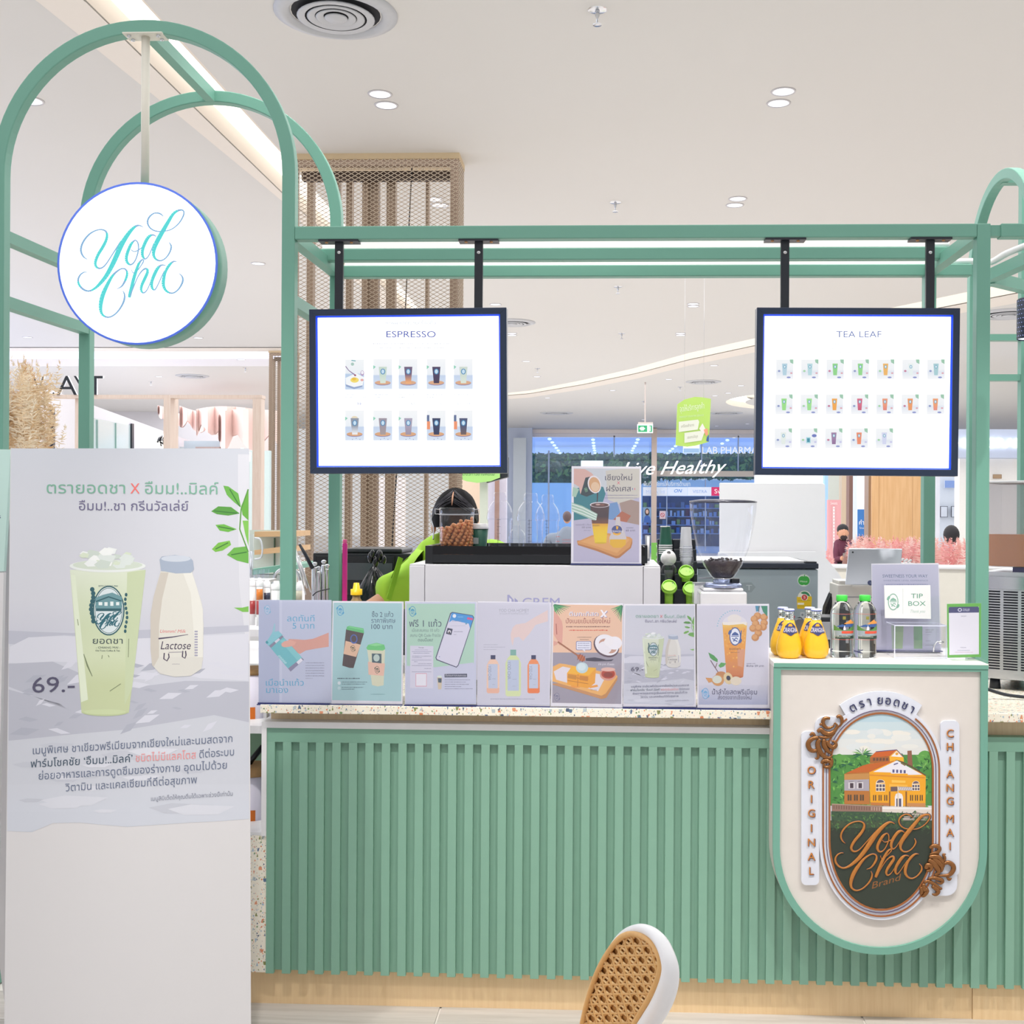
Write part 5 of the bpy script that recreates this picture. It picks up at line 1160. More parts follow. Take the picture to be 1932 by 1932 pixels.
def art2(A):
    A.poly([(629.5, 1137), (758.5, 1138), (757, 1323), (626.5, 1321)], '#abd4d6')
    logo(A, *zA(772, 188), 10, '#4aa3cf', '#abd4d6')
    zt(A, zA, 'ซื้อ 2 แก้ว', 1041, 1222, 242, 13, '#3a4f6c', .015); zt(A, zA, 'ราคาพิเศษ', 1036, 1240, 293, 13, '#4c6280', 0); zt(A, zA, '100 บาท', 1036, 1214, 345, 13, '#334a68', .015)
    zp(A, zA, [(822, 345), (974, 378), (885, 676), (850, 674), (790, 655)], '#4c3c3e'); zp(A, zA, [(818, 445), (946, 478), (908, 582), (800, 556)], '#e8c0a0')
    zp(A, zA, [(830, 325), (850, 318), (970, 340), (975, 382), (824, 350)], '#5fc47a'); zp(A, zA, [(838, 328), (855, 322), (966, 344), (966, 356)], '#7bd991')
    A.ell(*zA(888, 430), 7, 9, '#4763ae', 14).ell(*zA(888, 428), 5, 6.5, '#4c3c3e', 14); logo(A, *zA(880, 510), 6.5, '#5b5a3c', '#e8c0a0')
    zp(A, zA, [(1000, 515), (1152, 522), (1140, 822), (1090, 832), (1042, 820)], '#dfe0c2'); zp(A, zA, [(1007, 622), (1152, 638), (1142, 742), (1012, 732)], '#efc4ae')
    zp(A, zA, [(1040, 552), (1122, 555), (1122, 636), (1042, 628)], '#3f5c68'); A.ell(*zA(1080, 590), 6, 7, '#c3d6cc', 12); logo(A, *zA(1085, 690), 7, '#4c5a48', '#efc4ae')
    zp(A, zA, [(993, 505), (1010, 478), (1080, 462), (1145, 478), (1154, 512), (1136, 528), (1005, 522)], '#6bcf7c'); zp(A, zA, [(1010, 480), (1080, 466), (1140, 480), (1070, 490)], '#93e29a')
    zmarks(A, zA, 748, 938, 764, 1.8, '#4c6474', 3)
    A.ell(*zA(763, 803), 3, 3.4, '#e6f2f4', 10).ell(*zA(763, 846), 3, 3.4, '#c9e4e6', 10)
    for i, (y, e) in enumerate(((795, 1000), (812, 985), (840, 968), (855, 892))): zmarks(A, zA, 784, e, y, 1.4, '#5f7f8a', i+4)
    A.ell(*zA(1090, 898), 15, 1.2, '#93bfc2', 12)
def art3(A):
    A.rect(765, 1136, 898.6, 1328, '#cbd0e4'); A.poly([(767.5, 1139), (896, 1139), (894, 1254), (860, 1262), (820, 1262), (767.5, 1254)], '#b3d9c4').poly([(767.5, 1215), (820, 1215), (820, 1262), (767.5, 1258)], '#b3d9c4')
    A.poly([(820, 1259), (893, 1250), (896, 1262), (896, 1326), (766, 1326), (766, 1256)], '#cdd1e5')
    logo(A, *zA(1385, 195), 10, '#3f9fc4', '#b3d9c4')
    zt(A, zA, 'ฟรี 1 แก้ว', 1358, 1630, 325, 17.5, '#3a4864', .015)
    zt(A, zA, 'เมื่อสะสมครบ 10 แก้ว', 1380, 1611, 368, 8, '#6f8a88'); zt(A, zA, 'สแกน QR Code ท้ายบิล', 1365, 1622, 411, 8, '#6f8a88'); zt(A, zA, 'ตอนนี้เลย!', 1432, 1558, 450, 8, '#3f5a5e', .02)
    zp(A, zA, [(1365, 486), (1562, 490), (1560, 848), (1365, 845)], '#dcdbea')
    zt(A, zA, 'Receipt', 1438, 1482, 507, 3.4, '#2f3560', .03); zmarks(A, zA, 1405, 1515, 522, .9, '#9a9cb8', 2)
    for y in (535, 607, 707): A.rect(*zA(1378, y), *zA(1545, y+3), '#8588a8')
    for y, a, b in ((550, 1393, 1530), (575, 1383, 1545), (588, 1383, 1465), (622, 1400, 1428), (640, 1432, 1545), (655, 1380, 1545), (680, 1485, 1545)): zmarks(A, zA, a, b, y, 1.0, '#7f82a2', y)
    A.poly([zA(*q) for q in [(1412, 720), (1506, 720), (1506, 832), (1412, 832)]], '#e0a0b4').poly([zA(*q) for q in [(1416, 725), (1502, 725), (1502, 827), (1416, 827)]], '#efeef6')
    ph = [(1722, 200), (1895, 228), (1908, 248), (1775, 655), (1758, 672), (1588, 608), (1580, 588), (1705, 210)]; zp(A, zA, ph, '#3b3f68')
    zp(A, zA, [(1724, 206), (1893, 233), (1902, 250), (1770, 650), (1756, 664), (1594, 602), (1588, 588), (1711, 216)], '#dddcec')
    zp(A, zA, [(1724, 206), (1893, 233), (1902, 250), (1873, 340), (1862, 300), (1722, 270), (1695, 290), (1714, 214)], '#3d9ade'); A.ell(*zA(1740, 234), 3.4, 3.6, '#eef4fb', 12); zp(A, zA, [(1852, 245), (1898, 253), (1893, 272), (1846, 262)], '#dd4f8c')
    zmarks(A, zA, 1768, 1815, 243, 1.2, '#9fd0f4', 3); zmarks(A, zA, 1722, 1800, 278, 1, '#9a9cb8', 8); zmarks(A, zA, 1703, 1835, 318, .8, '#b9bace', 5)
    A.ell(*zA(1840, 300), 2, 1.6, '#6fa8c4', 8)
    zp(A, zA, [(1682, 335), (1726, 345), (1714, 396), (1668, 385)], '#39405a'); A.ell(*zA(1697, 368), 3.2, 3.2, '#e6e4ea', 12).ell(*zA(1697, 374), 1.7, 2, '#4a3a3a', 8); zmarks(A, zA, 1737, 1812, 368, 1.1, '#7a7c96', 6); zmarks(A, zA, 1735, 1760, 392, .8, '#8a8ca4', 6)
    A.ell(*zA(1614, 580), .9, .9, '#3f64b8', 6)
    zp(A, zA, [(1593, 755), (1636, 757), (1630, 855), (1603, 856)], '#d9c9b0'); zp(A, zA, [(1600, 762), (1632, 763), (1630, 800), (1603, 798)], '#3f5666'); A.ell(*zA(1614, 748), 4.6, 1.8, '#dff0e2', 10)
    zp(A, zA, [(1657, 726), (1848, 724), (1848, 753), (1657, 755)], '#3e4560'); zt(A, zA, 'ขั้นตอนการสะสมคะแนน', 1664, 1840, 746, 5, '#e6e8f2', .01)
    for i, e in enumerate((1875, 1838, 1862, 1798, 1895)): zmarks(A, zA, 1658, e, 776+i*19, 1.2, '#8a8ea8', 40+i)
def bottle(A, z, x0, x1, yt, yb, ycap, col, lab, capc, lt, lb, tx0, tx1):
    w = x1-x0; c = (x0+x1)/2
    zp(A, z, [(c-w*.2, yt), (c+w*.2, yt), (c+w*.36, yt+w*.18), (x1, yt+w*.5), (x1, yb-w*.1), (x1-w*.1, yb), (x0+w*.1, yb), (x0, yb-w*.1), (x0, yt+w*.5), (c-w*.36, yt+w*.18)], col[0])
    zp(A, z, [(x0, yb-w*.42), (x1, yb-w*.42), (x1, yb-w*.1), (x1-w*.1, yb), (x0+w*.1, yb), (x0, yb-w*.1)], col[1])
    zp(A, z, [(c-w*.19, ycap), (c+w*.19, ycap), (c+w*.19, yt), (c-w*.19, yt)], capc); zp(A, z, [(x0+w*.13, lt), (x1-w*.13, lt), (x1-w*.13, lb), (x0+w*.13, lb)], lab)
    a = z((tx0+tx1)/2, lt+20); b = z((tx0+tx1)/2, lt+20+w*1.15); s = z(tx1, 0)[0]-z(tx0, 0)[0]
    A.text('YOD CHA', a[0]-s*.5, a[0]-s*.5+(b[1]-a[1]), a[1], s*1.5, '#8c97ae', .01, rot=math.pi/2)
    zmarks(A, z, c-w*.05, c+w*.22, lb-w*.75, .8, '#8f98b0', x0); zmarks(A, z, c-w*.05, c+w*.15, lb-w*.3, .8, '#9aa2b8', x0)
def art4(A):
    A.rect(900.5, 1136.5, 1037.5, 1330.5, '#d6d6e3').rect(901, 1136.5, 1035, 1326, '#d2d2df')
    zt(A, zB_, 'YOD CHA HOMEY', 392, 762, 287, 8.4, '#a6a7b6', .01); zt(A, zB_, 'ชาและกาแฟพร้อมดื่ม', 404, 750, 318, 5.5, '#b3b4c2')
    zp(A, zB_, [(990, 262), (840, 345), (720, 420), (600, 440), (560, 480), (535, 560), (545, 640), (562, 700), (580, 600), (640, 590), (690, 640), (720, 600), (760, 560), (840, 445), (990, 400)], '#e6cfca')
    for y, e in ((685, 380), (715, 470), (745, 365)): zmarks(A, zB_, 208, e, y, 1.2, '#b0b1c2', y)
    bottle(A, zB_, 247, 400, 862, 1275, 812, ('#f3cdb4', '#eeb9a0'), '#c3cce0', '#2d3560', 920, 1215, 262, 300)
    bottle(A, zB_, 475, 662, 815, 1312, 745, ('#d5e3a8', '#d9e6ae'), '#bfcadf', '#7db2a6', 870, 1245, 500, 538)
    bottle(A, zB_, 742, 890, 862, 1275, 812, ('#f2935c', '#f07f44'), '#c3cce0', '#2d3560', 920, 1215, 762, 798)
    zmarks(A, zB_, 292, 832, 1345, 1.3, '#9a9db4', 77)
def art5(A):
    A.poly([zB_(*q) for q in [(1063, 195), (1895, 207), (1888, 785), (1050, 783)]], '#efc6a8').poly([zB_(*q) for q in [(1050, 780), (1888, 783), (1880, 1405), (1042, 1390)]], '#9f9aa8')
    for q in range(9):
        A.line([zB_(1065, 200), zB_(1090+q*22, 360-q*17)], [1.6, .3], ['#3f9a5a', '#5bb46a', '#2f8058'][q % 3]); A.line([zB_(1892, 210), zB_(1755+q*15, 255+q*19)], [1.6, .3], ['#3f9a5a', '#5bb46a', '#2f7a58'][q % 3])
    for dx, c, bd_ in ((1.2, '#7a6aa6', .05), (0, '#fbf7fa', .035)): zt(A, zB_, 'ติมกะทิสด', 1248+dx*5, 1600+dx*5, 335+dx*3, 11.5, c, bd_)
    for c, o in (('#7a6aa6', 5), ('#fbf7fa', 0)):
        zp(A, zB_, [(1625+o, 262+o), (1648+o, 262+o), (1708+o, 345+o), (1682+o, 352+o)], c); zp(A, zB_, [(1700+o, 268+o), (1714+o, 276+o), (1650+o, 350+o), (1622+o, 350+o)], c)
    zt(A, zB_, 'ปังเนยเยิ้มเชียงใหม่', 1208, 1745, 425, 12.5, '#9e4a44', .012)
    zmarks(A, zB_, 1212, 1745, 467, 2, '#8a5a50', 3); zmarks(A, zB_, 1248, 1715, 510, 2, '#e0644a', 8)
    zp(A, zB_, [(1060, 270), (1100, 310), (1160, 400), (1172, 470), (1165, 660), (1150, 690), (1128, 690), (1110, 640), (1085, 600), (1060, 560)], skin); zp(A, zB_, [(1060, 640), (1110, 650), (1105, 680), (1060, 700)], skin)
    A.line([zB_(1090, 430), zB_(1098, 560)], .8, '#b0605a')
    A.line([zB_(1110, 650), zB_(1350, 815)], 1.5, '#a86a4a').ell(*zB_(1395, 845), 8.6, 5.4, '#c2683e', 14, .6)
    for q in (-14, 0, 14): A.line([zB_(1375+q*2, 885+q), zB_(1415+q*2, 805+q)], .6, '#8a452c')
    A.ell(*zB_(1700, 700), 25.5, 20, '#5a4150', 24, .55).ell(*zB_(1705, 688), 23.5, 18.5, '#f3f1f5', 24, .55).ell(*zB_(1718, 700), 18, 12.5, '#c79a86', 20, .5).ell(*zB_(1680, 720), 13.5, 12, '#f1eef2', 20).ell(*zB_(1800, 665), 14, 12.5, '#f6f4f8', 20).ell(*zB_(1730, 650), 9, 8, '#f6f3f5', 16)
    zp(A, zB_, [(1450, 850), (1560, 838), (1620, 850), (1700, 870), (1790, 862), (1760, 885), (1560, 888), (1450, 880)], '#3f3b50')
    zmarks(A, zB_, 1345, 1520, 595, 1.1, '#8a6a5c', 5); zmarks(A, zB_, 1380, 1490, 622, 1.1, '#8a6a5c', 6)
    A.poly([zB_(*q) for q in rrect(1332, 642, 1518, 750, 16)], '#5c6aa8').poly([zB_(*q) for q in rrect(1338, 648, 1512, 744, 14)], '#e9eaf6')
    zp(A, zB_, [(1410, 745), (1440, 745), (1445, 776)], '#e9eaf6')
    for i in range(3): zmarks(A, zB_, 1352, 1496, 668+i*27, 1.2, '#6a6c94', 50+i)
    zp(A, zB_, [(1048, 1170), (1640, 1345), (1700, 1330), (1835, 1110), (1835, 1075), (1045, 1160)], '#c9905c')
    zp(A, zB_, [(1052, 950), (1130, 912), (1200, 920), (1640, 1010), (1800, 1035), (1838, 1070), (1690, 1280), (1640, 1305), (1045, 1130)], '#f0b566')
    zp(A, zB_, [(1060, 1010), (1170, 950), (1700, 1060), (1600, 1250), (1090, 1110)], '#e6dfe6')
    zp(A, zB_, [(1490, 1190), (1590, 1170), (1600, 1195), (1500, 1215)], '#f0a040'); A.ell(*zB_(1330, 1190), 10, 3, '#ef9c3c', 12)
    zp(A, zB_, [(1222, 1030), (1280, 950), (1575, 965), (1555, 1150), (1480, 1215), (1225, 1170)], '#f2a526'); zp(A, zB_, [(1222, 1030), (1285, 948), (1575, 966), (1490, 1060)], '#f7b92c'); zp(A, zB_, [(1490, 1060), (1575, 966), (1562, 1150), (1480, 1215)], '#f0a42c')
    for L in ([(1228, 1075), (1485, 1105)], [(1228, 1120), (1480, 1160)], [(1355, 1045), (1352, 1195)]): A.line([zB_(*q) for q in L], .5, '#b96c1e')
    zp(A, zB_, [(1235, 1040), (1340, 1058), (1335, 1110), (1232, 1090)], '#cf8a28'); zp(A, zB_, [(1375, 1060), (1480, 1072), (1475, 1130), (1372, 1112)], '#cf8428')
    A.ell(*zB_(1405, 965), 11.5, 10.5, '#c3dbe0', 18).ell(*zB_(1400, 955), 8, 7, '#d8e9ec', 14)
    A.ell(*zB_(1720, 1045), 15.5, 12, '#dc9c88', 18).ell(*zB_(1722, 1040), 13, 9, '#b8402c', 16).ell(*zB_(1722, 1050), 9, 5, '#8e2c20', 14).ell(*zB_(1722, 985), 13.5, 3.8, '#e8bcae', 16)
    zt(A, zB_, '19 บาท ถ้วยละ', 1606, 1798, 935, 5.4, '#f4f2f6', .02); zt(A, zB_, '79 บาท', 1508, 1582, 1242, 3.4, '#5a5066')
    logo(A, *zB_(1100, 1320), 8, '#777590', '#a5a2b0')
def greentea(A, M=None, small=False):
    """the green tea poster, in the big standee's photo coordinates"""
    A.M = M
    def bgq(y0, y1, c0, c1):
        xa = 21-(y0-845)*.011; xb = 21-(y1-845)*.011; xr0 = 451+(y0-850)*.003
        A.poly([(xa, y0-(0 if y0 > 846 else 0)), (470.3, y0+(11 if y0 < 846 else 0)), (470.6, y1), (xb, y1)], None, [c0, c0, c1, c1])
    for y0, y1, c0, c1 in ((846, 960, '#cdd1db', '#d3d5de'), (960, 1130, '#d3d5de', '#d5d6df'), (1130, 1190, '#d5d6df', '#cfd0dc'), (1190, 1330, '#d0d2dd', '#cfd1dc'), (1330, 1480, '#cdd0da', '#d0d3dd'), (1480, 1532, '#d2d5df', '#d4d8e3')): bgq(y0, y1, c0, c1); A.off -= A.step
    wv = [(13.5, 1568), (60, 1570), (100, 1553), (150, 1552), (190, 1556), (240, 1560), (300, 1556), (360, 1552), (420, 1549), (470.5, 1545)] if not small else [(13, 1532.5), (470.5, 1532.5)]
    A.poly([(13.8, 1532), (470.4, 1532)]+wv[::-1], '#d3d7e2'); A.off -= A.step
    A.off += A.step
    if not small: A.poly([(449, 857), (470, 857.5), (470.5, 1215), (463, 1205), (451, 1100), (449, 960)], '#dcdde5')
    zq = zm(0, 1080, 3.715)
    zp(A, zq, [(60, 408), (500, 425), (1740, 370), (1745, 415), (900, 470), (450, 440), (210, 455), (110, 505), (60, 500)], '#bfc1cf')
    zp(A, zq, [(70, 520), (200, 455), (450, 445), (800, 470), (1740, 430), (1740, 760), (1400, 740), (900, 640), (370, 625), (190, 640), (60, 635)], '#dadbe6')
    zp(A, zq, [(60, 640), (370, 625), (640, 740), (900, 810), (1300, 760), (1745, 765), (1745, 1050), (1500, 1000), (900, 1100), (560, 1130), (60, 1180), (60, 820), (420, 920), (470, 960), (60, 800)], '#bcbecb')
    r = random.Random(9)
    for i in range(46):
        x, y = r.uniform(160, 1640), r.uniform(640, 1140); a = r.uniform(-.7, .2); s = r.uniform(35, 110); c = '#d9dae6' if r.random() < .58 else '#b3b6c4'
        zp(A, zq, [(x-s*math.cos(a), y-s*math.sin(a)), (x-s*.2, y-s*.28), (x+s*math.cos(a), y+s*math.sin(a)), (x+s*.15, y+s*.24)], c)
    for i in range(18):
        x, y = r.uniform(60, 1600), r.uniform(1180, 1700); s = r.uniform(80, 240); c = ['#dcdee8', '#c9ccd7'][i % 2]
        zp(A, zq, [(x-s, y), (x-s*.3, y-s*.14), (x+s, y-s*.08), (x+s*.5, y+s*.16), (x-s*.5, y+s*.18)], c)
    # leaves at the right edge
    zl_ = zm(0, 600, 3.715)
    for L, c in (([(1565, 1175), (1600, 1180), (1670, 1230), (1690, 1330), (1640, 1290), (1590, 1240)], '#6cb14e'), ([(1480, 1355), (1530, 1320), (1620, 1325), (1680, 1370), (1600, 1385), (1520, 1375)], '#5a9c46'), ([(1510, 1450), (1570, 1445), (1660, 1480), (1600, 1500), (1540, 1490)], '#6fb64c'), ([(1485, 1620), (1530, 1575), (1610, 1560), (1620, 1590), (1560, 1630), (1510, 1640)], '#7cbd4e'), ([(1590, 1660), (1640, 1610), (1730, 1600), (1742, 1650), (1742, 1720), (1660, 1700)], '#6fb250'), ([(1690, 1320), (1742, 1200), (1742, 1330), (1742, 1420), (1700, 1380)], '#6db048'), ([(1700, 1420), (1742, 1420), (1742, 1600), (1720, 1520)], '#84c55a'), ([(1640, 2030), (1700, 2030), (1742, 2020), (1742, 2060), (1700, 2060)], '#7fbf58')):
        zp(A, zl_, L, c)
    A.line([zl_(1740, 1200), zl_(1690, 1340), zl_(1680, 1480), zl_(1740, 1640)], 1.2, '#5f9a44')
    for L in ([(1610, 1200), (1680, 1320)], [(1500, 1352), (1660, 1368)], [(1530, 1462), (1640, 1482)], [(1510, 1620), (1600, 1575)], [(1620, 1660), (1730, 1640)]): A.line([zl_(*q) for q in L], 1.0, '#3f7a3c')
    # cup
    cupc = ['#dfe7d4', '#d5dfc4', '#cfdab8', '#d2dcbb', '#c8d2a8']
    for i in range(5):
        y0 = 1075+i*54; y1 = y0+54; f = lambda y: (132+(y-1075)*.081, 275-(y-1075)*.118)
        A.poly([(f(y0)[0], y0), (f(y0)[1], y0), (f(y1)[1], y1), (f(y1)[0], y1)], None, [cupc[i], cupc[i], cupc[min(i+1, 4)], cupc[min(i+1, 4)]])
    A.off += .0001
    A.ell(198, 1343, 44.5, 8, '#c0cda0', 24, 0, 0, math.pi).ell(198, 1343, 40, 5, '#cdd9ae', 20)
    A.poly([(240, 1080), (275, 1075), (249, 1300), (235, 1330)], '#cad6b2').poly([(134, 1085), (142, 1085), (166, 1320), (153, 1325)], '#e2ebd4')
    A.ell(203, 1068, 72, 12, '#e9eeec', 28).ell(203, 1066, 66, 9.5, '#d3ddd0', 24)
    for i in range(22):
        x, y = r.uniform(155, 250), r.uniform(1040, 1070); s = r.uniform(7, 18); A.poly([(x-s, y), (x-s*.3, y-s*.55), (x+s*.8, y-s*.3), (x+s*.5, y+s*.35), (x-s*.5, y+s*.4)], r.choice(['#eef2f2', '#dfe7e4', '#cfdad2', '#f4f7f6', '#d9e4cf']))
    for L in ([(158, 1234), (165, 1256), (174, 1276)], [(204, 1236), (206, 1240)], [(243, 1205), (242, 1240)], [(146, 1168), (148, 1180)], [(207, 1304), (228, 1290)], [(193, 1236), (192, 1243)]): A.line(L, [.6]+[1.5]*(len(L)-2)+[.6], '#7d8a6a')
    # emblem on the cup
    g = '#33606a'
    A.ell(205, 1152, 30, 47, g, 30).ell(205, 1152, 27.5, 44.5, '#dfe9e6', 30).ell(205, 1152, 26, 43, g, 30).ell(205, 1152, 25, 42, '#dbe6ea', 30)
    A.poly([(180, 1140), (180, 1128), (195, 1122), (212, 1118), (230, 1126), (230, 1140), (229, 1150), (181, 1150)], '#6f9aa2').line([(181, 1135), (205, 1126), (229, 1134)], 1.2, g).rect(186, 1136, 193, 1142, '#e8f0f0').rect(197, 1136, 203, 1143, '#e8f0f0').rect(208, 1135, 214, 1143, '#e8f0f0').rect(219, 1136, 225, 1142, '#e8f0f0').rect(181, 1148, 229, 1153, g)
    em_ = lambda x, y: (181+(x-140)/1660*48, 1154+(y-150)/1330*33)
    draw_script(A, em_, .055, '#2f6a78', None, .35, .1)
    for i in range(9): A.ell(174+math.sin(i)*2.2, 1112+i*7.5, 4.4, 4.6, g, 8).ell(238-math.sin(i)*1.8, 1122+i*8.6, 2.6, 3.6, g, 8)
    A.text('ESTD CHIANG MAI', 186, 222, 1107, 4.2, g, .02)
    A.text('ยอดชา', 175, 231.5, 1214.5, 16.5, '#3f5156', .05).text('- CHIANG MAI -', 181, 227, 1223.5, 5.4, '#4b5c5c', .03).text('Old Town Coffee & Tea', 180, 226, 1229, 4.4, '#4b5c5c', .02)
    # milk bottle
    A.poly([(303, 1078), (362, 1078), (372, 1110), (381, 1140), (384, 1180), (383, 1245), (376, 1264), (360, 1275), (330, 1277), (302, 1271), (287, 1255), (284, 1225), (284, 1160), (290, 1125)], '#e0ded6')
    A.poly([(303, 1080), (318, 1080), (306, 1130), (300, 1180), (300, 1265), (287, 1255), (284, 1225), (284, 1160), (290, 1125)], '#cfc8be').poly([(345, 1080), (362, 1080), (372, 1110), (383, 1150), (383, 1245), (374, 1262), (366, 1200), (360, 1120)], '#e8e7e0')
    A.poly([(300, 1240), (383, 1240), (380, 1262), (360, 1275), (330, 1277), (302, 1271), (290, 1258)], '#dcdad3')
    A.poly([(301, 1056), (305, 1050), (330, 1047), (358, 1051), (364, 1058), (366, 1074), (360, 1081), (332, 1082), (304, 1077)], '#a9b5c8').ell(332, 1054, 28, 6, '#cfd6e2', 20)
    A.text('Ummm! Milk', 302, 351, 1194, 9, '#d86a6a', 0, .3).line([(299, 1205), (325, 1202), (355, 1197)], [1.4, 1, .5], '#4f4560').text('Lactose', 303, 360, 1225, 22, '#453a52', .01, .25)
    A.line([(310, 1232), (309, 1243), (315, 1247), (319, 1240), (318, 1233)], 1.1, '#453a52').line([(345, 1228), (344, 1239), (349, 1242), (351, 1236), (350, 1228)], 1.1, '#453a52').line([(318, 1231), (346, 1230)], .5, '#7a7088')
    A.text('LACTOSE FREE', 368, 430, 1186, 7, '#8a86a0', 0, 0, math.pi/2) if False else None
    for i in range(10): A.rect(367, 1190+i*5, 373, 1193+i*5, '#a8a6ba')
    A.marks(325, 339, 1253, 1.2, '#9a96a6', 5)
    # lettering
    A.text('ตรายอดชา', 88, 236, 930.5, 30, '#7db39d', .018, y1=931); A.text('X', 246, 263.5, 931, 28, '#f4756f', .02); A.text('อืมม!..มิลค์', 273.5, 412, 931.5, 30, '#7db39d', .018, y1=932.5)
    A.text('อืมม!..ชา กรีนวัลเล่ย์', 149, 355.5, 962.5, 24, '#6f6b8e', .008, y1=963.5)
    A.text('69.-', 61, 141, 1307, 42, '#55526b', .02, y1=1305)
    c = '#5b5f80' if small else '#6c7791'
    A.text('เมนูพิเศษ ชาเขียวพรีเมียมจากเชียงใหม่และนมสดจาก', 62, 438.5, 1423, 20, c, 0, y1=1400)
    A.text("ฟาร์มโชคชัย ‘อืมม!..มิลค์’", 58, 250, 1448, 20, '#3f5468', .018, y1=1437.5); A.text('ชนิดไม่มีแลคโตส', 256, 369.5, 1437, 20, '#f09a9a', .006, y1=1431); A.text('ดีต่อระบบ', 376, 441.5, 1430, 20, c, .004, y1=1425)
    A.text('ย่อยอาหารและการดูดซึมของร่างกาย อุดมไปด้วย', 73, 428, 1471, 20, c, 0, y1=1450); A.text('วิตามิน และแคลเซียมที่ดีต่อสุขภาพ', 123, 371.5, 1493, 20, c, 0, y1=1477.5)
    A.text('เมนูลิมิเต็ดให้คุณดื่มได้เฉพาะช่วงนี้เท่านั้น', 285, 439, 1511, 11, '#8b8fa0', 0, y1=1501)
    A.M = None
def art6(A):
    A.poly([zC(*q) for q in [(120, 195), (905, 200), (908, 1320), (108, 1312)]], '#cfd2e0')
    def M(x, y):   # standee photo px -> small poster px
        t = (y-846)/(1511-846); u = (x-20)/450.0; yy = 195+t*(1285-195)+ (u-.5)*t*70*.4
        return zC(120-t*10+u*787, yy)
    def M2(x, y):
        u = (x-20)/450.0; xx, yy = M(x, y); return (xx, yy)
    greentea(A, M, True)
def art7(A):
    A.poly([zC(*q) for q in [(938, 195), (1748, 195), (1742, 1325), (955, 1325)]], '#d9d8e4').poly([zC(*q) for q in [(955, 1100), (1742, 1100), (1742, 1325), (955, 1325)]], None, ['#d3d3e0', '#d3d3e0', '#aeb4cf', '#aeb4cf'])
    for a in range(12): pass
    for i in range(13):
        a = math.radians(188+i*8.2); A.rect(*(lambda x, y: (x-.9, y-.7, x+1.3, y+1.2))(*zC(1365+200*math.cos(a), 455+205*math.sin(a))), '#8fc4d8')
    A.ell(*zC(1365, 400), 23, 15.5, '#e6e3ea', 24, 0, math.pi, 2*math.pi).ell(*zC(1362, 350), 13, 9, '#eee8e2', 16)
    A.tgrad([zC(1225, 395), zC(1507, 395), zC(1462, 1010), zC(1272, 1010)], [(0, '#f3d26a'), (.12, '#f0b048'), (.5, '#ee9f3e'), (.8, '#dd9058'), (1, '#d07a4a')])
    r = random.Random(4)
    for i in range(60):
        y = r.uniform(430, 900); x = r.uniform(1245+(y-395)*.06, 1490-(y-395)*.06); A.off -= A.step*.9; A.ell(*zC(x, y), 1.6, 1.8, r.choice(['#f6be5e', '#e8953a', '#f3ad4c']), 6)
    A.off += .00006
    zp(A, zC, [(1395, 700), (1480, 690), (1455, 900), (1400, 880)], '#dfa07c'); A.ell(*zC(1365, 1008), 15.6, 3, '#c8703f', 14)
    zp(A, zC, [(1228, 385), (1503, 385), (1500, 425), (1460, 405), (1300, 420), (1232, 415)], '#f4efe6')
    logo(A, *zC(1370, 548), 17.5, '#3d5fa0', '#eef2fa'); A.line([zC(1440, 480), zC(1430, 600)], 1, '#3d5fa0')
    zt(A, zC, 'ยอดชา', 1305, 1428, 702, 6.6, '#7a4a3c', .04); zmarks(A, zC, 1320, 1420, 730, .9, '#8a5a48', 2)
    for x, y in ((1625, 315), (1700, 330), (1590, 350), (1605, 405), (1700, 395), (1575, 455), (1690, 440), (1635, 510), (1600, 560), (1640, 450)):
        A.ell(*zC(x, y), 7.2, 6.9, '#c8894e', 16).ell(*zC(x-7, y-8), 5, 4.8, '#dca266', 12)
    zp(A, zC, [(1600, 200), (1655, 200), (1640, 260), (1610, 265)], '#3f8fb0'); zp(A, zC, [(1665, 200), (1738, 200), (1738, 320), (1690, 270)], '#2f8a6a'); zp(A, zC, [(1640, 200), (1648, 200), (1645, 270), (1636, 270)], '#7a6a4a')
    zp(A, zC, [(1065, 730), (1130, 765), (1172, 810), (1170, 842), (1120, 820), (1085, 790)], '#4fa055'); zp(A, zC, [(1180, 880), (1210, 845), (1270, 855), (1240, 890), (1200, 905)], '#5cab5c'); A.line([zC(1090, 820), zC(1160, 930), zC(1180, 960)], .8, '#7a5a72').line([zC(1165, 850), zC(1145, 905)], .7, '#7a5a52')
    zp(A, zC, [(1032, 1018), (1100, 1022), (1130, 1060), (1070, 1075)], '#dd9c5a')
    A.ell(*zC(1210, 985), 10, 6.5, '#c98a55', 16).ell(*zC(1175, 1048), 11.5, 10.5, '#d59a5c', 18).ell(*zC(1165, 1038), 9, 7.5, '#dbe0d2', 16).ell(*zC(1292, 1025), 8.6, 11.5, '#e5d0a0', 16, -.35).ell(*zC(1294, 1022), 4, 4.8, '#232a4a', 12, -.3).ell(*zC(1380, 1055), 10.4, 8.4, '#e9ddc6', 16)
    zt(A, zC, 'ชอตละ บาท', 1500, 1600, 862, 3, '#6a6a82', .02); zt(A, zC, 'พิเศษ 59 บาท', 1498, 1696, 895, 5.6, '#5d5f7c', .008)
    logo(A, *zC(1032, 1198), 10.5, '#6fb0dc', '#b9c8e2')
    zt(A, zC, 'น้ำลำไยสดพรีเมียม', 1108, 1620, 1208, 13, '#3f3d66', .015); zt(A, zC, 'ส่งตรงจากเชียงใหม่', 1173, 1558, 1264, 10.5, '#5a5878', .004)
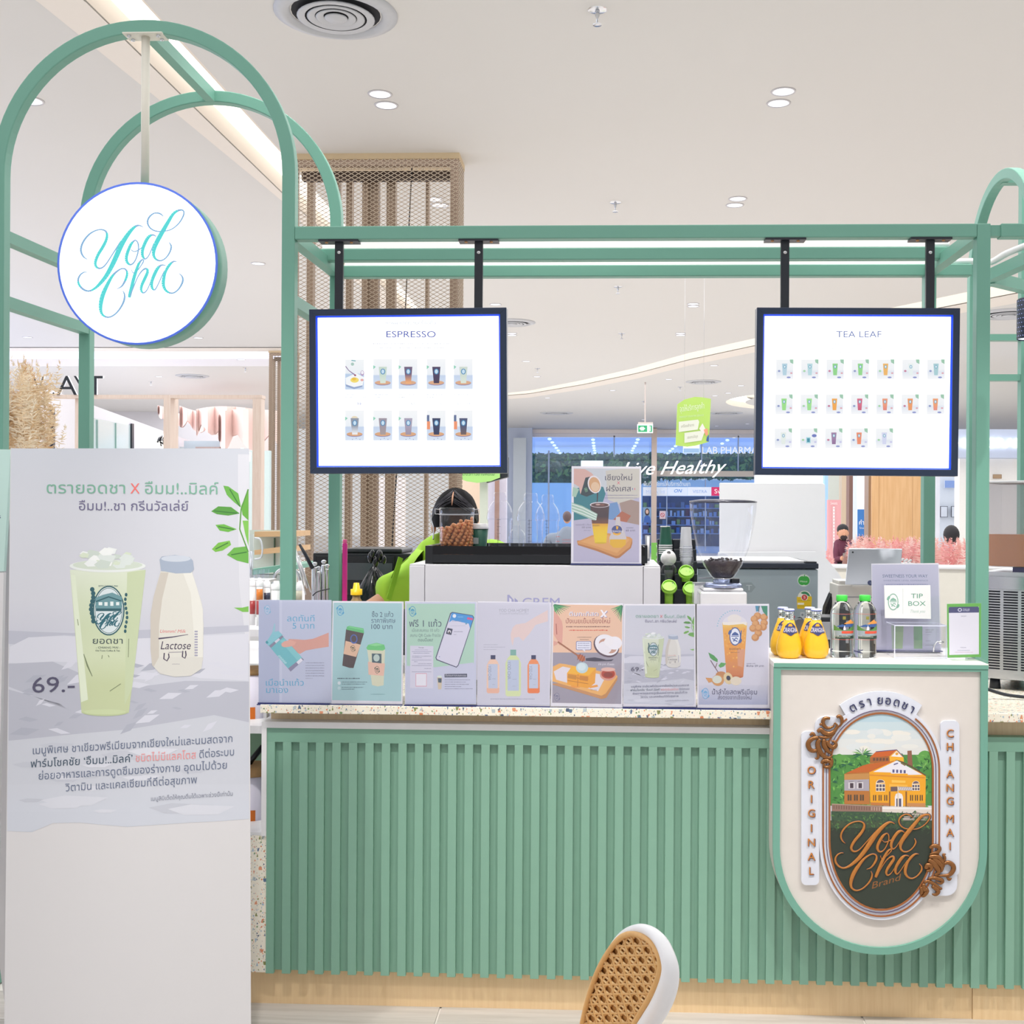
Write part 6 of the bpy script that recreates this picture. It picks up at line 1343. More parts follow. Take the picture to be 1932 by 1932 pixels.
def art8(A):
    zp(A, zT, [(104, 108), (675, 112), (670, 925), (100, 920)], '#b9b8d0'); zp(A, zT, [(104, 108), (675, 112), (673, 300), (104, 330)], '#cdd3d8')
    zp(A, zT, [(104, 290), (240, 250), (360, 270), (380, 330), (350, 420), (260, 540), (104, 560)], '#2a7f8a'); zp(A, zT, [(380, 130), (520, 112), (675, 112), (674, 360), (500, 420), (400, 380)], '#cfccc0'); zp(A, zT, [(500, 410), (600, 380), (672, 400), (671, 600), (540, 580)], '#a58f84'); zp(A, zT, [(340, 430), (480, 400), (520, 540), (420, 560), (350, 500)], '#6f97c6'); zp(A, zT, [(520, 480), (600, 520), (560, 580), (430, 570)], '#b2684c')
    zp(A, zT, [(103, 560), (240, 545), (450, 555), (672, 600), (670, 925), (100, 920)], '#bdb9cf')
    zp(A, zT, [(104, 112), (200, 115), (260, 150), (290, 190), (230, 210), (200, 260), (185, 330), (160, 330), (150, 270), (104, 240)], '#dcb3a8')
    zp(A, zT, [(162, 335), (205, 190), (250, 180), (300, 320), (240, 345), (215, 355)], '#263c44'); A.ell(*zT(283, 248), 12.5, 17, '#ece6e8', 20, -.25).ell(*zT(284, 250), 10.4, 14.5, '#d9a878', 18, -.25).ell(*zT(290, 268), 8, 9, '#e8c8a4', 14, -.2); logo(A, *zT(210, 295), 4.5, '#7faf8a', '#3a5a52')
    A.line([zT(310, 320), zT(308, 380), zT(304, 425)], [1.4, .9, 1.2], '#3f2f38')
    zp(A, zT, [(98, 270), (150, 290), (120, 360), (90, 350)], '#a8ccb6')
    A.tgrad([zT(246, 425), zT(412, 425), zT(402, 590), zT(262, 590)], [(0, '#4c3436'), (.6, '#3a2630'), (1, '#7a4a34')]); A.tgrad([zT(262, 588), zT(402, 588), zT(385, 758), zT(285, 758)], [(0, '#e0a02a'), (.2, '#efc01c'), (1, '#eed21a')])
    A.ell(*zT(330, 425), 18.8, 5.2, '#e4dde2', 22).ell(*zT(330, 427), 16.8, 4, '#5a3a38', 20).ell(*zT(315, 423), 5, 1.5, '#c8a8a0', 10).ell(*zT(350, 425), 5, 1.4, '#8a5a50', 10)
    zp(A, zT, [(86, 405), (180, 435), (310, 505), (298, 560), (270, 558), (86, 480)], '#a5c8b4')
    for q in (0, 26, 52): A.line([zT(86, 418+q), zT(180, 450+q), zT(300, 512+q*.8)], .9, '#e6f0ea')
    zt(A, zT, 'ยอดชา', 268, 325, 612, 5, '#6a5030', .03)
    zp(A, zT, [(133, 750), (140, 775), (300, 825), (470, 890), (500, 885), (600, 800), (612, 760), (612, 720), (133, 735)], '#b9783e')
    zp(A, zT, [(133, 745), (260, 690), (380, 668), (590, 705), (612, 722), (590, 790), (490, 868), (460, 868), (300, 805), (140, 762)], '#d99a55'); zp(A, zT, [(165, 745), (270, 702), (380, 685), (570, 715), (588, 728), (480, 845), (320, 792)], '#e2a764')
    A.tgrad([zT(272, 640), zT(396, 640), zT(386, 756), zT(286, 756)], [(0, '#efc81c'), (1, '#ecd020')]); A.ell(*zT(336, 756), 11, 1.7, '#d8b41c', 12)
    zp(A, zT, [(470, 530), (505, 530), (510, 600), (545, 660), (560, 710), (555, 770), (520, 798), (450, 798), (415, 765), (412, 710), (440, 650), (465, 600)], '#cfc9c9'); zp(A, zT, [(418, 725), (558, 725), (555, 770), (520, 798), (450, 798), (415, 765)], '#e8b524')
    A.ell(*zT(478, 645), 10, 9, '#3f4a86', 18).ell(*zT(478, 672), 7.5, 4, '#efb435', 12).ell(*zT(478, 650), 8, 5, '#3f4a86', 12); zt(A, zT, 'ORANGINA', 432, 528, 664, 5.5, '#f6f4f6', .04); zp(A, zT, [(470, 610), (492, 612), (485, 640), (474, 638)], '#f0b52e')
    zt(A, zT, 'เชียงใหม่', 376, 610, 212, 14.5, '#3b3654', .008); zt(A, zT, 'X', 479, 505, 247, 8, '#e2486c', .02); zt(A, zT, 'ฝรั่งเศส', 386, 600, 308, 14.5, '#3b3654', .008)
    A.rect(*zT(612, 280), *zT(617, 296), '#4a5ab0').rect(*zT(630, 280), *zT(636, 296), '#e0607a')
    zmarks(A, zT, 382, 655, 342, 1.3, '#8a88a4', 2); zmarks(A, zT, 372, 655, 366, 1.2, '#8a88a4', 7)
    zt(A, zT, 'เอสเปรสโซ่ 2 ช็อต', 120, 252, 604, 4, '#7a7896', .01); zt(A, zT, '10 บาท', 176, 252, 628, 4.6, '#55546f', .02); zmarks(A, zT, 190, 250, 648, .9, '#8a88a4', 3)
    zt(A, zT, 'ออเรนจิน่า', 558, 622, 630, 3.4, '#6a6884', .01); zt(A, zT, '65 บาท', 556, 635, 655, 4.8, '#3f3d5c', .03)
YPO = 3.268
PS = [([(490, 1131.8), (625.8, 1134), (622, 1326.3), (487.8, 1324.8)], 'first poster stand from the left, a hand holding an aqua flask', art1),
      ([(627.6, 1134), (761.6, 1135), (759.4, 1328), (623.6, 1327)], 'second poster stand from the left, two tumblers with green lids on pale blue', art2),
      ([(764.2, 1134.5), (900, 1135.5), (898.4, 1329), (764.2, 1328.6)], 'third poster stand from the left, a phone and a receipt on mint', art3),
      ([(901.6, 1134.5), (1039.5, 1137), (1037.3, 1332), (899.9, 1329.7)], 'middle poster stand, three tea bottles under the heading YOD CHA HOMEY', art4),
      ([(1043.8, 1138), (1175.4, 1138.7), (1174.5, 1335), (1039, 1332)], 'poster stand with honey toast, coconut ice cream and a peach background', art5),
      ([(1177, 1139.8), (1311.6, 1139.8), (1313, 1333.5), (1175.5, 1333)], 'poster stand with green tea cup and milk bottle priced 69, below the grinder', art6),
      ([(1314.6, 1139.8), (1450.7, 1139.5), (1452, 1336), (1315.7, 1335)], 'rightmost of the seven low poster stands, orange longan drink and fruit', art7)]
for c4, lab, f in PS: stand(c4, YPO, lab, f, 4.5)

# ================================================================== COFFEE MACHINE WITH TRAY
YC = 3.44; whitem = mat('machine_white', '#d2d1d6', .35, noise=.01)
zmt = at(1140, 1067, YC).z; xa, xb = at(772, 1100, YC).x, at(1246, 1100, YC).x
cm = thing('espresso_machine', 'white boxy espresso machine seen from behind over the poster stands', 'coffee machine', ((xa+xb)/2, YC+.25, zTop))
s1, s2 = at(801.5, 1100, YC).x, at(1213.5, 1100, YC).x
part('rear_panel', MB().box(s1+.0006, s2-.0006, YC, YC+.02, zTop+.05, zmt-.003), whitem, cm, bevel=.001)
part('side_shell', MB().box(xa, s1-.0006, YC, YC+.45, zTop+.05, zmt-.003), whitem, cm, bevel=.003); part('side_shell', MB().box(s2+.0006, xb, YC, YC+.45, zTop+.05, zmt-.003), whitem, cm, bevel=.003)
part('body', MB().box(s1, s2, YC+.021, YC+.45, zTop+.05, zmt-.004), whitem, cm); part('top_plate', MB().box(xa+.001, xb-.001, YC+.001, YC+.45, zmt-.003, zmt), whitem, cm, bevel=.001)
for x in (xa+.06, xb-.06):
    for y in (YC+.05, YC+.4): part('foot', MB().lathe([(.02, zTop+.0005), (.018, zTop+.05)], (x, y, 0), 12), BLACK, cm)
A = Art(Vector((0, YC-.0001, 1)), NF); zl2 = zm(880, 1110, 6.44)
zt(A, zl2, 'CREM', 680, 1132, 222, 24, '#a3a3cc', .045)
zp(A, zl2, [(497, 80), (520, 78), (575, 140), (575, 190), (497, 190)], '#a3a3c8'); zp(A, zl2, [(520, 110), (548, 135), (548, 190), (520, 190)], '#dddce6'); zp(A, zl2, [(585, 115), (625, 150), (625, 190), (585, 190)], '#a3a3c8')
A.done('lettering', [q for q in cm.children if q.name.startswith('rear_panel')][0])
YT2 = 3.46; xt0, xt1 = at(803, 1050, YT2).x, at(1217, 1050, YT2).x
smoke = glassy('smoked_acrylic', '#4a4455', .9, .05)
tr = thing('smoked_tray', 'black and smoked acrylic tray with raised rim on top of the machine', 'tray', ((xt0+xt1)/2, YT2+.18, zmt))
zr = zmt+.0265*1.0; zrim = at(1000, 1031, YT2).z
part('base', MB().box(xt0, xt1, YT2, YT2+.36, zmt+.0005, zmt+.004), BLACK, tr)
part('front_wall', MB().box(xt0, xt1, YT2, YT2+.003, zmt+.0005, at(1000, 1047, YT2).z), mat('gloss_black', '#15171b', .12), tr)
part('smoked_rim', MB().box(xt0+.012, xt1, YT2, YT2+.003, at(1000, 1046.8, YT2).z, zrim), smoke, tr)
part('end_wall', MB().box(xt0-.001, xt0+.022, YT2-.001, YT2+.36, zmt+.0005, zrim), mat('gloss_black', '#15171b', .12), tr)
part('end_wall', MB().box(xt1-.003, xt1, YT2+.004, YT2+.36, zmt+.004, zrim), mat('gloss_black', '#15171b', .12), tr)
part('rear_wall', MB().box(xt0+.023, xt1-.004, YT2+.357, YT2+.36, zmt+.004, zrim), mat('gloss_black', '#15171b', .12), tr)
part('black_cloth', MB().prism([at(*q, YT2+.02) for q in [(824, 1049), (860, 1050), (940, 1041), (983, 1037), (985, 1049), (1010, 1053), (1078, 1048), (1190, 1048), (1190, 1056), (824, 1056)]], (0, .02, 0)), mat('cloth_black', '#17151a', .8), tr)
ztb = zmt+.0045
# candied balls jar
zj = zm(760, 880, 6.0375); YJ = 3.56; jx = at(zj(592, 0)[0], 1000, YJ).x; rj = (at(zj(790, 0)[0], 1000, YJ).x-at(zj(395, 0)[0], 1000, YJ).x)/2; zjt = at(858, zj(0, 470)[1], YJ).z
jr = thing('clip_jar', 'clear clip-top jar of round orange candied fruit on the tray', 'jar', (jx, YJ+.05, ztb)); c = (jx, YJ+.05, 0)
gb_ = part('glass_body', MB().lathe([(rj*.95, ztb+.0005), (rj, ztb+.008), (rj, zjt-.022), (rj*.96, zjt-.018)], c, 32, cap=False), CLEARP, jr)
part('lid', MB().lathe([(rj*1.02, zjt-.02), (rj*1.04, zjt-.004), (rj*1.0, zjt), (.001, zjt)], c, 32, cap=False), CLEARP, jr); jl = [q for q in jr.children if q.name.startswith('lid')][0]; part('seal_ring', MB().lathe([(rj*.98, zjt-.024), (rj*1.03, zjt-.023), (rj*1.03, zjt-.020), (rj*.98, zjt-.020)], c, 32, cap=False), mat('seal_grey', '#c9ced8', .4), jl)
for s in (-1, 1): part('wire_clamp', MB().tube([(jx+s*rj*.98, YJ+.05, zjt-.006), (jx+s*rj*1.28, YJ+.05, zjt-.004), (jx+s*rj*1.28, YJ+.05, zjt-.02), (jx+s*rj*1.02, YJ+.05, zjt-.021)], .0016, 6), CHROME, jl)
r = random.Random(2); ball_me = None; fruit_m = mat('candied_orange', '#e8995a', .35, noise=.25, scale=60); rb = .0062
zfill = at(858, zj(0, 605)[1], YJ).z
cnt = 0
for lay in range(15):
    z = ztb+.008+lay*rb*1.62
    for i in range(16):
        a = i*.3927+lay*.5; q = rj-rb-.0008; x, y = q*math.cos(a), q*math.sin(a)
        if y > .01: continue
        top = zfill-(1-x/rj)*.5*.034+.004*math.sin(i*2.1)
        if z > top: continue
        if ball_me is None: o = solo('candied_fruit', MB().ball((0, 0, 0), rb, 8, 6), fruit_m, 'round orange candied fruit in the clip-top jar', 'sweet', 'candied fruit in the clip-top jar'); ball_me = o
        else: o = ball_me.copy(); C.objects.link(o)
        o.location = (jx+x, YJ+.05+y, z-rb*.1+r.uniform(-.002, .002)); cnt += 1
for i in range(150):
    a = r.uniform(-math.pi, 0); q = r.uniform(.2, .85)*rj; x, y = q*math.cos(a), q*math.sin(a); top = zfill-(1-x/rj)*.5*.034
    o = ball_me.copy(); C.objects.link(o); o.location = (jx+x, YJ+.05+y, r.uniform(max(ztb+.01, top-.05), top)-rb)
o = solo('candied_fruit_fill', MB().lathe([(rj*.5, ztb+.003), (rj*.6, zfill-.05), (.004, zfill-.045)], (jx+.004, YJ+.055, 0), 14), fruit_m, 'mass of orange candied fruit in the middle of the jar', 'sweets', kind='stuff')
# spoon beside the jar
part('bowl', MB().ball((0, 0, 0), .016, 14, 8, (1, .5, .62)), CHROME, thing('steel_spoon', 'steel spoon with shiny round bowl left of the orange jar', 'spoon', at(817, 1021, 3.50)))
o = bpy.data.objects['bowl']; part('handle', MB().tube(spline([tuple(at(*zj(*q), 3.50)) for q in [(345, 835), (350, 760), (345, 690), (315, 590), (310, 530)]], 4), .0022, 6), CHROME, o.parent)
# shakers
def shaker(cx, hw, yt, Y, label, marks_=True):
    x = at(cx, 1000, Y).x; R = hw/2150*Y; zt_ = at(cx, yt, Y).z; H = zt_-ztb; t = thing('cocktail_shaker', label, 'shaker', (x, Y, ztb)); c = (x, Y, 0)
    bd_ = part('body', MB().lathe([(R*.78, ztb+.0005), (R*.82, ztb+.004), (R*.9, ztb+H*.55), (R*.94, ztb+H*.62)], c, 28, cap=False), CLEARP, t)
    part('shoulder', MB().lathe([(R, ztb+H*.60), (R, ztb+H*.64), (R*.97, ztb+H*.70), (R*.86, ztb+H*.78), (R*.62, ztb+H*.85), (R*.50, ztb+H*.875)], c, 28, cap=False), CLEARP, t)
    part('cap', MB().lathe([(R*.5, ztb+H*.875), (R*.52, ztb+H*.89), (R*.47, ztb+H*.98), (R*.42, ztb+H), (.001, ztb+H)], c, 24, cap=False), CLEARP, t)
    if marks_:
        mb = MB()
        for i in range(11):
            z = ztb+H*(.1+i*.05); w = .30 if i % 2 == 0 else .16
            for j in range(3):
                a0 = -math.pi/2-.15+w*j/3; a1 = a0+w/3; rr = R*.915*(1 if z < ztb+H*.6 else 1.02)+.0004
                mb.add([Vector((x+rr*math.cos(a), Y+rr*math.sin(a), zz_)) for a in (a0, a1) for zz_ in (z, z+.0008)], [(0, 2, 3, 1)])
        a = -math.pi/2-.06; rr = R*.93; mb.add([Vector((x+rr*math.cos(q), Y+rr*math.sin(q), zz_)) for q in (a, a+.025) for zz_ in (ztb+H*.08, ztb+H*.62)], [(0, 2, 3, 1)])
        part('scale_marks', mb, mat('scale_ink', '#33344a', .5, noise=0), bd_)
shaker(943, 25, 929, 3.62, 'leftmost clear plastic shaker on the tray behind the machine')
shaker(1001, 26.5, 930.5, 3.56, 'large clear plastic shaker in the middle of the tray')
shaker(1033, 23, 933.5, 3.68, 'clear plastic shaker partly behind the large one')
shaker(975, 17, 991, 3.72, 'short clear measuring cup between the shakers', False)
def papercup(x, zb, Y, R, H, label, lid=True):
    t = thing('paper_cup', label, 'cup', (x, Y, zb)); c = (x, Y, 0)
    cb_ = part('cup_body', MB().lathe([(R*.72, zb), (R*.74, zb+.002), (R, zb+H*.86)], c, 24), mat('cup_green', '#1f5a48', .5), t)
    part('label_patch', MB().box(x-R*.45, x+R*.1, Y-R*.92, Y-R*.9, zb+H*.45, zb+H*.62), mat('sticker_grey', '#b9c4c4', .5), cb_)
    if lid: part('lid', MB().lathe([(R*1.04, zb+H*.855), (R*1.06, zb+H*.9), (R*.92, zb+H*.93), (R*.9, zb+H), (.001, zb+H)], c, 24, cap=False), mat('lid_white', '#eceaea', .4), t)
papercup(at(903, 1000, 3.64).x, ztb+.0005, 3.64, .031, at(903, 988, 3.64).z-ztb, 'dark green paper cup with white lid right of the orange jar')
t = thing('measuring_glass', 'glass measuring cup with red markings beside the tall poster', 'glass', (at(1066, 1000, 3.57).x, 3.57, ztb)); x = at(1066, 1000, 3.57).x; H = at(1066, 993, 3.57).z-ztb
part('glass', MB().lathe([(.026, ztb+.0005), (.029, ztb+.003), (.029, ztb+H*.65), (.022, ztb+H*.92), (.020, ztb+H)], (x, 3.57, 0), 24, cap=False), CLEARP, t)
A = Art(Vector((0, 3.54, 1)), NF); 
for i, w in enumerate(('OXINO', 'AOBXO')): A.text(w, *(zj(1815, 0)[0], zj(1915, 0)[0]), zj(0, 845+i*32)[1], 4, '#d4625a', .02)
A.marks(zj(1745, 0)[0], zj(1790, 0)[0], zj(0, 800)[1], 1.2, '#d4625a', 4).marks(zj(1745, 0)[0], zj(1785, 0)[0], zj(0, 855)[1], 1.2, '#d4625a', 7); A.done('red_markings', t)
# tall poster on the machine
stand([(1078.5, 879.6), (1209.6, 880.6), (1210, 1063.5), (1077.4, 1062.5)], 3.452, 'tall poster stand on the machine, coffee poured over orange soda', art8, 3)
bx = at(1214, 1030, 3.62).x
solo('black_canister', MB().box(bx-.012, bx+.012, 3.60, 3.66, zmt+.0005, at(1214, 1028, 3.62).z), BLACK, 'black upright box right of the tall poster on the machine', 'box', bevel=.002)
t = thing('milk_frother', 'white handled frothing wand standing behind the tall poster', 'frother', (at(1222, 1040, 3.70).x, 3.70, zmt)); x = at(1222.5, 1040, 3.7).x
part('handle', MB().tube([(x, 3.70, zmt+.003), (x-.001, 3.70, at(1222, 1010, 3.7).z)], [.006, .0085], 10), mat('grey_plastic', '#8b8e96'), t); part('grip', MB().tube([(x, 3.695, zmt+.012), (x, 3.695, at(1222, 1012, 3.7).z)], .0045, 8), mat('lid_white', '#eceaea', .4), t)

# ================================================================== GRINDER
zg = zT; YGR = 3.62; gx = at(zg(1398, 0)[0], 1000, YGR).x
def gz(y): return at(1363, zg(0, y)[1], YGR).z
def gr(px): return px/4.6/2150*YGR
gd = thing('coffee_grinder', 'white coffee grinder with a tall clear bean hopper behind the posters', 'grinder', (gx, YGR+.02, zTop)); c = (gx, YGR, 0)
part('hopper', MB().lathe([(gr(90), gz(1058)), (gr(110), gz(1035)), (gr(165), gz(950)), (gr(225), gz(800)), (gr(262), gz(620)), (gr(283), gz(480)), (gr(288), gz(408))], c, 40, cap=False), CLEARP, gd)
part('hopper_lid', MB().lathe([(gr(290), gz(406)), (gr(290), gz(392)), (gr(200), gz(380)), (.001, gz(376))], c, 40, cap=False), mat('smoke_lid', '#4a4a58', .25), gd)
mb = MB().lathe([(gr(80), gz(1055)), (gr(104), gz(1030)), (gr(150), gz(955)), (gr(165), gz(915)), (gr(120), gz(905)), (gr(50), gz(925)), (.001, gz(930))], c, 24)
part('coffee_beans', mb, mat('bean_brown', '#33242a', .45, noise=.5, scale=250, bump=.6), gd, kind='stuff')
mb = MB(); r = random.Random(8)
for i in range(130):
    a = r.uniform(0, 6.28); f = r.random(); zz_ = gz(1000)+(gz(890)-gz(1000))*f; rr = (gr(118)+(gr(172)-gr(118))*f)*.97
    if f > .85: rr *= r.uniform(.3, 1)
    mb.ball((gx+rr*math.cos(a), YGR+rr*math.sin(a), zz_), .0045, 6, 4, (1, .8, .7))
part('coffee_beans', mb, mat('bean_brown', '#33242a'), gd, kind='stuff')
part('dome_cap', MB().ball((gx-gr(5), YGR-gr(60), gz(915)), gr(75), 18, 12), CLEARP, gd)
part('collar', MB().lathe([(gr(84), gz(1108)), (gr(84), gz(1068)), (gr(92), gz(1060)), (gr(60), gz(1058))], c, 28), CHROME, gd); part('adjust_ring', MB().lathe([(gr(165), gz(1136)), (gr(170), gz(1120)), (gr(150), gz(1100)), (gr(80), gz(1098))], c, 32), mat('silver_blue', '#aab4d6', .2, .8), gd)
part('latch', MB().box(gx+gr(70), gx+gr(140), YGR-.02, YGR+.02, gz(1100), gz(1062)), BLACK, gd, bevel=.002); part('side_lever', MB().beam((gx-gr(240), YGR-.01, gz(1115)), (gx-gr(150), YGR-.01, gz(1108)), .01, .008).beam((gx-gr(210), YGR, gz(1062)), (gx-gr(90), YGR, gz(1060)), .004, .004), mat('grey_plastic', '#8b8e96'), gd)
part('body', MB().box(gx-gr(205), gx+gr(190), YGR-.06, YGR+.14, zTop+.0005, gz(1170)).box(gx-gr(180), gx+gr(165), YGR-.05, YGR+.12, gz(1170), gz(1138)), mat('machine_gloss', '#e6e6ea', .15), gd, bevel=.012)
part('rear_block', MB().box(at(zg(1150, 0)[0], 1100, YGR+.05).x, at(zg(1300, 0)[0], 1100, YGR+.05).x, YGR+.06, YGR+.14, gz(1300), gz(1120)), mat('machine_gloss', '#e6e6ea', .15), gd)

# ================================================================== CUP AND LID RACK
YK = 3.78
def kz(y): return at(1282, zg(0, y)[1], YK).z
def kx(x): return at(zg(x, 0)[0], 1080, YK).x
rk = thing('cup_rack', 'black stepped cup and lid rack beside the grinder', 'rack', (kx(1020), YK+.1, zTop))
for i, (yt, x0, x1) in enumerate(((735, 848, 1195), (820, 850, 1195), (925, 855, 1195), (1035, 860, 1192), (1165, 860, 1150))):
    Yq = YK+.16-i*.032; mb = MB(); dv = [(x0, x0+52), (990, 1058), (1150, x1)] if i < 4 else [(860, 908), (975, 1086)]
    for a, b in dv: mb.box(kx(a), kx(b), Yq, Yq+.03, zTop+.0005, kz(yt))
    part('tier', mb, BLACK, rk, bevel=.003)
part('back_plate', MB().box(kx(850), kx(1195), YK+.19, YK+.2, zTop+.0005, kz(735)), BLACK, rk)
def cupstack(cx, ytop, rt, rb_, Y, n, colr, label, mt_, rimcol=None, hpx=140, name='cup_stack'):
    x = kx(cx); zt_ = kz(ytop); H = hpx/4.6/2150*Y; t = thing(name, label, 'cups', (x, Y, zt_-H-n*.006)); c = (x, Y, 0)
    part('cup', MB().lathe([(gr(rb_), zt_-H), (gr(rt), zt_-.002), (gr(rt)*.96, zt_), (gr(rt)*.9, zt_-.003), (.001, zt_-.003)], c, 24, cap=False), mt_, t)
    for i in range(n): part('cup_rim', MB().lathe([(gr(rb_)*1.02, zt_-H-.003-i*.0068), (gr(rb_)*1.08, zt_-H-.001-i*.0068), (gr(rb_)*1.0, zt_-H+.001-i*.0068)], c, 24, cap=False), rimcol or mt_, t)
    part('stack_core', MB().lathe([(gr(rb_)*.97, zt_-H-n*.0068-.05), (gr(rb_)*.97, zt_-H)], c, 20), mt_, t)
wcup = mat('paper_white', '#eeedee', .5)
cupstack(918, 618, 47, 62, YK+.13, 5, 0, 'stack of dark green paper cups upside down in the rack', mat('cup_green', '#1f5a48', .5), wcup, 160)
x = kx(913); part('cup_base', MB().lathe([(.001, kz(616)+.001), (gr(44), kz(616)+.001), (gr(48), kz(622))], (x, YK+.13, 0), 24, cap=False), wcup, bpy.data.objects['cup_stack'])
cupstack(1100, 622, 45, 58, YK+.13, 5, 0, 'stack of white frosted cups at the back right of the rack', mat('frosted_cup', '#e4e4ea', .3), None, 180)
cupstack(1112, 785, 42, 55, YK+.10, 3, 0, 'stack of clear cups in front of the white cups', CLEARP, None, 150)
def lidstack(cx, y0, y1, y2, Y, ml, label, dome=False):
    x = kx(cx); t = thing('lid_stack', label, 'lids', (x, Y, kz(y2))); zt_ = kz(y0); zb = kz(y1); R = gr(72); c = Vector((x, Y, 0)); ax_ = Vector((0, -.75, .66)).normalized(); cc = Vector((x, Y-.02, (zt_+zb)/2)); mb = MB()
    if dome: part('lid', MB().lathe([(R, -.006), (R, 0), (R*.9, .012), (R*.6, .026), (R*.25, .03)], cc, 24, axis=ax_, cap=False), ml, t)
    else:
        mb.lathe([(R*.9, -.012), (R, -.008), (R, -.002), (R*.92, .0), (R*.88, .008), (R*.80, .008), (R*.78, .003), (.001, .003)], cc, 26, axis=ax_, cap=False); mb.sm = [False]*len(mb.sm); part('lid', mb, ml, t)
        part('sip_hole', MB().lathe([(.001, .0068), (.003, .0068)], cc+Vector((R*.45, 0, R*.3)), 8, axis=ax_, cap=False), BLACK, t)
    part('stacked_lids', MB().lathe([(gr(38), kz(y2)), (gr(40), (zt_+zb)/2)], (x, Y-.005, 0), 20), ml, t)
lime = mat('lime_lid', '#a3e04a', .4, noise=.02); wl_ = mat('lid_white', '#eceaea', .4)
lidstack(935, 868, 925, 960, YK+.09, wl_, 'white dome lids at the top left of the rack', True)
lidstack(935, 960, 1040, 1090, YK+.06, CLEARP, 'clear dome lids in the middle left of the rack', True)
lidstack(1087, 965, 1055, 1100, YK+.055, lime, 'lime green lids in the middle right of the rack')
lidstack(932, 1095, 1175, 1290, YK+.02, lime, 'lime green lids at the lower left of the rack')
lidstack(1118, 1112, 1190, 1290, YK+.02, lime, 'lime green lids at the lower right of the rack')

# ================================================================== THINGS ON THE BADGE TOP
z0 = zBt+.0003; zD = zm(1430, 1000, 3.8486)
juice = mat('orange_juice', '#ecb62a', .25, noise=.04, scale=60, emit=.06); glassb = CLEARP
def obottle(cx, yb, yt, label):
    Y = (zBt-EYE.z)/(at(cx, yb, 1).z-EYE.z); x = at(cx, yb, Y).x; R = 24.6/2150*Y; H = at(cx, yt, Y).z-z0
    if obottle.p:
        t = dup(obottle.p, (x, Y, z0), label, 'orange soda bottles'); return t
    t = thing('soda_bottle', label, 'bottle', (x, Y, z0), 'orange soda bottles'); c = (x, Y, 0); g = lambda f: z0+H*f
    prof = [(R*.62, g(0)), (R*.72, g(.01)), (R*.93, g(.08)), (R, g(.2)), (R*.94, g(.33)), (R*.79, g(.46)), (R*.65, g(.57)), (R*.50, g(.67)), (R*.38, g(.77)), (R*.32, g(.88)), (R*.32, g(.95))]
    part('juice', MB().lathe([(r_*.97, z_) for r_, z_ in prof[:9]]+[(.001, g(.772))], c, 28), juice, t)
    part('glass', MB().lathe([(R*.375, g(.774)), (R*.35, g(.83)), (R*.33, g(.92)), (R*.36, g(.93)), (R*.36, g(.95)), (R*.33, g(.951))], c, 24), clearsolid('neck_glass', '#f3f7f4', 1.45), t)
    cc_ = part('crown_cap', MB().lathe([(R*.40, g(.955)), (R*.41, g(.975)), (R*.37, g(.995)), (.001, g(1))], c, 20, cap=False), mat('cap_blue_white', '#c9cfe8', .35), t); part('cap_rim', MB().lathe([(R*.415, g(.952)), (R*.42, g(.968)), (R*.40, g(.968))], c, 20, cap=False), mat('cap_blue', '#3d4f9c', .35), cc_)
    # wrapped label
    def surf(px, py, o=.0006):
        u = (px-225)/(95.0); zz_ = at(cx, zD(0, py)[1], Y-R*.6).z; f = (zz_-z0)/H
        rr = np.interp(f, [p_[1] and (p_[1]-z0)/H for p_ in prof], [p_[0] for p_ in prof])+o; a = -math.pi/2+max(-1.3, min(1.3, (px-225)*.0155)); return Vector((x+rr*math.cos(a), Y+rr*math.sin(a), zz_))
    def lab(L, m, o, nm):
        P_, T_ = [Vector(q) for q in L], None; mb = MB(); n_ = 14
        xs = [min(q[0] for q in L)+(max(q[0] for q in L)-min(q[0] for q in L))*i/n_ for i in range(n_+1)]
        up_ = []; lo_ = []
        for xq in xs:
            ys = []
            for i in range(len(L)):
                a_, b_ = L[i], L[(i+1) % len(L)]
                if a_[0] != b_[0] and min(a_[0], b_[0])-1e-6 <= xq <= max(a_[0], b_[0])+1e-6: ys.append(a_[1]+(b_[1]-a_[1])*(xq-a_[0])/(b_[0]-a_[0]))
            ys = ys or [L[0][1]]; up_.append(surf(xq, min(ys), o)); lo_.append(surf(xq, max(ys), o))
        mb.add(up_+lo_, [[i, i+1, n_+2+i, n_+1+i] for i in range(n_)]); return part(nm, mb, m, t)
    ls_ = lab([(170, 745), (172, 705), (200, 680), (225, 672), (255, 680), (282, 705), (284, 745), (255, 748), (225, 768), (195, 748)], mat('label_navy', '#2f3566', .4), .0008, 'label_shape')
    lab([(205, 700), (215, 682), (240, 682), (246, 700)], mat('label_orange_patch', '#f0a01c', .4), .0011, 'label_orange')
    mb = MB(); P_, T_, w = glyphs('ORANGINA', .05); mb.add([surf(174+p_[0]/w*106, 741-(p_[1])*46, .0014) for p_ in P_], [list(map(int, q)) for q in T_]); part('lettering', mb, mat('label_white', '#e4dfee'), ls_)
    obottle.p = t; return t
obottle.p = None
obottle(1488.5, 1241, 1148, 'front left of the four orange soda bottles on the badge top')
obottle(1539.6, 1241, 1148, 'front right of the four orange soda bottles on the badge top')
obottle(1476.5, 1236, 1143, 'rear left of the four orange soda bottles, beside the last poster')
obottle(1527.5, 1236, 1143, 'rear right orange soda bottle, between the two front ones')
water = clearsolid('clear_water_bottle', '#f6fbfc')
